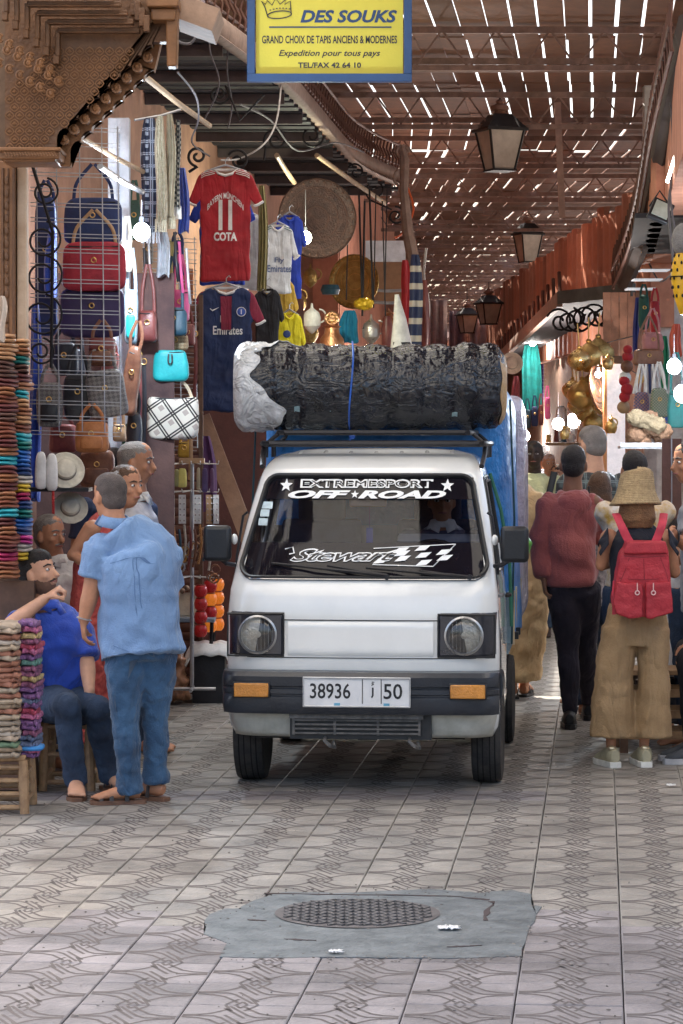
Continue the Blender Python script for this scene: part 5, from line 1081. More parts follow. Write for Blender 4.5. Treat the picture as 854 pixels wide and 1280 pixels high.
# ================================================================== builders for goods
class Item:
    """a hanging or standing good, its size read in metres from its width and height in the photo at depth Y"""
    def __init__(s, name, label, cat, px, py, Y, group=None, rz=0.):
        s.Y = Y; s.k = Y / F; s.c = P(px, py, Y); s.px, s.py = px, py; s.o = thing(name, label, cat, s.c, rz, group)
    def q(s, px, py, dy=0.): return V((px - s.px) * s.k, dy, -(py - s.py) * s.k)
    def part(s, name, mb, mat, **k): return mb.build(name, mat, s.o, **k)
def strap(it, pts, mat, w=.012, t=.004, name="strap"):
    mb = MB(); mb.tube(spline(pts, 5), (w, t), 6, side=(1, 0, 0)); return it.part(name, mb, mat)
def bag(label, x0, y0, x1, y1, Y, mat, top=None, taper=.85, d=.10, smat=None, flap=None, group="bags hanging on the left hand stall", name="handbag", cat="bag", sag=.0, buckle=True, tilt=0., single=False, disp=.02, pocket=None):
    it = Item(name, label, cat, (x0 + x1) / 2, (y0 + y1) / 2, Y, group); w, h = (x1 - x0) * it.k, (y1 - y0) * it.k; smat = smat or mat
    mb = MB(); mb.grid(pillow_pts(w, h, d, taper, .38, sag=sag), 28, 16, wrap=True)
    rr = random.Random(x0 * 7 + y0)
    for v in mb.v:
        nn = noise.noise(V(v.x * 14 + x0, v.y * 8, v.z * 9)); v.y += nn * disp; v.x += noise.noise(V(v.z * 12, x0, v.x * 5)) * disp * .5
    it.part("bag_body", mb, mat)
    if flap: mb = MB(); mb.grid(pillow_pts(w * taper * 1.02, h * .45, d * 1.12, 1., .3, base=V(0, 0, h * .26)), 24, 8, wrap=True); it.part("flap", mb, flap)
    if pocket: mb = MB(); mb.grid(pillow_pts(w * .62, h * .42, d * .4, 1., .3, base=V(0, -d * .5, -h * .18)), 20, 8, wrap=True); it.part("pocket", mb, pocket)
    else:
        mb = MB(); mb.tube([V(-w * taper * .42, -d * .36, h * .40), V(0, -d * .44, h * .385), V(w * taper * .42, -d * .36, h * .40)], .004, 5); it.part("zip", mb, BLACK)
    if buckle: mb = MB(); mb.tube(arc(V(0, -d * .58, h * .12), .014, 0, 340, 10), .004, 5, closed=True); it.part("buckle", mb, BRASS)
    if top is not None:
        t = it.q((x0 + x1) / 2, top, 0)
        for sx_ in ((-1, 1) if not single else (-1,)):
            strap(it, [V(sx_ * w * .36 * taper, 0, h * .42), V(sx_ * w * .26, 0, h * .42 + (t.z - h * .42) * .5), t + V(sx_ * .008, 0, 0)], smat, .010)
    if tilt: it.o.rotation_euler.y = tilt
    return it
LB = M("brown_bag_leather", (.16, .06, .035), .45, col2=(.25, .11, .06), scale=12); LM = M("maroon_bag_leather", (.16, .035, .035), .4, col2=(.25, .07, .06)); LO = M("orange_bag_leather", (.50, .17, .05), .5, col2=(.62, .25, .09)); LK = M("black_bag_leather", (.02, .02, .026), .4); LT = M("turquoise_leather", (.01, .38, .42), .5, scale=4, col2=(.02, .47, .50)); LN = M("navy_fabric", (.012, .022, .085), .7, col2=(.02, .04, .14)); LC = M("crimson_fabric", (.30, .012, .03), .7, col2=(.42, .03, .05)); LP = M("purple_fabric", (.035, .022, .08), .7); LTE = M("petrol_leather", (.015, .06, .10), .45, col2=(.03, .09, .14)); LPK = M("pink_leather", (.65, .10, .28), .45); LOL = M("olive_cream_leather", (.42, .38, .16), .5); LTAN = M("tan_leather", (.42, .26, .14), .5)
MONO = pattern("grey_check_canvas", (.22, .21, .20), (.13, .12, .12), 'check', 26., rot=.78); MONOB = pattern("beige_check_canvas", (.36, .27, .16), (.25, .17, .09), 'check', 30., rot=.78); TART = pattern("white_tartan", (.72, .68, .60), (.035, .03, .03), 'plaid', 9., c3=(.45, .38, .34), rot=.6)

# ================================================================== carved portal at the top left
CW = M("carved_cedar_wood", (.10, .044, .018), .5, scale=7, col2=(.165, .075, .03), bump=.5, bscale=50); CWL = M("golden_cedar_wood", (.20, .09, .034), .5, scale=5, col2=(.27, .125, .05), bump=.4, bscale=30)
YP = 13.7; por = thing("carved_portal", "carved honey brown cedar canopy with scalloped stepped edge at the top left corner", "portal", P(40, 100, YP)); pb = por.location
pl3 = lambda px, py, dy=0.: P(px, py, YP) + V(0, dy, 0) - pb
steps = [(80, 204), (73, 178)]
def scal(x0, y0, dx, dy, n, dirn=-1):
    out = []
    for i in range(n):
        ax, ay = x0 + dx * i, y0 + dy * i
        for t in range(7):
            a = math.radians(180 - 30 * t); out.append((ax + dx * .5 + dx * .5 * math.cos(a) * 1.0, ay + dy * t / 6 - 6.5 * math.sin(math.radians(30 * t))))
        out.append((ax + dx, ay + dy + 1.5))
    return out
edge1 = [(71, 190), (71, 178)] + scal(71, 174, 13.2, -13.0, 9)
front_poly = [(6, 190)] + edge1 + [(190, 52), (222, 52), (222, -12), (6, -12)]
mb = MB(); mb.prism([(pl3(*q).x, pl3(*q).z) for q in front_poly], 0, .10); mb.build("carved_panel", CW, por, fix=True)
edge2 = [(84, 204), (84, 190)] + scal(84, 186, 13.2, -13.0, 8); poly2 = [(60, 204)] + edge2 + [(192, 75), (200, 40), (60, 40)]
mb = MB(); mb.prism([(pl3(*q).x, pl3(*q).z) for q in poly2], .16, .26); mb.build("rear_scalloped_panel", CWL, por, fix=True)
for i in range(9):      # little turned pendants filling the steps between both panels
    x = 71 + 13.2 * i + 7; y = 172 - 13. * i; mb = MB(); c = pl3(x, y, .08); mb.ball(c, (.020, .05, .026), 10, 6); mb.tube([c + V(0, -.03, -.005), c + V(0, .16, -.005)], [.026, .020], 10); mb.build("scallop", CWL, por)
mb = MB(); mb.box(pl3(40, 196, .05), (.30, .34, .045)); mb.box(pl3(40, 190, .04), (.32, .38, .02)); mb.box(pl3(40, 202, .05), (.26, .3, .02)); mb.build("base_ledge", CWL, por, bevel=.006)
for i in range(18): mb = MB(); a = pl3(10 + 3.6 * i, 193.5, -.155); mb.bar(a, a + V(.012, 0, -.02), .006, .012, up=(0, 1, 0)); mb.build("rope_twist", CWL, por)
# relief lattice: repeated pointed lobes
rel = MB(); 
def inside(px, py): return 10 < px < 176 and py < 188 and (px - 66) < (170 - py) * 1.02 and (py > 60 or px > 178) and not (px < 62 and py < 60 + (62 - px) * 1.1)
k = 0
for r in range(16):
    for c in range(16):
        px = 12 + c * 12.5 + (6.2 if r % 2 else 0); py = 44 + r * 10
        if not inside(px, py): continue
        o = pl3(px, py, -.004); a = .022; b = .021
        for sx_ in (-1, 1):
            rel.tube([o + V(0, 0, b), o + V(sx_ * a * .7, -.004, b * .45), o + V(sx_ * a, 0, -b * .1), o + V(sx_ * a * .5, -.003, -b * .75), o + V(0, 0, -b)], .0038, 4)
        rel.ball(o + V(0, -.002, 0), (.007, .005, .010), 6, 4); rel.tube([o + V(-.012, 0, -.004), o + V(0, -.004, .006), o + V(.012, 0, -.004)], .003, 4)
stuff(rel.build("relief_carving", CWL, por))
for i in range(6):      # nested stepped mouldings at the very top and left
    y = 40 - 8.6 * i; xa, xb = 74 - 11 * i, 176 - 6.5 * i + (0 if i else 0); mb = MB(); dy = -.05 - .06 * i
    mb.box((pl3(xa, y).lerp(pl3(xb, y), .5)) + V(0, dy, 0), ((xb - xa) * YP / F, .07, .022)); mb.box((pl3(xa, y + 3).lerp(pl3(xb, y + 3), .5)) + V(0, dy - .02, 0), ((xb - xa) * YP / F, .05, .010)); mb.build("stepped_moulding", CW, por, bevel=.004)
    mb = MB(); mb.box(pl3(xa, y + 16, dy), (.022, .07, .13)); mb.box(pl3(xa - 2, y + 36, dy), (.03, .06, .05)); mb.build("stepped_upright", CW, por, bevel=.004)
    for j in range(3):
        c = pl3(xa - 3 + (4 if j % 2 else -6), y + 48 + 15 * j + 3 * i, dy); mb = MB(); mb.tube(arc(c, .020, 30, 330, 10), .006, 6); mb.ball(c, (.013, .012, .017), 8, 6); mb.build("turned_ring", CWL, por)
for i in range(4):
    mb = MB(); mb.box(pl3(168 + 6 * i, 8 + 9 * i, -.05 - .03 * i), (.03, .06, .11 - .01 * i)); mb.build("cornice_drop", CW, por, bevel=.004)
mb = MB(); mb.box(pl3(216, 48, -.02), (.05, .12, .30), taper=1.25); mb.box(pl3(206, 22, -.04), (.12, .16, .06)); mb.box(pl3(206, 8, -.06), (.16, .2, .05)); mb.build("cornice_end", CWL, por, bevel=.008)
mb = MB(); mb.box(pl3(246, 14, .3), (.20, .5, .12), rot=Matrix.Rotation(.35, 3, 'Y')); tag(mb.build("roof_beam", M("dusty_beam_wood", (.34, .23, .17), .7), loc=pb), "dusty projecting beam end beside the carved portal's cornice", "beam")
# pillar under it
pil = thing("portal_pillar", "tall golden brown wooden pillar with plaster edge at the left border of the photo", "pillar", V(P(12, 0, 14.1).x, 14.1, 0))
mb = MB(); mb.box((-.02, 0, 1.62), (.11, .12, 3.24)); mb.box((-.10, .05, 1.62), (.10, .12, 3.24)); mb.build("pillar_shaft", CWL, pil, bevel=.01)
for i in range(4): mb = MB(); mb.tube([V(-.055 + .028 * i, -.062, .1), V(-.055 + .028 * i, -.062, 3.2)], .008 if i % 2 else .005, 6); mb.build("fluting", CW, pil)
for i in range(40): mb = MB(); mb.ball(V(-.006, -.07, .6 + .065 * i), (.012, .008, .024), 8, 5); mb.build("carved_bead", CW, pil)
mb = MB(); mb.box((.065, .03, 1.62), (.05, .10, 3.24)); mb.build("plaster_edge", M("stained_plaster", (.48, .33, .22), .8, scale=4, col2=(.58, .46, .35)), pil, bevel=.006)

# ================================================================== left stall structure
def grid_rack(label, px0, px1, py0, py1, Y, vx, hs, rz=0.):
    it = Item("wire_rack", label, "rack", (px0 + px1) / 2, (py0 + py1) / 2, Y)
    for x in vx: mb = MB(); mb.tube([it.q(x - 2, py0), it.q(x + 2, py1)], .0036, 5); it.part("upright_wire", mb, STEEL)
    y = py0
    while y <= py1:
        mb = MB(); mb.tube([it.q(px0, y, -.006), it.q(px1, y + 3, -.006)], .0032, 4); mb.tube([it.q(px0, y + 4.5, -.006), it.q(px1, y + 7.5, -.006)], .0032, 4); it.part("cross_wire", mb, STEEL); y += hs
    it.o.rotation_euler.z = rz; return it
grid_rack("tall wire grid hung with tote bags beside the wooden pillar", 38, 150, 158, 540, 15.5, (47, 72, 101, 129, 149), 19)
grid_rack("wire grid behind the turquoise bag and the tartan tote", 178, 246, 296, 560, 18.8, (181, 203, 225, 245), 13)
# scrolled iron bracket
it = Item("iron_bracket", "black wrought iron scroll bracket in front of the wire grid by the pillar", "bracket", 55, 330, 15.2)
for c in ((52, 240, 18), (50, 300, 24), (50, 345, 26), (48, 395, 28), (47, 440, 18)):
    mb = MB(); o = it.q(c[0] + 4, c[1]); r = c[2] * it.k; mb.tube(arc(o, r * .25, 200, 800, 34, r1=r), .0065, 6); it.part("scroll", mb, IRON)
mb = MB(); mb.tube([it.q(40, 205), it.q(66, 290), it.q(64, 460)], .010, 6); mb.tube([it.q(30, 205), it.q(30, 460)], .010, 6); it.part("bracket_bar", mb, IRON)
# grey post and shutter
gp_ = thing("stall_post", "tall pale blue grey square post behind the shining bulb", "post", V(P(149, 0, 17.0).x, 17.0, 0)); mb = MB(); mb.box((0, 0, 1.9), (.135, .10, 3.8)); mb.build("post_shaft", PALE, gp_, bevel=.006); mb = MB(); mb.box((.0, -.053, 2.4), (.02, .01, 2.6)); mb.build("groove_shade_strip", M("pale_shadow_strip", (.3, .31, .35), .7), gp_)  # groove's shade is painted as a darker strip on the post face
sh = thing("roller_shutter", "dark brown slatted shutter behind the earring stand", "shutter", V(P(210, 0, 19.0).x, 19.0, 0)); SH = M("brown_shutter_slat", (.14, .055, .04), .6, scale=6, col2=(.2, .09, .06))
for i in range(44): mb = MB(); mb.tube([V(-.30, 0, .04 + i * .062), V(.22, 0, .04 + i * .062)], (.030, .012), 8, side=(0, 0, 1)); mb.build("slat", SH, sh)
for x in (-.31, .23): mb = MB(); mb.box((x, 0, 1.4), (.03, .05, 2.8)); mb.build("guide_rail", WOODD, sh)
mb = MB(); a, b = P(252, 520, 19.5), P(304, 655, 19.5); mb.bar(a, b + (b - a) * .9, .12, .03, up=(0, 1, 0)); tag(mb.build("leaning_board", M("raw_tan_board", (.36, .21, .13), .7), base=a), "long tan board leaning diagonally behind the van's left edge", "board")
mb = MB(); a = P(236, 560, 19.3); mb.box(V(a.x - .02, 19.3, 1.5), (.10, .06, 3.0)); tag(mb.build("door_post", M("rust_red_post", (.33, .13, .07), .7), base=V(a.x, 19.3, 0)), "rust red door post beside the brown shutter", "post")
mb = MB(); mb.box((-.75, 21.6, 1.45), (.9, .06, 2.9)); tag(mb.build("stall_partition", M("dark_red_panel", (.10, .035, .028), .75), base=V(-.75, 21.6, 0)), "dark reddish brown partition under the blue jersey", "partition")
# dark awning underside with battens, balcony edge with railing
aw = thing("slatted_awning", "dark slatted awning underside spanning above the left hand stalls", "awning", (-.6, 22, 4.5)); ab = aw.location
BL = [(212, -12, 17.0), (290, 45, 19.0), (352, 92, 21.2), (385, 128, 23.2), (415, 163, 25.4), (440, 190, 27.2), (470, 208, 28.8), (505, 222, 30.2)]
mb = MB()
for i in range(46):
    Y = 14.6 + .34 * i; xr = None
    for a, b in zip(BL, BL[1:]):
        if a[2] <= Y <= b[2]: t = (Y - a[2]) / (b[2] - a[2]); xr = lerp(P(*a).x, P(*b).x, t)
    if xr is None: xr = P(*BL[0]).x - .05 if Y < 17 else P(*BL[-1]).x
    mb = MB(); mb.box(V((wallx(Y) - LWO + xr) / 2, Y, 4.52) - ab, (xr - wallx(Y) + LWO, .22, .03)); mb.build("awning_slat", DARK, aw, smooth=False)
    if i % 4 == 0: mb = MB(); mb.box(V((wallx(Y) - LWO + xr) / 2, Y, 4.46) - ab, (xr - wallx(Y) + LWO, .06, .08)); mb.build("awning_batten", M("batten_grey_brown", (.07, .05, .05), .8), aw, smooth=False)
bal = thing("balcony_edge", "curving wooden balcony edge with small railing above the left stalls", "balcony", P(*BL[2])); bb = bal.location
bp_ = spline([P(*q) for q in BL], 5); EDG = M("weathered_fascia_wood", (.26, .17, .13), .75, col2=(.36, .25, .2), scale=8)
mb = MB(); mb.tube([p - bb for p in bp_], (.035, .085), 8, side=(1, -.3, 0)); mb.build("fascia", EDG, bal)
mb = MB(); mb.tube([p - bb + V(.02, 0, -.10) for p in bp_], (.045, .02), 8, side=(1, -.3, 0)); mb.build("fascia_lip", EDG, bal)
RAIL = M("rusty_railing", (.13, .06, .045), .6, .3); mb = MB(); mb.tube([p - bb + V(0, 0, .34) for p in bp_], .016, 6); mb.tube([p - bb + V(0, 0, .12) for p in bp_], .012, 6); mb.build("rail", RAIL, bal)
for i in range(0, len(bp_) - 1):
    for t in (.0, .5):
        p = bp_[i].lerp(bp_[i + 1], t) - bb; mb = MB(); mb.tube([p + V(0, 0, .06), p + V(.02, 0, .16), p + V(-.02, 0, .25), p + V(0, 0, .34)], .011, 5); mb.build("baluster", RAIL, bal)
# iron scroll work and rods under the awning
def scroll(label, px, py, Y, r, a0=0, turns=2.2, tail=None):
    it = Item("iron_scroll", label, "ironwork", px, py, Y, "black iron scrolls under the dark awning"); mb = MB(); rr = r * it.k
    pts = arc(V(0, 0, 0), rr * .18, a0, a0 + 360 * turns, 40, r1=rr)
    if tail: pts += [it.q(*t_) for t_ in tail]
    mb.tube(pts, .010, 6); it.part("scroll_bar", mb, IRON); return it
SCN = ["largest, by the yellow sign's left edge", "above the red jersey's left shoulder", "left of the copper tray's top", "above the copper tray", "near the balcony's curved end", "lowest, beside the carved post", "just right of the red jersey's collar", "between the copper tray and the carved post"]
for ii_, a in enumerate(((274, 118, 19, 14, 200, 1.6, ((300, 150), (330, 118))), (247, 195, 18.6, 13, 90, 1.5, ((236, 215),)), (345, 175, 22, 16, 0, 1.6, ((330, 200),)), (390, 170, 24, 15, 180, 1.5, ()), (470, 238, 29, 14, 40, 1.6, ((490, 262),)), (495, 270, 29, 12, 240, 1.6, ()), (298, 200, 20, 14, 10, 1.4, ()), (445, 215, 27, 14, 120, 1.4, ()))):
    scroll("black iron scroll under the awning, " + SCN[ii_], *a)
def pole(label, a, b, r, mat, nm="pole", cat="pole"):
    mb = MB(); A, B = P(*a), P(*b); mb.tube([A, A.lerp(B, .5) + V(0, 0, -.01), B], r, 8); return tag(mb.build(nm, mat, base=A), label, cat)
BAM = M("bamboo_pole", (.36, .24, .14), .55, col2=(.48, .34, .22), scale=12); GAL = M("galvanised_pipe", (.42, .42, .44), .35, .7)
pole("bamboo pole slanting down from the portal's tip toward the red jersey", (172, 88, 15.0), (262, 157, 18.2), .018, BAM)
pole("dull brown pole slanting behind the wire grid and grey post", (95, 168, 15.3), (180, 215, 17.0), .016, BAM)
pole("bright galvanised pipe slanting below the brown pole toward the scarves", (125, 208, 15.3), (178, 240, 16.8), .018, GAL)
pole("pale bamboo pole slanting above the big copper tray", (396, 194, 24), (482, 254, 27), .022, BAM)
pole("short pale stick angled left of the big copper tray", (346, 194, 23), (368, 228, 24.5), .022, BAM)
# cables
CAB = M("grey_cable", (.11, .10, .11), .6); CABP = M("pale_cable", (.45, .42, .4), .6)
def cable(label, pts, r=.006, mat=CAB): A = P(*pts[0]); mb = MB(); mb.tube([p - A for p in spline([P(*q) for q in pts], 6)], r, 5); return tag(mb.build("cable", mat, loc=A), label, "cable")
cable("pale cable looping from the balcony down to the red jersey's hanger", [(352, 100, 21), (346, 150, 20.5), (330, 180, 20), (300, 198, 20), (276, 200, 19.8)], .007, CABP)
cable("thin cable sagging below the cornice end toward the jerseys", [(222, 90, 15), (245, 120, 16), (248, 150, 17), (240, 178, 17.5), (262, 195, 18.5)])
cable("coil of grey cable hanging by the portal cornice", [(232, 22, 15), (246, 38, 15), (238, 54, 15), (222, 50, 15), (226, 30, 15), (242, 28, 15), (250, 45, 15)], .008)
cable("thin wire dropping beside the blue sign", [(286, 45, 19), (284, 90, 19), (290, 130, 19.2), (285, 160, 19.5)])
cable("thin wire hanging over the dark awning left of the sign", [(268, 20, 18), (262, 60, 18), (274, 105, 18.2), (255, 150, 18.4)])
cable("long cable swinging behind the copper tray", [(300, 130, 20), (338, 150, 21), (372, 188, 22.5), (420, 178, 25), (455, 190, 27)], .008)
cable("orange extension cable hanging by the brown carved post", [(510, 235, 29), (517, 262, 29), (506, 288, 29), (494, 298, 29)], .012, M("orange_cable", (.75, .13, .03), .5))

# ================================================================== left stall goods
bag("navy tote, topmost of the three big totes on the wire grid", 77, 247, 156, 306, 15.8, LN, top=205, taper=.86, d=.08, name="tote_bag", group="big totes")
bag("crimson tote, middle of the three big totes on the wire grid", 76, 302, 160, 364, 15.75, LC, top=262, taper=.90, d=.08, name="tote_bag", group="big totes", smat=LTAN)
bag("dark purple tote, lowest of the three big totes on the wire grid", 73, 358, 158, 422, 15.8, LP, top=330, taper=.90, d=.08, name="tote_bag", group="big totes")
bag("tall navy garment bag hanging behind the iron scrolls", 40, 245, 75, 420, 15.9, LN, top=225, taper=.6, d=.06)
bag("brown leather backpack with red top edge below the purple tote", 108, 422, 147, 458, 15.7, LB, top=400, flap=LM, pocket=LB)
bag("grey checked canvas tote hanging askew in the wire grid", 106, 462, 160, 522, 15.65, MONO, top=430, d=.08, tilt=-.16, name="tote_bag", flap=None)
mbs = Item("trim", "x", "x", 133, 492, 15.6); bpy.data.objects.remove(mbs.o)
bag("black shoulder bag left of the checked canvas tote", 79, 468, 116, 525, 15.7, LK, top=430, taper=1., d=.06)
bag("round grey quilted backpack low in the wire grid", 45, 478, 80, 534, 15.6, MONO, top=455, pocket=LK, name="backpack", cat="backpack")
bag("black bag half hidden high behind the quilted backpack", 62, 428, 100, 470, 15.9, LK, top=410)
bag("orange leather satchel with front pocket above the white hats", 92, 527, 138, 566, 15.6, LO, top=505, flap=LO, pocket=LO, name="satchel")
bag("brown leather rucksack beneath the orange satchel", 98, 562, 146, 610, 15.9, LB, top=540, pocket=LB, name="rucksack")
bag("wrinkled dark maroon bag left of the brown rucksack", 60, 530, 98, 566, 16.0, LM, top=520)
bag("long cracked brown leather bag against the grey post", 150, 432, 178, 520, 16.6, LB, top=400, taper=.5, tilt=.12)
bag("dark leather bag strap bundle beside the grey post's foot", 156, 515, 180, 560, 16.7, LK, top=480, taper=.6)
bag("pale blue bag with turquoise base in front of the grey post", 155, 362, 173, 430, 16.8, M("pale_blue_leather", (.30, .42, .5), .5), top=310, pocket=LT, taper=.9)
bag("maroon leather bucket bag below the shining bulb", 172, 388, 198, 428, 17.2, LM, top=330, taper=.85, d=.14)
bag("petrol blue shoulder bag with embossed round emblem", 198, 384, 236, 420, 17.4, LTE, top=320, taper=.82, d=.08)
it = Item("x", "x", "x", 216, 400, 17.34); bpy.data.objects.remove(it.o); 
bag("small beige monogram style purse with red stripe under the petrol bag", 203, 417, 236, 438, 17.5, MONOB, d=.06, taper=1., name="purse", cat="purse", pocket=None)
t_ = bag("bright turquoise tote hanging above the tartan tote", 190, 436, 237, 477, 17.3, LT, taper=.86, d=.09, name="tote_bag", buckle=False, sag=.01)
strap(t_, [V(-.010, -.055, .07), V(-.012, -.06, .02), V(0, -.06, .005), V(.012, -.06, .02), V(.010, -.055, .07)], LK, .005, name="loop_closure")
bag("large white tartan tote with black stripes above the earring stand", 183, 492, 249, 549, 17.3, TART, top=468, taper=1.0, d=.10, name="tote_bag", buckle=False, sag=.035, smat=M("cream_handle", (.6, .5, .36), .6))
bag("pink leather bag beside the petrol bag", 213, 362, 238, 402, 17.8, LPK, top=318, taper=.9)
bag("cream and olive clutch hanging under the bulb's right side", 192, 342, 209, 376, 17.5, LOL, top=300, d=.05, tilt=.25)
bag("cream clutch tucked between dark straps above the petrol bag", 205, 352, 217, 376, 17.9, LOL, top=300, d=.05)
for i, (x, t, b, c) in enumerate(((164, 318, 372, LK), (183, 330, 392, LK), (188, 300, 392, STEEL), (200, 300, 384, LK), (208, 310, 362, LK), (227, 322, 366, LPK), (236, 330, 380, STEEL), (221, 310, 352, LK))):
    it = Item("bag_strap", ["black strap nearest the grey post", "black strap left of the bulb's clutch", "silver chain strap beside the maroon bag", "black strap over the petrol bag's left side", "black strap beside the olive clutch", "pink strap dangling above the pink bag", "silver chain strap at the right of the pink bag", "black strap crossing behind the cream clutch"][i], "strap", x, (t + b) / 2, 17.35)
    strap(it, [it.q(x - 3, t - 20), it.q(x, (t + b) / 2, -.02), it.q(x + 2, b)], c, .009)
def scarf(label, x0, x1, y0, y1, Y, mat, folds=5, fringe=None, group="scarves hanging beside the portal", name="scarf", cat="scarf", amp=.018, pinch=.55, depth=.05):
    it = Item(name, label, cat, (x0 + x1) / 2, y0, Y, group); w = (x1 - x0) * it.k; h = (y1 - y0) * it.k; ph = x0 * .7
    def f(u, v):
        a = u * 2 * math.pi; k = pinch + (1 - pinch) * min(1, v * 3) ** .7; return V(math.cos(a) * w / 2 * k + amp * .4 * math.sin(v * 5 + ph), math.sin(a) * depth / 2 + amp * math.sin(math.cos(a) * folds * 2 + ph + v) * .8, -v * h + .012 * math.sin(a * 3 + ph) * v)
    mb = MB(); mb.grid(f, 36, 14, wrap=True); mb.f.append(tuple(reversed(range(36)))); mb.f.append(tuple(14 * 36 + i for i in range(36))); it.part("cloth", mb, mat)
    if fringe:
        mb = MB()
        for i in range(9): x = -w / 2 + w * (i + .5) / 9; mb.tube([V(x, 0, -h + .01), V(x + .006 * math.sin(i * 4), -.01, -h - .07)], .006, 5)
        it.part("fringe", mb, fringe)
    return it
DPL = pattern("navy_scarf_plaid", (.015, .02, .045), (.30, .32, .38), 'plaid', 13.); BEI = M("beige_knit", (.42, .36, .25), .9, scale=40, col2=(.55, .5, .38), bump=1, bscale=90); BWC = pattern("black_white_scarf", (.5, .48, .42), (.05, .05, .06), 'check', 30.)
mbx = pole("thin curtain rail carrying the scarves", (168, 150, 17.0), (232, 135, 17.2), .008, STEEL, "scarf_rail", "rail")
scarf("dark navy plaid scarf, leftmost of the scarf bundle", 176, 200, 148, 290, 17.0, DPL, fringe=PALE); scarf("beige cable knit scarf beside the navy plaid one", 194, 208, 145, 276, 16.9, BEI, fringe=BEI); scarf("plain sand coloured scarf in the middle of the bundle", 206, 219, 143, 272, 17.0, M("sand_cloth", (.38, .33, .24), .9), fringe=BEI); scarf("black and white checked scarf, rightmost of the bundle", 217, 226, 150, 260, 17.1, BWC, fringe=WHITE)
scarf("royal blue cloth strip hanging behind the checked scarf", 222, 236, 210, 290, 17.8, ROYAL)
scarf("royal blue garment hanging between pillar and wire grid", 36, 52, 380, 625, 15.7, ROYAL, folds=3); scarf("bright blue garment behind the upper iron scrolls", 56, 72, 285, 370, 15.8, ROYAL, folds=3)
scarf("grey plastic wrapped garment below the scarves", 196, 212, 285, 345, 17.2, M("grey_film", (.4, .42, .46), .3, bump=.6), amp=.01)
scarf("purple shawl draped beside the leaning board", 240, 270, 545, 640, 19.2, M("plum_cloth", (.09, .03, .10), .8), folds=4)
scarf("pale curtain hung at the far left above the slippers", -8, 8, 370, 425, 13.5, M("ivory_net", (.6, .5, .42), .8), folds=4, group=None)
# hats on the dark shelf
def sunhat(label, px, py, r, Y, tilt, mat=None):
    it = Item("sun_hat", label, "hat", px, py, Y, "cream hats on the shelf"); R_ = r * it.k; mb = MB()
    def f(u, v):
        prof = [(.0, .42), (.3, .42), (.48, .34), (.52, .08), (.56, 0), (.8, -.02), (1., .03)]; x = v * 6; i = min(int(x), 5); t = x - i; a = u * 2 * math.pi
        rr, z = [lerp(prof[i][k], prof[i + 1][k], t) for k in (0, 1)]; return V(math.cos(a) * rr * R_, math.sin(a) * rr * R_, (z + (.05 * math.sin(a * 14) * max(0, rr - .5))) * R_)
    mb.grid(f, 42, 24, wrap=True); it.part("hat_body", mb, mat or M("cream_cotton", (.62, .58, .48), .85), solid=.004); mb = MB(); mb.tube([V(math.cos(a) * .535 * R_, math.sin(a) * .535 * R_, .06 * R_) for a in [i * math.pi / 12 for i in range(24)]], (.012, .004), 6, closed=True, side=(0, 0, 1)); it.part("ribbon", mb, M("grey_band", (.25, .22, .18), .7)); it.o.rotation_euler = tilt; return it
sunhat("round cream hat with grey band facing out above the shelf", 82, 588, 24, 15.2, (math.radians(70), 0, .2)); sunhat("cream hat partly hidden below the shelf by the smiling man", 88, 635, 22, 15.3, (math.radians(60), .3, 0))
it = Item("hat_stack", "tall white folded cotton hats propped at the left of the shelf", "hat", 58, 588, 15.1, "cream hats on the shelf")
for i in range(2): mb = MB(); mb.grid(pillow_pts(.085, .21, .05, .6, .6, base=V(-.03 + .06 * i, 0, -.01 * i)), 16, 10, wrap=True); it.part("folded_hat", mb, WHITE)
shf = Item("shelf", "narrow black metal shelf under the cream hats", "shelf", 72, 612, 15.2); mb = MB(); mb.box((0, .05, 0), (.36, .25, .02)); shf.part("shelf_board", mb, BLACK); mb = MB(); mb.box((-.17, .05, -.5), (.03, .03, 1.9)); shf.part("upright", mb, BLACK)
mb = MB(); a = P(70, 640, 15.2); mb.tube([P(66, 600, 15.1), P(67, 655, 15.1)], .008, 6); tag(mb.build("red_beads", M("red_beads", (.5, .03, .03), .4, bump=1, bscale=100), base=a), "string of red beads hanging from the black shelf", "beads")

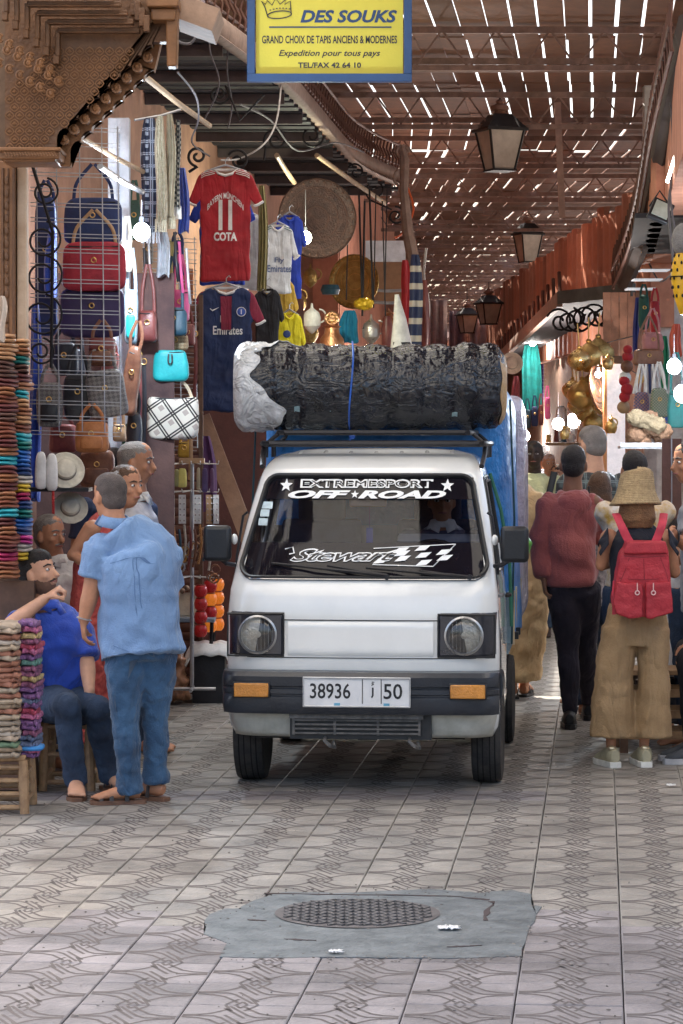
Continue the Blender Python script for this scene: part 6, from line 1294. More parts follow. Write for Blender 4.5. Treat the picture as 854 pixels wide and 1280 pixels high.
# slippers stacked by the pillar
SL = [(.20, .06, .035), (.28, .11, .05), (.12, .03, .03), (.45, .24, .12), (.02, .05, .16), (.02, .30, .36), (.60, .42, .04), (.35, .02, .09), (.02, .12, .40), (.5, .45, .4), (.10, .045, .035), (.01, .15, .14), (.4, .03, .2)]
SN = ["chestnut", "tan brown", "dark wine", "sandy", "navy", "turquoise", "yellow", "raspberry", "cobalt", "cream", "dark brown", "deep green", "magenta"]
ORD = ["first", "second", "third", "fourth", "fifth", "sixth", "seventh", "eighth", "ninth", "tenth", "eleventh", "twelfth", "thirteenth", "fourteenth", "fifteenth", "sixteenth", "seventeenth", "eighteenth", "nineteenth", "twentieth", "twenty-first", "twenty-second", "twenty-third", "twenty-fourth", "twenty-fifth", "twenty-sixth", "twenty-seventh", "twenty-eighth", "twenty-ninth", "thirtieth"]
def slipper_mesh(k):
    mb = MB(); rr = random.Random(k)
    for i in range(2):
        def f(u, v, i=i):
            a = u * 2 * math.pi; b = (v - .5) * math.pi; e = lambda x, q: math.copysign(abs(x) ** q, x); x = e(math.cos(a), .6) * e(math.cos(b), .5); y = e(math.sin(a), .8) * e(math.cos(b), .5)
            return V(x * .058 * (1 - .12 * y), y * .12, e(math.sin(b), .7) * .011 + (.012 if i else -.010) - .006 * (x * x) + .002 * math.sin(9 * x + k))
        mb.grid(f, 20, 8, wrap=True)
    me = mb.build("s", LB); d = me.data; bpy.data.objects.remove(me); return d
SLM = [slipper_mesh(k) for k in range(4)]
cols = [((-2, 12, 418, 722, 13.75), [3, 3, 3, 10, 10, 2, 1, 0, 2, 10, 0, 0, 2, 1, 5, 2, 1, 2, 1, 0, 5, 2, 1, 0, 2, 7, 0, 1], "outer"), ((14, 37, 424, 700, 13.95), [3, 1, 11, 10, 2, 1, 5, 3, 1, 3, 0, 5, 11, 8, 8, 4, 9, 6, 7, 4, 11, 8, 4, 12, 9, 6], "inner")]
for (x0, x1, y0, y1, Y), seq, nm in cols:
    n = len(seq)
    for i in range(n):
        py = lerp(y0, y1, (i + .5) / n); px = (x0 + x1) / 2 + 3.5 * math.sin(i * 1.7) * .5 + (i / n) * 3; c = seq[i]; me = SLM[i % 4].copy(); me.materials.clear()
        me.materials.append(M("slipper_%s" % SN[c].replace(" ", "_"), SL[c], .45, scale=14, col2=tuple(min(.9, q * 1.35) for q in SL[c])))
        o = bpy.data.objects.new("slipper_pair", me); COL.objects.link(o); sc = (x1 - x0) * Y / F / .116; o.location = P(px, py, Y); o.scale = (sc if nm == "inner" else 1.0, 1, 1.02); o.rotation_euler = (0, R.uniform(-.08, .08), R.uniform(-.25, .25))
        tag(o, "%s leather slippers, %s from the top of the %s stack by the pillar" % (SN[c], ORD[i], nm), "slippers", "leather slippers stacked by the pillar")
sup = thing("display_shelf", "dark stand holding the slipper stacks by the pillar", "stand", V(P(18, 0, 13.9).x, 13.9, 0)); mb = MB(); mb.box((-.02, .02, .55), (.26, .22, 1.06)); mb.build("stand_body", WOODD, sup)
# folded cloth pile on a ladder-back stool
FC = [(.40, .31, .22), (.28, .20, .13), (.44, .34, .25), (.24, .10, .06), (.34, .27, .20), (.13, .2, .12), (.46, .39, .32), (.32, .14, .09)]; FN = ["cream", "sandy", "ivory", "rust striped", "oatmeal", "sage", "off white", "terracotta"]
FP = [(.16, .05, .10), (.05, .07, .10), (.30, .22, .10), (.25, .03, .06), (.08, .10, .16), (.12, .05, .14), (.30, .08, .16), (.06, .14, .12)]; FPN = ["plum patterned", "charcoal patterned", "gold patterned", "crimson patterned", "slate patterned", "violet patterned", "rose patterned", "teal patterned"]
def fold_mesh(k, w):
    rr = random.Random(k + 50)
    ph = rr.random() * 6
    def f(u, v):
        a = u * 2 * math.pi; e = lambda x, q: math.copysign(abs(x) ** q, x); b = (v - .5) * math.pi; x = e(math.cos(a), .35) * e(math.cos(b), .3); y = e(math.sin(a), .35) * e(math.cos(b), .3)
        return V(x * w / 2 + .004 * math.sin(5 * y + ph), y * .13 + .010 * math.sin(7 * x + ph) + .004 * math.sin(19 * x + ph), e(math.sin(b), .8) * .0155 + .004 * math.sin(14 * x + ph) + .0015 * math.sin(40 * x + ph * 2))
    mb = MB(); mb.grid(f, 44, 8, wrap=True); o = mb.build("s", LB); d = o.data; bpy.data.objects.remove(o); return d
FM = [fold_mesh(k, .165) for k in range(5)]; FM2 = [fold_mesh(k + 9, .10) for k in range(5)]
n = 25
for i in range(n):
    py = lerp(778, 944, (i + .5) / n)
    for col_, (px, ms, cs, ns, Y) in enumerate(((6, FM, FC, FN, 13.15), (38, FM2, FP, FPN, 13.25))):
        c = R.randrange(8) if i % 6 else (4 + col_); me = ms[i % 5].copy(); me.materials.clear()
        me.materials.append(M("folded_%s" % ns[c].replace(" ", "_"), cs[c], .85, scale=9 if col_ == 0 else 70, var=.3 if col_ == 0 else .7, bump=.2, bscale=150, col2=tuple(min(.9, q * (1.15 if col_ == 0 else 2.2) + (.0 if col_ == 0 else .02)) for q in cs[c])))
        o = bpy.data.objects.new("folded_cloth", me); COL.objects.link(o); o.location = P(px + R.uniform(-1.5, 1.5), py - (px - 6) * .06 * (1 - i / n), Y); o.rotation_euler = (R.uniform(-.03, .03), R.uniform(-.05, .05) + (.06 if col_ else 0), R.uniform(-.08, .08)); o.scale = (1, 1, 1.03)
        tag(o, "%s folded cloth, %s from the top in the %s column of the pile" % (ns[c], ORD[i], ["left", "right"][col_]), "cloth", "folded cloths piled on the stool")
bt = Item("folded_cloth", "bright blue folded cloth sticking out under the pile onto the stool", "cloth", 40, 934, 13.2); mb = MB(); mb.grid(pillow_pts(.12, .022, .2, 1, .4), 20, 6, wrap=True); bt.part("cloth_body", mb, M("azure_cloth", (.03, .20, .5), .7))
def stool(label, px0, px1, pytop, Y, legs_n=4, d=.34, mat=WOODM, rungs=4, group="wooden stools", seat=True):
    w = (px1 - px0) * Y / F; h = H - (pytop - HY) * Y / F; it = thing("stool", label, "stool", V(P((px0 + px1) / 2, 0, Y).x, Y, 0), 0, group)
    for sx_ in (-1, 1):
        for sy in (-1, 1): mb = MB(); mb.tube([V(sx_ * w / 2, sy * d / 2, 0), V(sx_ * w * .47, sy * d * .47, h * .5), V(sx_ * w * .45, sy * d * .45, h)], [.022, .026, .022], 8); mb.build("leg", mat, it)
    for r in range(rungs):
        z = h * (.12 + .76 * r / max(1, rungs - 1)); 
        for sy in (-1, 1): mb = MB(); mb.tube([V(-w * .47, sy * d * .47, z), V(w * .47, sy * d * .47, z)], .013, 7); mb.build("rung", mat, it)
        for sx_ in (-1, 1): mb = MB(); mb.tube([V(sx_ * w * .47, -d * .47, z + .025), V(sx_ * w * .47, d * .47, z + .025)], .013, 7); mb.build("rung", mat, it)
    if seat: mb = MB(); mb.box((0, 0, h + .012), (w * 1.02, d, .028)); mb.build("seat", mat, it, bevel=.008)
    return it
stool("ladder sided wooden stool carrying the pile of folded cloth", -18, 36, 946, 13.25, rungs=4)
stool("worn brown stool under the man in the royal blue polo", 58, 118, 893, 14.1, rungs=3, d=.36)
# jerseys --------------------------------------------------------------
def jersey(label, px, ytop, ybot, wid, Y, bodym, sleevem=None, trim=None, group="football jerseys hung above the stall", neckw=.30, rz=0., name="jersey", disp=.03, dscale=.12):
    it = Item(name, label, "jersey", px, ytop, Y, group); k = it.k; h = (ybot - ytop) * k; w = wid * k; sleevem = sleevem or bodym
    bw_ = w * .70
    out = [(-bw_ * .22, -.015), (-bw_ * .30, 0), (-bw_ * .5, -.045), (-bw_ * .52, -.12), (-bw_ * .46, -.28), (-bw_ * .47, -h), (bw_ * .47, -h), (bw_ * .46, -.28), (bw_ * .52, -.12), (bw_ * .5, -.045), (bw_ * .30, 0), (bw_ * .22, -.015), (bw_ * .12, -.04), (0, -.05), (-bw_ * .12, -.04)]
    folds(bodym, 3.5, .03, .6, (1.3, 1, .4)); folds(sleevem, 3.5, .03, .6, (1.3, 1, .4)); mb = MB(); mb.prism(out, -.022, .022); b = blob("jersey_body", mb, bodym, it.o, .010, 3, disp, dscale)
    for s_ in (-1, 1):
        mb = MB(); mb.prism([(s_ * bw_ * .42, -.012), (s_ * bw_ * .52, -.05), (s_ * w * .5, -.225), (s_ * w * .40, -.255), (s_ * bw_ * .42, -.19)], -.024, .024); so = blob("sleeve", mb, sleevem, it.o, .010, 3, .012, dscale)
        if trim: mb = MB(); mb.tube([V(s_ * w * .395, -.02, -.262), V(s_ * w * .45, -.030, -.252), V(s_ * w * .505, -.02, -.232)], (.010, .022), 8, side=(0, 0, 1)); mb.build("cuff", trim, so)
    mb = MB(); mb.tube([V(-bw_ * .24, 0, .002), V(-bw_ * .13, -.024, -.03), V(0, -.028, -.045), V(bw_ * .13, -.024, -.03), V(bw_ * .24, 0, .002), V(0, .028, .0)], .010, 8, closed=True); it.part("collar", mb, trim or bodym)
    mb = MB(); mb.tube([V(-bw_ * .4, 0, -.015), V(0, 0, .035), V(bw_ * .4, 0, -.015)], .008, 6); mb.tube([V(0, 0, .035), V(0, 0, .07), V(.02, 0, .09), V(.03, 0, .075)], .004, 5); it.part("hanger", mb, STEEL)
    it.b = b; it.w = w; it.h = h; it.o.rotation_euler.z = rz; return it
def jtext(it, s, cx, cz, w, h, mat, bold=.03, shear=0., arch=0., sub=2):
    return text("lettering", s, w, h, lambda x, z: V(cx + x, -.05, cz + z - arch * x * x), mat, it.o, bold=bold, shear=shear, sub=sub, shrink=it.b)
JR = M("red_jersey", (.36, .004, .014), .7, scale=4, col2=(.44, .008, .02), sheen=.2); JB = M("midnight_jersey", (.010, .022, .085), .7, scale=4, col2=(.016, .035, .12)); JM = M("maroon_jersey_sleeve", (.24, .015, .045), .7); JBLU = M("royal_jersey", (.015, .05, .42), .7); JW = M("white_jersey", (.66, .68, .70), .75); JY = M("mustard_jersey", (.62, .40, .06), .75); JYB = M("bright_yellow_jersey", (.80, .68, .02), .75); JK = M("black_jersey", (.015, .015, .02), .8); JWT = M("print_white", (.75, .74, .74), .5, bump=0)
jersey("royal blue jersey hanging directly behind the red one", 278, 236, 356, 84, 20.0, JBLU)
j = jersey("red football jersey with white number 11 and COTA", 282, 212, 351, 93, 19.6, JR, trim=JWT); k = j.k
jtext(j, "BAYERN MÜNCHEN", 0, -32 * k, 45 * k, 9 * k, JWT, .02, arch=5.2); jtext(j, "11", 0, -57 * k, 17 * k, 38 * k, JWT, .05, sub=3); jtext(j, "COTA", 0, -84 * k, 29 * k, 11 * k, JWT, .04)
for s_ in (-1, 1):
    for i in range(3): mb = MB(); mb.tube([V(s_ * (.075 + .0 * i), -.034, -.003 - .013 * i), V(s_ * .15, -.034, -.022 - .013 * i), V(s_ * .175, -.03, -.037 - .013 * i)], (.0035, .002), 4); j.part("shoulder_stripe", mb, JWT)
j = jersey("midnight blue jersey with red sleeves reading Fly Emirates", 283, 360, 514, 96, 19.4, JB, JM, JWT, disp=.035); k = j.k
jtext(j, "Fly", -1 * k, -40 * k, 13 * k, 11 * k, JWT, .02); jtext(j, "Emirates", 2 * k, -53 * k, 37 * k, 11 * k, JWT, .02)
mb = MB(); mb.prism([(-.035, -.30), (.035, -.30), (.04, -.06), (-.04, -.06)], -.036, -.030); mb.build("chest_stripe", JM, j.o)
mb = MB(); mb.tube(arc(V(19 * k, -.045, -30 * k), 5.4 * k, 0, 350, 20), (.004, .003), 6, closed=True); mb.ball(V(19 * k, -.042, -30 * k), (4.6 * k, .006, 4.6 * k), 14, 8); j.part("round_crest", mb, M("crest_blue", (.05, .12, .5), .5)); mb = MB(); mb.tube(arc(V(19 * k, -.05, -30 * k), 5.6 * k, 0, 350, 20), .0025, 5, closed=True); mb.bar(V(19 * k, -.05, -33 * k), V(19 * k, -.05, -27 * k), .006, .003); j.part("crest_ring", mb, JWT)
mb = MB(); mb.tube([V(-20 * k, -.042, -26 * k), V(-17 * k, -.042, -28.5 * k), V(-9 * k, -.042, -24.5 * k)], [.003, .006, .001], 5); j.part("swoosh", mb, JWT)
jersey("white jersey half hidden behind the red jersey's right side", 312, 270, 362, 52, 20.4, JW)
jersey("royal blue jersey with white crest tucked behind the white one", 362, 270, 390, 44, 21.8, JBLU)
j = jersey("white jersey with dark green shoulder stripes beside the big tray", 347, 282, 366, 52, 21.2, JW, trim=JWT, rz=.1); k = j.k
jtext(j, "Fly", 2 * k, -44 * k, 12 * k, 8 * k, M("print_grey", (.12, .16, .3), .6), .02); jtext(j, "Emirates", 2 * k, -54 * k, 30 * k, 9 * k, M("print_grey", (.12, .16, .3), .6), .02)
for s_ in (-1, 1):
    for i in range(2): mb = MB(); mb.tube([V(s_ * .05, -.036, -.006 - .016 * i), V(s_ * .11, -.036, -.03 - .016 * i)], (.004, .003), 4); j.part("shoulder_stripe", mb, M("stripe_green", (.02, .10, .09), .6))
jersey("mustard yellow jersey hanging behind the black one", 350, 350, 432, 48, 21.4, JY); jersey("plain black t-shirt hanging beside the midnight jersey", 334, 362, 432, 44, 21.0, JK, name="t_shirt"); j = jersey("bright yellow jersey with small round badge just above the roll", 362, 392, 440, 42, 21.2, JYB)
mb = MB(); mb.ball(V(-.02, -.04, -.16), (.03, .006, .03)); j.part("round_crest", mb, M("crest_navy", (.03, .06, .2), .5))
scarf("olive cloth strip between the two white jerseys", 322, 334, 232, 362, 20.2, M("olive_cloth", (.26, .22, .09), .8), group=None)
# trays -----------------------------------------------------------------
def tray(label, px, py, r, Y, mat, mat2, tilt=(math.radians(90), 0, 0), sq=1.):
    it = Item("metal_tray", label, "tray", px, py, Y); R_ = r * it.k; mb = MB(); mb._lathe([(.001, .0), (R_ * .80, 0), (R_ * .88, .012), (R_ * .965, .018), (R_, .035), (R_ * 1.01, .028), (R_ * .97, .006), (.001, -.012)], 56, V(0, 0, 0), V(0, 0, 1)); it.part("tray_dish", mb, mat)
    for rr in (.30, .55, .78): mb = MB(); mb.tube([V(math.cos(a) * R_ * rr, math.sin(a) * R_ * rr, .003) for a in [i * math.pi / 24 for i in range(48)]], .0035, 5, closed=True); it.part("engraved_ring", mb, mat2)
    mb = MB()
    for i in range(32): a = i * math.pi / 16; mb.ball(V(math.cos(a) * R_ * .92, math.sin(a) * R_ * .92, .018), (.012, .012, .005), 6, 4)
    it.part("rim_studs", mb, mat2); it.o.rotation_euler = tilt; return it
OCU = M("dark_old_copper", (.045, .022, .018), .5, .35, scale=14, col2=(.10, .05, .04), bump=.8, bscale=60); OBR = M("old_brass", (.40, .27, .09), .35, .9, scale=10, col2=(.60, .44, .18), bump=.8, bscale=50)
tray("big dark copper tray hanging in front of the awning", 396, 273, 50, 25, OCU, M("tarnished_copper", (.12, .06, .045), .45, .5), (math.radians(92), math.radians(0), math.radians(14)))
tray("engraved brass tray hanging lower right of the big copper tray", 444, 352, 34, 27.5, OBR, BRASS, (math.radians(90), 0, math.radians(-25)))
# metal ware, dolls and straps above the roll
def vessel(label, px, py, hgt, Y, prof, mat, cat="vessel", name="metal_vessel", group=None, handle=True):
    it = Item(name, label, cat, px, py, Y, group); s = hgt * it.k; mb = MB(); mb._lathe([(r * s, (z - .5) * s) for r, z in prof], 24, V(0, 0, 0), V(0, 0, 1)); it.part("vessel_body", mb, mat)
    if handle: mb = MB(); mb.tube(arc(V(prof[len(prof) // 2][0] * s, 0, .08 * s), .22 * s, -80, 90, 10), .008, 6); it.part("handle", mb, mat)
    return it
POT = [(.001, 0), (.22, 0), (.30, .15), (.34, .32), (.30, .5), (.16, .66), (.12, .74), (.17, .78), (.10, .88), (.03, .93), (.03, 1.), (.001, 1.)]
LAN = [(.001, 0), (.05, .02), (.14, .1), (.28, .25), (.30, .5), (.24, .7), (.1, .8), (.05, .85), (.03, 1), (.001, 1.)]
for a in (("dull copper teapot left above the white wrapped roll end", 352, 390, 34, 26, POT, COPPER), ("small brass lamp under the big copper tray", 388, 345, 30, 27, LAN, OBR), ("pale brass pot beside the blue jersey", 372, 372, 34, 26.5, POT, BRASS), ("brass coffee pot above the roll's middle", 385, 408, 40, 26, POT, OBR), ("slim white vase among the brass pots", 390, 398, 38, 25.6, LAN, WHITE), ("silver pot hanging right of the blue apron", 464, 412, 38, 26, LAN, M("silver_metal", (.6, .58, .55), .3, .8, bump=.6, bscale=40)), ("copper jug beside the dark red fez", 486, 400, 30, 26.5, POT, COPPER)): vessel(*a)
it = Item("copper_lantern", "round faced pierced copper lantern figure standing above the roll", "lantern", 415, 408, 25.5); s = it.k
mb = MB(); mb._lathe([(.001, -24 * s), (16 * s, -24 * s), (15 * s, -16 * s), (10 * s, -9 * s), (9 * s, -2 * s), (12 * s, 0), (.001, 2 * s)], 20, V(0, 0, 0), V(0, 0, 1)); it.part("lantern_base", mb, COPPER)
mb = MB(); mb._lathe([(.001, -4 * s), (8 * s, -4 * s), (10 * s, 0), (8 * s, 4 * s), (.001, 4 * s)], 24, V(0, 0, 10 * s), V(0, 1, 0)); it.part("round_head", mb, COPPER)
for i in range(8): a = i * math.pi / 4; mb = MB(); mb.ball(V(math.cos(a) * 5 * s, -4.6 * s, 10 * s + math.sin(a) * 5 * s), 1.6 * s, 8, 5); it.part("boss", mb, BRASS)
vessel("petrol blue enamel plate pot over the copper lantern", 413, 362, 20, 26.5, [(.001, .2), (.5, .2), (.62, .5), (.5, .8), (.001, .8)], LTE, handle=False)
scarf("teal blue apron hanging above the roll", 425, 448, 388, 428, 26, M("teal_apron", (.015, .22, .38), .8), group=None, name="apron", cat="apron")
it = Item("crumpled_pouch", "crumpled golden pouch hanging on black cords", "pouch", 455, 380, 26); mb = MB(); mb.ball(V(0, 0, 0), (.10, .06, .06), 18, 12); blob("pouch_body", mb, M("gold_satin", (.65, .42, .02), .35, .3), it.o, .01, 1, .05, .03)
for i, x in enumerate((436, 449, 456, 462, 470, 478, 484)):
    pole("thin black cord, %s from the left, hanging behind the roll" % ORD[i], (x, 235 + 8 * (i % 3), 26), (x + (4 if i % 2 else -3), 375 + 10 * (i % 3), 26), .010 if i in (1, 2, 3) else .006, BLACK, "cord", "cord")
it = Item("tassel_sandals", "dark red fez style tassels beside the silver pot", "tassel", 484, 415, 26); mb = MB(); mb.tube([it.q(484, 395), it.q(484, 410), it.q(484, 432)], [.03, .06, .05], 10); it.part("tassel_body", mb, LM)
mb = MB(); mb.box((0, 0, 0), (.42, .03, .22)); tag(mb.build("blank_signboard", M("white_board", (.7, .72, .78), .5), loc=P(482, 314, 28.5)), "plain white signboard above the hanging goods left of the carved post", "signboard")
mb = MB(); mb.box((0, 0, 0), (.44, .03, .42)); tag(mb.build("brown_board", M("brown_board", (.28, .15, .08), .7), loc=P(484, 352, 28.8)), "plain brown board directly under the white signboard", "board")
for y, l in ((362, "upper"), (377, "lower")): pole("%s thin steel shelf bar across the brown board" % l, (462, y, 27.6), (506, y + 1, 27.6), .016, GAL, "shelf_bar", "bar")
it = Item("felt_cone", "tall white felt cone with black label on the roll's right", "hat", 501, 400, 25.5); mb = MB(); mb.tube([it.q(496, 368), it.q(500, 400), it.q(502, 434)], [.02, (.075, .05), (.125, .08)], 14); it.part("cone_body", mb, WHITE); mb = MB(); mb.box(it.q(502, 430, -.085), (.16, .01, .03)); it.part("label_strip", mb, BLACK)
scarf("bright red pennant hanging by the carved post", 501, 514, 325, 412, 26.5, JR, folds=2, group=None, name="pennant", cat="flag", depth=.03); scarf("navy pennant with pale stripes by the carved post", 511, 528, 318, 432, 26, pattern("navy_stripes", (.02, .03, .09), (.5, .45, .4), 'hstripe', 6.), folds=2, group=None, name="pennant", cat="flag", depth=.03); scarf("narrow maroon cloth at the right of the striped pennant", 526, 537, 350, 432, 26, LM, folds=2, group=None, name="pennant", cat="flag", depth=.03)
it = Item("carved_post", "brown carved post with curled top rising beside the far street", "post", 508, 260, 28); mb = MB(); mb.tube([it.q(503, 182), it.q(506, 200), it.q(505, 240), it.q(510, 290), it.q(520, 340), it.q(530, 430)], [.02, .05, .045, .06, .07, .06], 8); it.part("post_shaft", mb, EDG); mb = MB(); mb.tube(arc(it.q(503, 190), .07, 0, 500, 24, r1=.03), .016, 6); mb.tube(arc(it.q(505, 222), .10, 60, 300, 16), .014, 6); it.part("curl", mb, EDG)
cable("white knotted string hanging beside the carved post", [(533, 310, 27), (530, 345, 27), (536, 380, 27), (534, 420, 27)], .014, CABP)
# earring stand, table and lamps on the floor
it = Item("earring_stand", "spinning metal stand hung with earring cards and yellow pouches", "stand", 240, 640, 18.3)
mb = MB(); mb.tube([it.q(240, 575), it.q(240, 862)], .014, 8); mb.tube([V(-.16, 0, -1.19), V(.16, 0, -1.19)], .012, 6); mb.tube([V(0, -.16, -1.19), V(0, .16, -1.19)], .012, 6); it.part("pole", mb, STEEL)
for y in (578, 613, 720):
    for x in range(-3, 4): mb = MB(); mb.tube([it.q(240, y, 0), it.q(240 + x * 11, y + 2, -.09 + .02 * abs(x)), it.q(240 + x * 11.5, y - 2, -.11)], .004, 5); it.part("hook", mb, WHITE)
mb = MB(); mb.box(it.q(240, 576), (.17, .1, .035)); it.part("top_block", mb, LTAN)
for i, (x, y, w, h, m_) in enumerate(((229, 597, 14, 24, "yellow"), (222, 597, 8, 22, "olive"), (249, 598, 6, 28, "sand"), (257, 600, 9, 30, "violet"), (266, 600, 7, 30, "plum"))):
    mt = M("pouch_" + m_, {"yellow": (.62, .55, .16), "olive": (.3, .28, .12), "sand": (.4, .33, .22), "violet": (.08, .05, .14), "plum": (.12, .05, .12)}[m_], .7); mb = MB(); mb.grid(pillow_pts(w * it.k, h * it.k, .03, .6, .4, base=it.q(x, y, -.10)), 14, 8, wrap=True); it.part("pouch", mb, mt)
for i, x in enumerate((215, 229, 248, 263, 270)):
    mb = MB(); mb.box(it.q(x, 636, -.10), (9 * it.k, .006, 36 * it.k)); co = it.part("earring_card", mb, M("white_card", (.7, .7, .7), .5) if i not in (3,) else LTAN)
    mb = MB()
    for r in range(5):
        for s_ in (-1, 1): mb.ball(it.q(x + s_ * 2.4, 622 + 7 * r, -.107), .006, 6, 4)
    mb.build("earrings", M("earring_metal", (.35, .3, .3), .3, .7), co)
for i in range(22):
    mb = MB(); x = 213 + (i * 37) % 60; y = 662 + (i * 23) % 62; c = it.q(x, y, -.06 - .03 * (i % 3)); mb.tube(arc(c, .03, 60, 420, 10), .007, 5); it.part("bracelet", mb, [BRASS, LB, STEEL, COPPER, LTAN][i % 5])
for i in range(9): mb = MB(); x = 212 + 6.5 * i; mb.tube(spline([it.q(x, 655 + 3 * (i % 3), -.12), it.q(x + 2, 680, -.13), it.q(x - 2, 712 - 4 * (i % 4), -.12)], 4), .009, 6); it.part("bead_string", mb, [LB, M("amber_beads", (.45, .2, .06), .35, bump=1, bscale=120), LTE, M("bone_beads", (.5, .45, .38), .5, bump=1, bscale=120), LM][i % 5])
# table, candle lamps
tb = thing("folding_table", "low table with a pale box lid and trinkets beside the blue shirted man", "table", V(P(232, 0, 18.7).x, 18.7, 0)); mb = MB(); mb.box((0, 0, .56), (.42, .4, .03)); mb.build("tabletop", M("steel_blue_edge", (.25, .33, .42), .5), tb, bevel=.006); mb = MB(); mb.box((.02, -.04, .66), (.28, .02, .16), rot=Matrix.Rotation(-.35, 3, 'X')); mb.box((.02, .04, .59), (.3, .22, .03)); mb.build("open_box", M("ivory_card", (.62, .58, .46), .6), tb)
for sx_ in (-1, 1):
    for sy in (-1, 1): mb = MB(); mb.tube([V(sx_ * .17, sy * .16, 0), V(sx_ * .19, sy * .18, .56)], .014, 6); mb.build("leg", BLACK, tb)
mb = MB()
for i in range(14): mb.ball(V(-.18 + .027 * i, -.05 + .03 * (i % 3), .75 + .02 * (i % 2)), .02, 8, 5)
mb.build("trinkets", M("mixed_trinkets", (.25, .12, .08), .4, .3, scale=40, col2=(.5, .4, .3)), tb)
st = thing("low_stand", "low black stand covered with a white cloth under the red candle lamps", "stand", V(P(262, 0, 18.6).x, 18.6, 0)); mb = MB(); mb.box((0, 0, .18), (.22, .3, .36)); mb.build("stand_frame", BLACK, st); mb = MB(); mb.grid(lambda u, v: V((u - .5) * .34, (v - .5) * .36, .40 - .12 * max(0, abs(u - .5) * 2 - .7) * 3 - .10 * max(0, abs(v - .5) * 2 - .75) * 3 + .006 * math.sin(u * 20)), 20, 16); mb.build("white_cover", WHITE, st, solid=.006)
CR = M("red_glass_shade", (.38, .012, .02), .3, emit=(1, .05, .03), es=.01, scale=30); CO = M("orange_glass_shade", (.55, .10, .01), .3, emit=(1, .3, .03), es=.10, scale=30); CD = M("shade_dark_trim", (.2, .03, .02), .5)
for c in range(3):
    for r in range(4):
        px = (251, 263, 272)[c]; py = 788 - 16.5 * r - (4 if c else 0) - c * 2; mat = (CR, CO if r in (0, 2) else CR, CO)[c]
        it = Item("candle_lamp", "%s round candle lamp, %s from the bottom of the %s stack" % ("dark red" if mat is CR else "glowing orange", ORD[r], ("left", "middle", "right")[c]), "lamp", px, py, 18.5 + .12 * c, "round candle lamps stacked beside the van")
        s = it.k; mb = MB(); mb._lathe([(.001, -8 * s), (5 * s, -8 * s), (7.5 * s, -5 * s), (8.6 * s, 0), (7.5 * s, 5 * s), (5 * s, 7.6 * s), (.001, 7.6 * s)], 16, V(0, 0, 0), V(0, 0, 1)); it.part("shade", mb, mat); mb = MB(); mb.tube([V(math.cos(a) * 5.4 * s, math.sin(a) * 5.4 * s, 7.4 * s) for a in [i * math.pi / 8 for i in range(16)]], .004, 5, closed=True); it.part("rim", mb, CD)
it = Item("sack", "crumpled brown leather sack on the paving behind the blue shirted man", "sack", 222, 846, 18.4); mb = MB(); mb.tube([it.q(216, 872), it.q(218, 850), it.q(220, 828), it.q(222, 815)], [(.10, .09), (.085, .08), (.06, .06), (.035, .04)], 16); mb.tube([it.q(222, 868), it.q(236, 868)], [.05, .03], 8); blob("sack_body", mb, M("glazed_brown_leather", (.28, .11, .05), .35, col2=(.5, .26, .14)), it.o, .012, 1, .09, .05)
mb = MB(); mb.box((0, 0, 0), (.10, .09, .08), taper=1.12); tag(mb.build("foam_cup", M("white_foam", (.75, .76, .78), .6), loc=P(257, 843, 19.6), bevel=.006), "small white foam box lying on the paving left of the van", "box")
mb = MB(); mb.box((0, 0, .2), (.10, .3, .4)); tag(mb.build("bundle_of_cloth", M("dark_mixed_cloth", (.06, .03, .03), .9, col2=(.18, .08, .07)), loc=V(P(238, 0, 19.8).x, 19.8, 0)), "dark wares heaped under the folding table", "heap")
# ---- sign
sg = thing("hanging_sign", "yellow and blue hanging sign DES SOUKS at the top of the photo", "sign", P(412, 20, 17.2)); k = 17.2 / F; SB = M("sign_blue", (.022, .07, .19), .5, var=.1); SY = M("sign_yellow", (.58, .53, .07), .55, var=.05, scale=3); SNV = M("sign_navy_ink", (.012, .05, .15), .5, bump=0); SKI = M("sign_black_ink", (.03, .035, .05), .5, bump=0)
sq = lambda px, py, dy=0.: V((px - 412) * k, dy, -(py - 20) * k)
mb = MB(); mb.box(sq(412, -8, .02), (184 * k, .02, 210 * k)); mb.build("sign_panel", SY, sg)
for a, b, w, h in ((412, 97.5, 206 * k, 10 * k), (412, -114, 206 * k, 10 * k)): mb = MB(); mb.box(sq(a, b), (w, .07, h)); mb.build("sign_frame", SB, sg, bevel=.004)
for a in (314, 510): mb = MB(); mb.box(sq(a, -8), (10 * k, .068, 201 * k)); mb.build("sign_frame", SB, sg, bevel=.004)
st_ = lambda s, cx, cy, w, h, m_, b=.02, sh_=0., nm="lettering": text(nm, s, w * k, h * k, lambda x, z: sq(cx, cy, .008) + V(x, 0, z), m_, sg, bold=b, shear=sh_)
st_("DES SOUKS", 436, 20, 121, 16, SNV, .035, .25); st_("GRAND CHOIX DE TAPIS ANCIENS & MODERNES", 412, 49, 169, 10, SKI, .02); st_("Expedition pour tous pays", 412, 67, 127, 10, SKI, .015, .3); st_("TEL/FAX 42 64 10", 412, 81, 79, 7, SKI, .03)
mb = MB(); mb.box(sq(413, 33.5, .007), (153 * k, .002, 1.6 * k)); mb.build("rule_line", SNV, sg, smooth=False)
mb = MB()
crn = [(331, 5), (327, -2), (332, 2), (334, -3), (340, 3), (345, -6), (350, 2), (357, -4), (356, 2), (363, -2), (364, 12)]
mb.tube([sq(x, y + 3, .006) for x, y in [(335, 18)] + crn + [(364, 16)]], .0035, 5); mb.tube([sq(349.5 + 15 * math.cos(a) , 21 - 3 - 4.6 * math.sin(a) - 1.2 * math.cos(a), .006) for a in [i * math.pi / 12 for i in range(24)]], .0035, 5, closed=True); mb.build("crown_drawing", SKI, sg)
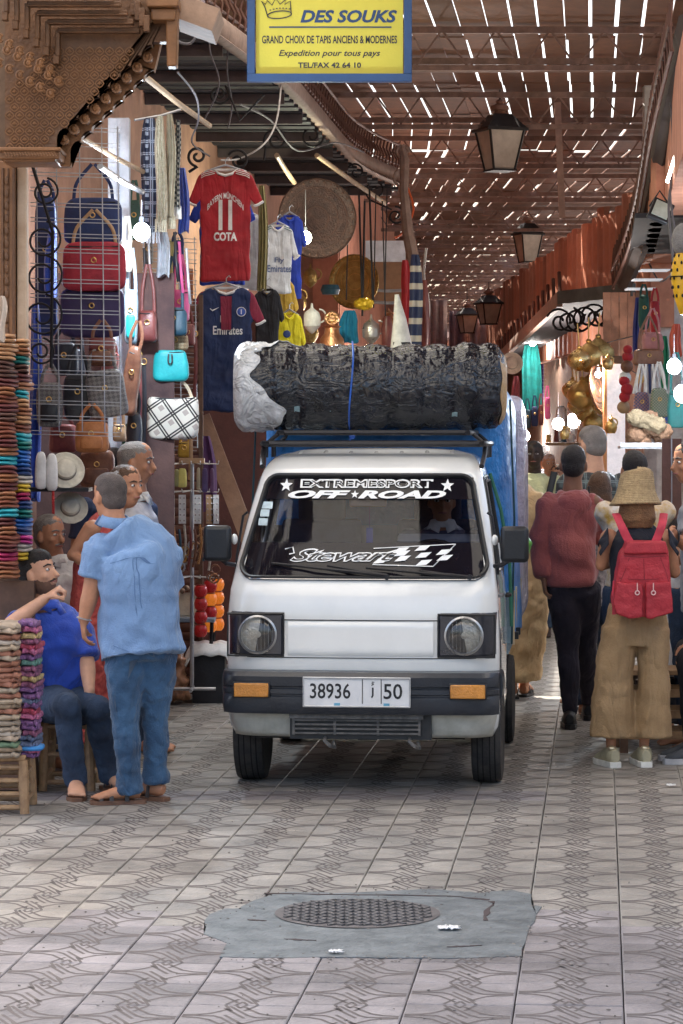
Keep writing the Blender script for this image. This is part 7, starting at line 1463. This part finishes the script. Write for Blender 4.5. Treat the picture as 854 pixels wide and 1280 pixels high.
for i in range(7): mb = MB(); mb.box(sq(338 + 4 * i, 12.2 - .9 * math.sin(i * .5) * 2 - i * .2, .006), (.011, .002, .006)); mb.build("crown_dot", SKI, sg, smooth=False)
for x in (330, 494): pole("thin rod holding up the %s end of the yellow sign" % ("left" if x < 400 else "right"), (x, -118, 17.2), (x, -190, 17.2), .01, BLACK, "sign_rod", "rod")
# ---- bulbs that light the left stalls
BULB = lambda es, c: M("bulb_%g_%g" % (es, c[2]), (.9, .9, .9), .3, emit=c, es=es, bump=0)
def bulb(label, px, py, Y, r, c, watts, es=12, group=None, drop=40):
    it = Item("light_bulb", label, "bulb", px, py, Y, group); mb = MB(); mb.ball(V(0, 0, 0), (r, r, r * 1.1), 16, 10); it.part("glass_bulb", mb, BULB(es, c)); mb = MB(); mb.tube([V(0, 0, r * .9), V(0, 0, r + .04)], .016, 8); it.part("socket", mb, BLACK); mb = MB(); mb.tube([V(0, 0, r + .04), it.q(px, py - drop)], .003, 5); it.part("flex", mb, CAB)
    ld = bpy.data.lights.new("bulb_light", 'POINT'); ld.energy = watts; ld.color = c; ld.shadow_soft_size = r * 1.2; lo = bpy.data.objects.new("bulb_light", ld); COL.objects.link(lo); lo.parent = it.o; lo.location = (0, -r * 2.2, -r * .5); return it
bulb("glaring cold white bulb hanging by the grey post", 177, 290, 16.3, .052, (.75, .88, 1), 34)
bulb("square greenish white bulb in front of the big copper tray", 382, 297, 24.2, .055, (.95, 1, .75), 22, drop=60)
# ---- further goods filling the stall
for a in (("dark green duffel hanging behind the crimson tote's right side", 160, 250, 176, 300, 17.6, M("dark_green_canvas", (.03, .07, .05), .7), 225), ("black leather backpack behind the wire grid near the round quilted one", 84, 436, 108, 470, 16.4, LK, 410), ("dark brown sling bag beneath the maroon bucket bag", 170, 428, 190, 462, 17.9, LB, 400), ("deep red purse between the brown backpack and the checked tote", 128, 440, 150, 470, 16.2, LM, 425), ("pale tan clutch right of the orange satchel", 140, 530, 158, 552, 16.3, LTAN, 500), ("small black purse just left of the tartan tote", 164, 500, 184, 540, 17.9, LK, 470), ("navy drawstring bag under the cone of the scarves", 212, 300, 232, 345, 18.4, LN, 290), ("wine coloured handbag behind the pink bag", 226, 405, 244, 432, 18.5, LM, 385), ("grey bag high on the second wire grid", 180, 300, 192, 330, 18.5, MONO, 285), ("long black garment bag beside the wire grid's right edge", 140, 290, 152, 420, 16.6, LK, 262)):
    bag(a[0], a[1], a[2], a[3], a[4], a[5], a[6], top=a[7], d=.08, disp=.03)
mb = MB(); mb.box((0, 0, 0), (1.2, .04, 2.6)); tag(mb.build("interior_shade_sheet", M("interior_shade_tone", (.07, .04, .045), .9, scale=3, col2=(.16, .09, .08)), loc=V(P(100, 0, 17.3).x, 17.3, 1.55)), "added dark sheet standing in for the shaded stall interior behind the totes", "backdrop")  # dark sheet added in place of the shaded stall interior
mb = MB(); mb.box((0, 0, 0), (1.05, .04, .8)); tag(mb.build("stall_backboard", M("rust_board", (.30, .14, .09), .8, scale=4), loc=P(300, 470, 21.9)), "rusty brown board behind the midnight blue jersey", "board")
for i, (x, y0, y1, c, nm) in enumerate(((158, 440, 545, LB, "brown"), (163, 445, 552, LK, "black"), (168, 440, 548, LTAN, "tan"), (174, 446, 556, LM, "maroon"), (180, 455, 560, LK, "narrow black"), (238, 540, 600, LTAN, "pale tan"), (244, 420, 495, LM, "wine red"))):
    it = Item("leather_belt", "%s leather belt hanging %s" % (nm, "between the wire grid and the tartan tote" if x < 200 else "beside the midnight blue jersey" if y0 < 500 else "above the earring stand"), "belt", x, y0, 17.0 if x < 200 else 18.6, "hanging belts"); strap(it, [V(0, 0, 0), it.q(x + 1, (y0 + y1) / 2, -.01), it.q(x - 1, y1)], c, .013, name="belt_strap"); mb = MB(); mb.tube(arc(V(0, -.01, .015), .018, 0, 340, 10), .004, 5, closed=True); it.part("belt_buckle", mb, BRASS)
for a in (("forest green bag low beside the grey post's foot", 150, 560, 172, 590, 16.9, M("forest_leather", (.02, .09, .05), .5), 530), ("sky blue bag behind the earring stand's left side", 190, 556, 208, 584, 18.6, M("sky_leather", (.15, .35, .55), .5), 535), ("mustard bag under the tartan tote", 222, 552, 240, 572, 18.7, M("mustard_leather", (.5, .3, .04), .5), 540), ("ruby red clutch just left of the turquoise tote", 176, 440, 189, 466, 17.6, M("ruby_leather", (.35, .01, .03), .45), 425), ("ivory bag with brass buckle between crimson tote and grey post", 152, 300, 166, 340, 16.7, M("ivory_leather", (.55, .5, .4), .5), 270)):
    bag(a[0], a[1], a[2], a[3], a[4], a[5], a[6], top=a[7], d=.08, disp=.02)
# ================================================================== lanterns in the middle
def lantern(label, px, py, w, h, Y, rodtop, tilt=0.):
    it = Item("street_lantern", label, "lantern", px, py, Y, "old square lanterns hanging along the street"); k = it.k; W_, H_ = w * k, h * k
    LF = M("lantern_black", (.03, .027, .027), .5, .3); LG = M("lantern_frosted_glass", (.45, .36, .28), .35, scale=3, col2=(.62, .53, .43))
    zt, zb = .08 * H_, -.48 * H_; wt, wb = W_ * .43, W_ * .26
    mb = MB(); mb.tube([V(0, 0, zb), V(0, 0, zt)], [wb * 1.38, wt * 1.38], 4, side=(1, 1, 0)); it.part("glass_panes", mb, LG, smooth=False)
    for sx_ in (-1, 1):
        for sy in (-1, 1): mb = MB(); mb.bar(V(sx_ * wb, sy * wb, zb), V(sx_ * wt, sy * wt, zt), W_ * .045); it.part("corner_bar", mb, LF, smooth=False)
    mb = MB(); mb.box((0, 0, zb), (wb * 2.3, wb * 2.3, .02)); mb.box((0, 0, zt), (wt * 2.35, wt * 2.35, .03)); it.part("frame_ring", mb, LF)
    mb = MB(); mb.tube([V(0, 0, zt + .01), V(0, 0, zt + .12 * H_), V(0, 0, .30 * H_)], [W_ * .70, W_ * .48, W_ * .30], 4, side=(1, 1, 0)); it.part("hood", mb, LF, smooth=False)
    mb = MB(); mb._lathe([(.001, .29 * H_), (W_ * .20, .29 * H_), (W_ * .12, .34 * H_), (W_ * .22, .37 * H_), (W_ * .20, .42 * H_), (W_ * .08, .45 * H_), (W_ * .10, .48 * H_), (.001, .52 * H_)], 14, V(0, 0, 0), V(0, 0, 1)); it.part("finial", mb, M("lantern_rust", (.30, .16, .11), .6))
    mb = MB(); mb.tube([V(0, 0, .5 * H_), it.q(px, rodtop)], .008, 5); it.part("rod", mb, LF); it.o.rotation_euler.z = .35; return it
lantern("largest street lantern, highest under the roof", 625, 170, 54, 90, 29, 100); lantern("second street lantern, smaller, below and right of the largest", 660, 298, 32, 62, 45, 268)
lantern("dark lantern low over the awning, right of a similar one", 611, 383, 29, 46, 48, 352); lantern("smallest dark lantern just above the roll's right half", 584, 397, 24, 40, 54, 360)
# far street: stalls seen above the roll
for i, (x, y, w, h, c) in enumerate(((548, 400, 22, 60, (.42, .3, .26)), (572, 408, 20, 50, (.3, .2, .2)), (600, 412, 24, 40, (.55, .45, .45)))):
    it = Item("stall_canvas", ["dusty pink", "brown", "pale grey"][i] + " stall canvas far down the street above the roll", "canvas", x, y, 70 - 8 * i); mb = MB(); mb.grid(lambda u, v: V((u - .5) * w * it.k, .08 * math.sin(u * 14), (v - .5) * h * it.k - .1), 14, 6); it.part("canvas_sheet", mb, M("canvas%d" % i, c, .8), solid=.02)
# ================================================================== right canopy
cn = thing("shop_canopy", "dark sloping shop canopy with iron scrolls beneath on the right", "canopy", V(2.6, 34, 3.4)); cb = cn.location; C3 = lambda *a: P(*a) - cb
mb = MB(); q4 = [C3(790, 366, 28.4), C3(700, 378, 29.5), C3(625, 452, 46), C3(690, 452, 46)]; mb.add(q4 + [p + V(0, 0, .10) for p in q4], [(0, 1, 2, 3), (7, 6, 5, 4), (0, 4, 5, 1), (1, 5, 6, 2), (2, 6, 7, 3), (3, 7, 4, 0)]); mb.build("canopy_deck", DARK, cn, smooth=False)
mb = MB(); mb.bar(C3(792, 362, 28.3), C3(700, 372, 29.4), .06, .14); mb.build("front_fascia", M("canopy_grey_edge", (.10, .10, .09), .7), cn, smooth=False); mb = MB(); mb.bar(C3(700, 374, 29.4), C3(622, 450, 46.), .06, .16); mb.build("side_fascia", EDG, cn, smooth=False)
for i in range(16): a = C3(700, 374, 29.4).lerp(C3(622, 450, 46.), i / 16); mb = MB(); mb.tube([a + V(0, 0, .08), a + V(0, .1, .30)], .02, 5); mb.build("fascia_picket", RAIL, cn)
for i in range(9): f0 = i / 8; a = C3(790, 376, 28.6).lerp(C3(700, 388, 29.7), f0); mb = MB(); mb.tube(arc(a + V(0, 0, -.12), .03, 90 * i, 90 * i + 520, 24, r1=.15), .013, 6); mb.build("scroll", IRON, cn)
# curved balcony edge at the right
be = thing("balcony_edge", "dark curved balcony edge sweeping down at the right border", "balcony", P(826, 200, 22)); b0 = be.location
BR = spline([P(862, 40, 18.6), P(845, 105, 20), P(832, 160, 21.5), P(822, 215, 23), P(812, 262, 24.5), P(797, 308, 26.5), P(781, 346, 28)], 6)
mb = MB(); mb.tube([p - b0 for p in BR], (.10, .16), 8, side=(1, 0, 0)); mb.build("curved_fascia", M("canopy_brown_black", (.05, .035, .03), .7), be); mb = MB(); mb.tube([p - b0 + V(-.13, 0, .05) for p in BR], .02, 6); mb.tube([p - b0 + V(-.12, 0, -.12) for p in BR], .016, 6); mb.build("edge_tube", RAIL, be)
for i in range(0, len(BR), 1): p = BR[i] - b0; mb = MB(); mb.tube([p + V(-.12, 0, -.12), p + V(-.13, 0, .05), p + V(-.11, 0, .3)], .010, 5); mb.build("baluster", RAIL, be)
mb = MB(); mb.box((0, 0, 0), (1.2, 4.5, .04)); tag(mb.build("balcony_floor", DARK, loc=V(3.22, 24.5, 3.62), rz=-.095), "dark balcony underside above the flood lamp at the right", "balcony")
# flood lamp
it = Item("flood_lamp", "black square flood lamp with pale glass under the right balcony", "lamp", 826, 264, 20.5); ROT = Matrix.Rotation(.42, 3, 'Y') @ Matrix.Rotation(-.35, 3, 'X'); mb = MB(); mb.box((0, 0, 0), (.165, .06, .165), rot=ROT); it.part("housing", mb, BLACK, bevel=.008); mb = MB(); mb.box(ROT @ V(0, -.034, 0), (.125, .006, .125), rot=ROT); it.part("glass", mb, M("flood_glass", (.42, .50, .46), .2)); mb = MB(); mb.tube([V(-.08, .04, .04), V(.0, .06, .16), V(.08, .04, .04)], .008, 6); it.part("yoke", mb, BLACK)
# cables on the right
for i, (pts, r, lab) in enumerate((([(838, 110, 20), (842, 200, 20), (836, 260, 20), (842, 330, 20)], .010, "thick cable beside the flood lamp, nearest the lamp"), ([(850, 60, 20), (846, 180, 20), (838, 240, 20), (846, 300, 20)], .008, "cable crossing another just right of the flood lamp"), ([(812, 330, 27), (826, 352, 26), (845, 335, 24)], .008, "thin cable sagging across the lit opening at the right"), ([(720, 455, 29), (750, 432, 28), (792, 420, 27)], .006, "thin cable running over the brass pots to the wall"), ([(740, 430, 29), (770, 450, 28), (800, 470, 27)], .006, "thin cable falling right of the brass pots"))): cable(lab, pts, r)
# ================================================================== right shop goods
GR = "goods hanging in the right hand shops"
scarf("teal green scarf hanging in the far right shop", 652, 677, 427, 512, 40, M("teal_scarf", (.005, .17, .16), .8, col2=(.01, .27, .25)), folds=6, group=GR, depth=.15)
it = Item("purple_cloth", "deep purple cloth hung flat behind a white wire grid", "cloth", 695, 462, 42); mb = MB(); mb.grid(lambda u, v: V((u - .5) * 38 * it.k, .03 * math.sin(u * 26), (v - .5) * 84 * it.k), 30, 6); it.part("cloth_sheet", mb, M("purple_cloth", (.07, .03, .20), .8), solid=.02)
grid_rack("white wire grid in front of the purple cloth", 678, 714, 420, 505, 41.6, (680, 691, 702, 713), 9)
for i, (x0, y0, x1, y1, m_, nm) in enumerate(((655, 512, 664, 535, LTE, "petrol blue"), (664, 508, 673, 533, LN, "navy"), (673, 506, 680, 532, LM, "wine red"), (681, 496, 688, 524, LPK, "pink"))): bag("%s pouch dangling below the teal scarf" % nm, x0, y0, x1, y1, 39.5, m_, top=y0 - 14, group=GR, d=.08, name="pouch")
sunhat("cream hat hanging right beside the black roll's end", 640, 454, 14, 38, (math.radians(80), .3, 0))
BRG = M("golden_brass", (.70, .42, .12), .28, .9, scale=8, col2=(.85, .62, .3), bump=.5, bscale=30)
ONI = [(.001, 0), (.12, .02), (.34, .18), (.46, .38), (.44, .56), (.30, .74), (.12, .85), (.07, .9), (.09, .94), (.05, 1.), (.001, 1.)]
nm = ["uppermost left", "upper middle", "uppermost right", "second row left", "second row middle", "second row right", "lower left", "lower middle", "lowest golden", "small amber"]
for i, (x, y, s_) in enumerate(((724, 448, 26), (736, 445, 34), (748, 440, 36), (716, 486, 24), (728, 492, 34), (740, 484, 36), (722, 505, 22), (733, 515, 24), (742, 528, 24), (752, 506, 20))):
    it = vessel("%s onion shaped brass lamp in the right hand cluster" % nm[i], x, y, s_ * 1.25, 27.5 + .15 * (i % 4), ONI, [BRG, BRASS, OBR][i % 3], "lamp", "brass_lamp", "onion brass lamps", handle=False)
    mb = MB(); mb.tube([V(0, 0, s_ * .6 * it.k), it.q(x + (i % 3) * 2 - 2, y - s_ * .6 - 28)], .006, 5); it.part("chain", mb, BRASS)
tray("pale copper dish seen edge on by the white column", 747, 487, 30, 27.2, M("rose_copper", (.65, .42, .3), .25, .9), COPPER, (math.radians(80), 0, math.radians(62)))
cl = thing("display_column", "white display column given an added glow, with orange edge, in the right shop", "column", V(P(768, 0, 27).x, 27, 0)); mb = MB(); mb.box((.01, 0, 1.26), (.18, .16, 2.52)); mb.build("column_body", M("white_panel_added_glow", (.75, .72, .76), .5, emit=(1, .93, 1), es=.12), cl); mb = MB(); mb.box((-.095, -.02, 1.25), (.03, .14, 2.5)); mb.build("edge_strip", M("orange_strip", (.7, .3, .12), .5), cl); mb = MB(); mb.box((0, 0, 2.56), (.26, .2, .08)); mb.build("cap_moulding", WOODD, cl)  # column is no lamp; emission added to make it look lit
it = Item("plush_chain", "chain of small red and white plush dolls beside the white column", "plush toys", 783, 470, 25.5)
for i, (x, y, r, m_) in enumerate(((785, 437, 6, JR), (785, 446, 7, JR), (784, 458, 8, LB), (782, 472, 8, WHITE), (781, 476, 7, JR), (784, 487, 8, JR), (784, 486, 4, WHITE), (781, 496, 7, JR), (780, 509, 8, LTAN))): mb = MB(); mb.ball(it.q(x, y, -.02 * i % .05), (r * it.k, r * it.k * .8, r * it.k), 12, 8); it.part("plush_doll", mb, m_)
for i, (x0, y0, x1, y1, Y, m_, lab, tp, kw) in enumerate((
    (798, 368, 812, 412, 24.5, M("dark_green_velvet", (.01, .06, .05), .8), "dark green velvet bag with orange beaded edge under the lit opening", 355, {}),
    (812, 376, 826, 418, 24.8, JR, "scarlet cloth bag beside the dark green velvet one", 360, {}),
    (802, 415, 830, 440, 24.2, M("dusty_rose_weave", (.45, .2, .2), .8), "dusty rose woven bag below the scarlet bag", 385, {}),
    (790, 436, 832, 458, 24.0, LB, "wide dark brown fringed bag in the right hand cluster", 395, {}),
    (792, 490, 812, 522, 23.8, pattern("blue_sequins", (.04, .06, .18), (.3, .15, .12), 'check', 34.), "blue and red beaded pouch hanging on white cords", 455, dict(smat=WHITE)),
    (812, 485, 836, 522, 23.6, pattern("green_sequins", (.05, .16, .10), (.35, .3, .25), 'check', 40.), "green sequinned pouch hanging on white cords", 452, dict(smat=WHITE)),
    (822, 518, 840, 545, 23.9, M("cobalt_satin", (.02, .09, .45), .4), "cobalt blue bag with white diagonal strap", 500, dict(smat=WHITE)),
    (834, 488, 858, 535, 21.5, M("deep_teal_canvas", (.02, .15, .15), .7), "deep teal canvas bag cut by the right edge", 440, {}))): bag(lab, x0, y0, x1, y1, Y, m_, top=tp, group=GR, d=.12, disp=.03, **kw)
for i in range(7):
    mb = MB(); a, b = P(800 + 4 * i, 455, 23.9), P(792 + 7 * i, 492, 23.9); mb.tube([a, b], .012, 5); tag(mb.build("white_cord", [WHITE, STEEL, WHITE, LN][i % 4], base=a), "pale bag cord, %s of seven fanning above the sequinned pouches" % ORD[i], "cord", "fanned bag cords")
it = Item("sponge_cluster", "brown and cream sea sponges and baskets piled over the crowd", "sponges", 812, 540, 21)
for i in range(12): mb = MB(); x, y = 795 + (i * 17) % 42, 522 + (i * 11) % 30; mb.ball(it.q(x, y, .05 * (i % 3)), (.075, .06, .065), 14, 10); blob("sponge", mb, [M("sponge_brown", (.22, .12, .07), .9, bump=1, bscale=60), M("sponge_cream", (.2, .15, .09), .9, bump=1, bscale=60)][i % 3 == 0], it.o, .012, 1, .04, .03)
mb = MB(); mb.box((0, 0, 0), (.36, .02, .03)); mb.box((0, .1, -.02), (.36, .2, .02)); tag(mb.build("glass_counter", M("pale_counter", (.6, .62, .66), .2), loc=P(805, 556, 20.8)), "pale counter edge under the sponges", "counter")
# yellow round lantern
it = Item("tin_lantern", "yellow painted round tin lantern with black pattern at the right edge", "lantern", 856, 350, 18.5); k = it.k; YL = M("yellow_tin", (.80, .45, .02), .45, scale=5); mb = MB(); mb._lathe([(.001, -44 * k), (6 * k, -43 * k), (12 * k, -25 * k), (17 * k, 0), (17 * k, 12 * k), (13 * k, 30 * k), (5 * k, 40 * k), (.001, 42 * k)], 28, V(0, 0, 0), V(0, 0, 1)); it.part("lantern_shell", mb, YL)
for i in range(10):
    for r in range(6):
        a = i * math.pi / 5 + r * .3; rr = (13.5, 15.8, 17.3, 17.2, 15.6, 13)[r] * k; z = (-20, -9, 2, 12, 21, 30)[r] * k; mb = MB(); mb.ball(V(math.cos(a) * rr, math.sin(a) * rr, z), (.008, .008, .013), 6, 4); it.part("black_dot", mb, BLACK)
mb = MB(); mb.tube([V(math.cos(a) * 17.4 * k, math.sin(a) * 17.4 * k, 4 * k) for a in [i * math.pi / 12 for i in range(24)]], (.005, .012), 5, closed=True, side=(0, 0, 1)); it.part("black_band", mb, BLACK)
it = Item("grey_tin_cap", "grey mesh dome hanging above the yellow tin lantern", "dome", 856, 300, 18.5); mb = MB(); mb.ball(V(0, 0, 0), (.09, .09, .12), 16, 10); it.part("dome_body", mb, M("grey_mesh", (.3, .3, .3), .5, .5, bump=1, bscale=120))
# brown folding screen, bench
it = thing("wooden_screen", "tall dark brown folding screen at the right edge behind the seated man", "screen", V(P(846, 0, 16.7).x, 16.7, 0)); 
for i in range(2): mb = MB(); mb.box((-.03 + .13 * i, .01 * i, 1.05), (.12, .03, 1.5)); mb.build("screen_leaf", M("screen_brown", (.12, .055, .045), .6), it, bevel=.004)
mb = MB(); mb.tube([V(-.033, -.02, .4), V(-.033, -.02, 1.8)], .004, 5); mb.build("hinge_strip", STEEL, it)
bn = thing("wooden_bench", "long dark slatted wooden bench behind the khaki trousers at the right", "bench", V(P(822, 0, 15.75).x, 15.75, 0)); bw2 = .42
for y in (-.14, -.05, .05, .14): mb = MB(); mb.box((0, y, .46), (bw2 * 1.25, .07, .03)); mb.build("seat_slat", WOODM, bn, bevel=.004)
for sx_ in (-1, 1):
    for sy in (-1, 1): mb = MB(); mb.box((sx_ * bw2 * .5, sy * .15, .22), (.045, .045, .44)); mb.build("leg", WOODD, bn)
for z in (.10, .22, .34):
    for sy in (-1, 1): mb = MB(); mb.box((0, sy * .155, z), (bw2 * 1.1, .02, .045)); mb.build("rail", WOODM, bn)
stool("small brown stool with amber showing in its gaps at the left of the bench", 786, 812, 846, 16.6, rungs=3, d=.3, mat=WOODD)
mb = MB(); mb.box((0, 0, .02), (.7, .5, .03)); tag(mb.build("amber_glow_board", M("amber_glow_paint", (.55, .28, .06), .5), loc=V(P(806, 0, 17.6).x, 17.6, .0)), "board coloured amber as a warm glow on the floor behind the bench", "board")  # amber base colour stands in for warm light on the floor
# upright brown boards behind the brass lamps
it = thing("shop_door", "brown plank door beside the brass lamps on the far right wall", "door", V(P(778, 0, 28.3).x, 28.3, 0))
for i in range(5): mb = MB(); mb.box((-.16 + .085 * i, .01 * (i % 2), 1.65), (.08, .03, 3.3)); mb.build("plank", M("door_plank", (.40, .19, .12), .7, rnd=.2), it)
# bulbs of the right hand shops
W1, W2 = (.82, .92, 1), (1, .93, .88)
bulb("big cold white bulb at the right edge, upper of two", 843, 458, 20.5, .055, W1, 22, group="bright bulbs"); bulb("cold white bulb half cut by the right edge, lower of two", 853, 492, 20, .062, W1, 12, group="bright bulbs")
bulb("left of two round bulbs over the far crowd", 698, 530, 34, .075, W2, 60, group="bright bulbs"); bulb("right of two round bulbs over the far crowd", 717, 526, 33, .085, W2, 60, group="bright bulbs")
for i, (x, y, Y, r) in enumerate(((666, 428, 39.5, .05), (694, 420, 39.8, .05), (748, 468, 27.0, .03), (656, 545, 42, .08), (700, 560, 50, .09), (735, 545, 40, .06))): bulb("small warm bulb, %s, among the far right stalls" % ["above the teal scarf", "above the purple cloth", "between the brass lamps", "low behind the van's load", "farthest down the street", "beside the grey haired man"][i], x, y, Y, r, W2, 28, es=14, group="small far bulbs", drop=12)
for i, (x, y, w, h, Y, c, es, lab) in enumerate(((770, 540, 50, 70, 30, (.85, .88, .95), .0, "white plastic sheet behind the crowd right of the column"), (700, 545, 60, 60, 46, (.7, .66, .68), .0, "pale stall backdrop behind the far crowd"))):
    it = Item("stall_backdrop", lab, "backdrop", x, y, Y); mb = MB(); mb.box((0, 0, 0), (w * it.k, .04, h * it.k)); it.part("sheet", mb, M("backdrop%d" % i, c, .7))
mb = MB()
for i in range(2):
    it = Item("clear_bottle_lamp", ["tall clear plastic covering over hanging wares", "second clear plastic covering nearer the brass lamps"][i], "plastic cover", 702 + 14 * i, 530, 31 + i); m2 = MB(); m2.grid(pillow_pts(.16, .42, .14, .8, .6), 18, 10, wrap=True); it.part("cover", m2, glass("clear_film", (.8, .82, .85), .15, .15))
# fluorescent tube under the pale ceiling of the right shop
it = Item("tube_light", "slanting white tube light above the flood lamp", "tube light", 836, 215, 19.5); mb = MB(); mb.tube([it.q(846, 190), it.q(834, 228)], .012, 8); it.part("tube", mb, BULB(6, (1, .93, .85)))
it = Item("ceiling_panels", "pale louvred ceiling panels with an added glow in the right shop", "ceiling panels", 822, 335, 25)
for i in range(3): mb = MB(); mb.box(it.q(818 - i * 1.5, 338 + i * 8, .5 * i), (36 * it.k, .28, .012)); it.part("louvre", mb, M("louvre_added_glow", (.5, .53, .6), .5, emit=(.9, .95, 1), es=.10))  # emission added so the pale ceiling bands read as bright
# ---- more goods filling the right hand shops
for a in (("striped rose shawl below the canopy, left of the teal scarf", 640, 650, 470, 520, 39, M("rose_shawl", (.4, .12, .16), .8)), ("cream shawl in the far shop, right of the purple cloth", 716, 724, 440, 520, 36, M("cream_shawl", (.6, .52, .42), .8)), ("amber shawl hanging behind the brass lamps", 752, 760, 440, 540, 31, M("amber_shawl", (.55, .25, .04), .8)), ("indigo robe hanging beside the plush dolls", 792, 800, 372, 450, 26, M("indigo_robe", (.03, .04, .2), .8)), ("coral robe at the right edge above the teal canvas bag", 838, 852, 405, 445, 24, M("coral_robe", (.55, .12, .08), .8)), ("emerald shawl behind the sequinned pouches", 826, 836, 420, 500, 26, M("emerald_shawl", (.02, .22, .12), .8))):
    scarf(*a, folds=4, group=GR, name="shawl", depth=.08)
for i, (x, y, s_) in enumerate(((760, 452, 16), (764, 530, 18), (706, 540, 14), (800, 470, 14))):
    vessel(["small brass pot beside the brown plank door", "small brass pot low by the white column", "tiny brass pot above the far crowd", "small brass pot between the dolls and the pouches"][i], x, y, s_ * 1.3, 26.8 if i < 2 else 25, POT, [BRG, BRASS][i % 2], "pot", "brass_pot")
it = Item("wall_shelf", "crowded wooden shelf of small wares behind the grey haired man", "shelf", 735, 548, 29)
mb = MB(); mb.box((0, 0, -.06), (.9, .3, .03)); it.part("shelf_board", mb, WOODM)
for i in range(11): mb = MB(); mb.tube([V(-.42 + .083 * i, 0, -.04), V(-.42 + .083 * i, 0, .04 + .05 * ((i * 7) % 3))], [.03, .022], 8); it.part("small_ware", mb, [BRASS, LM, LTE, WHITE, LO][i % 5])
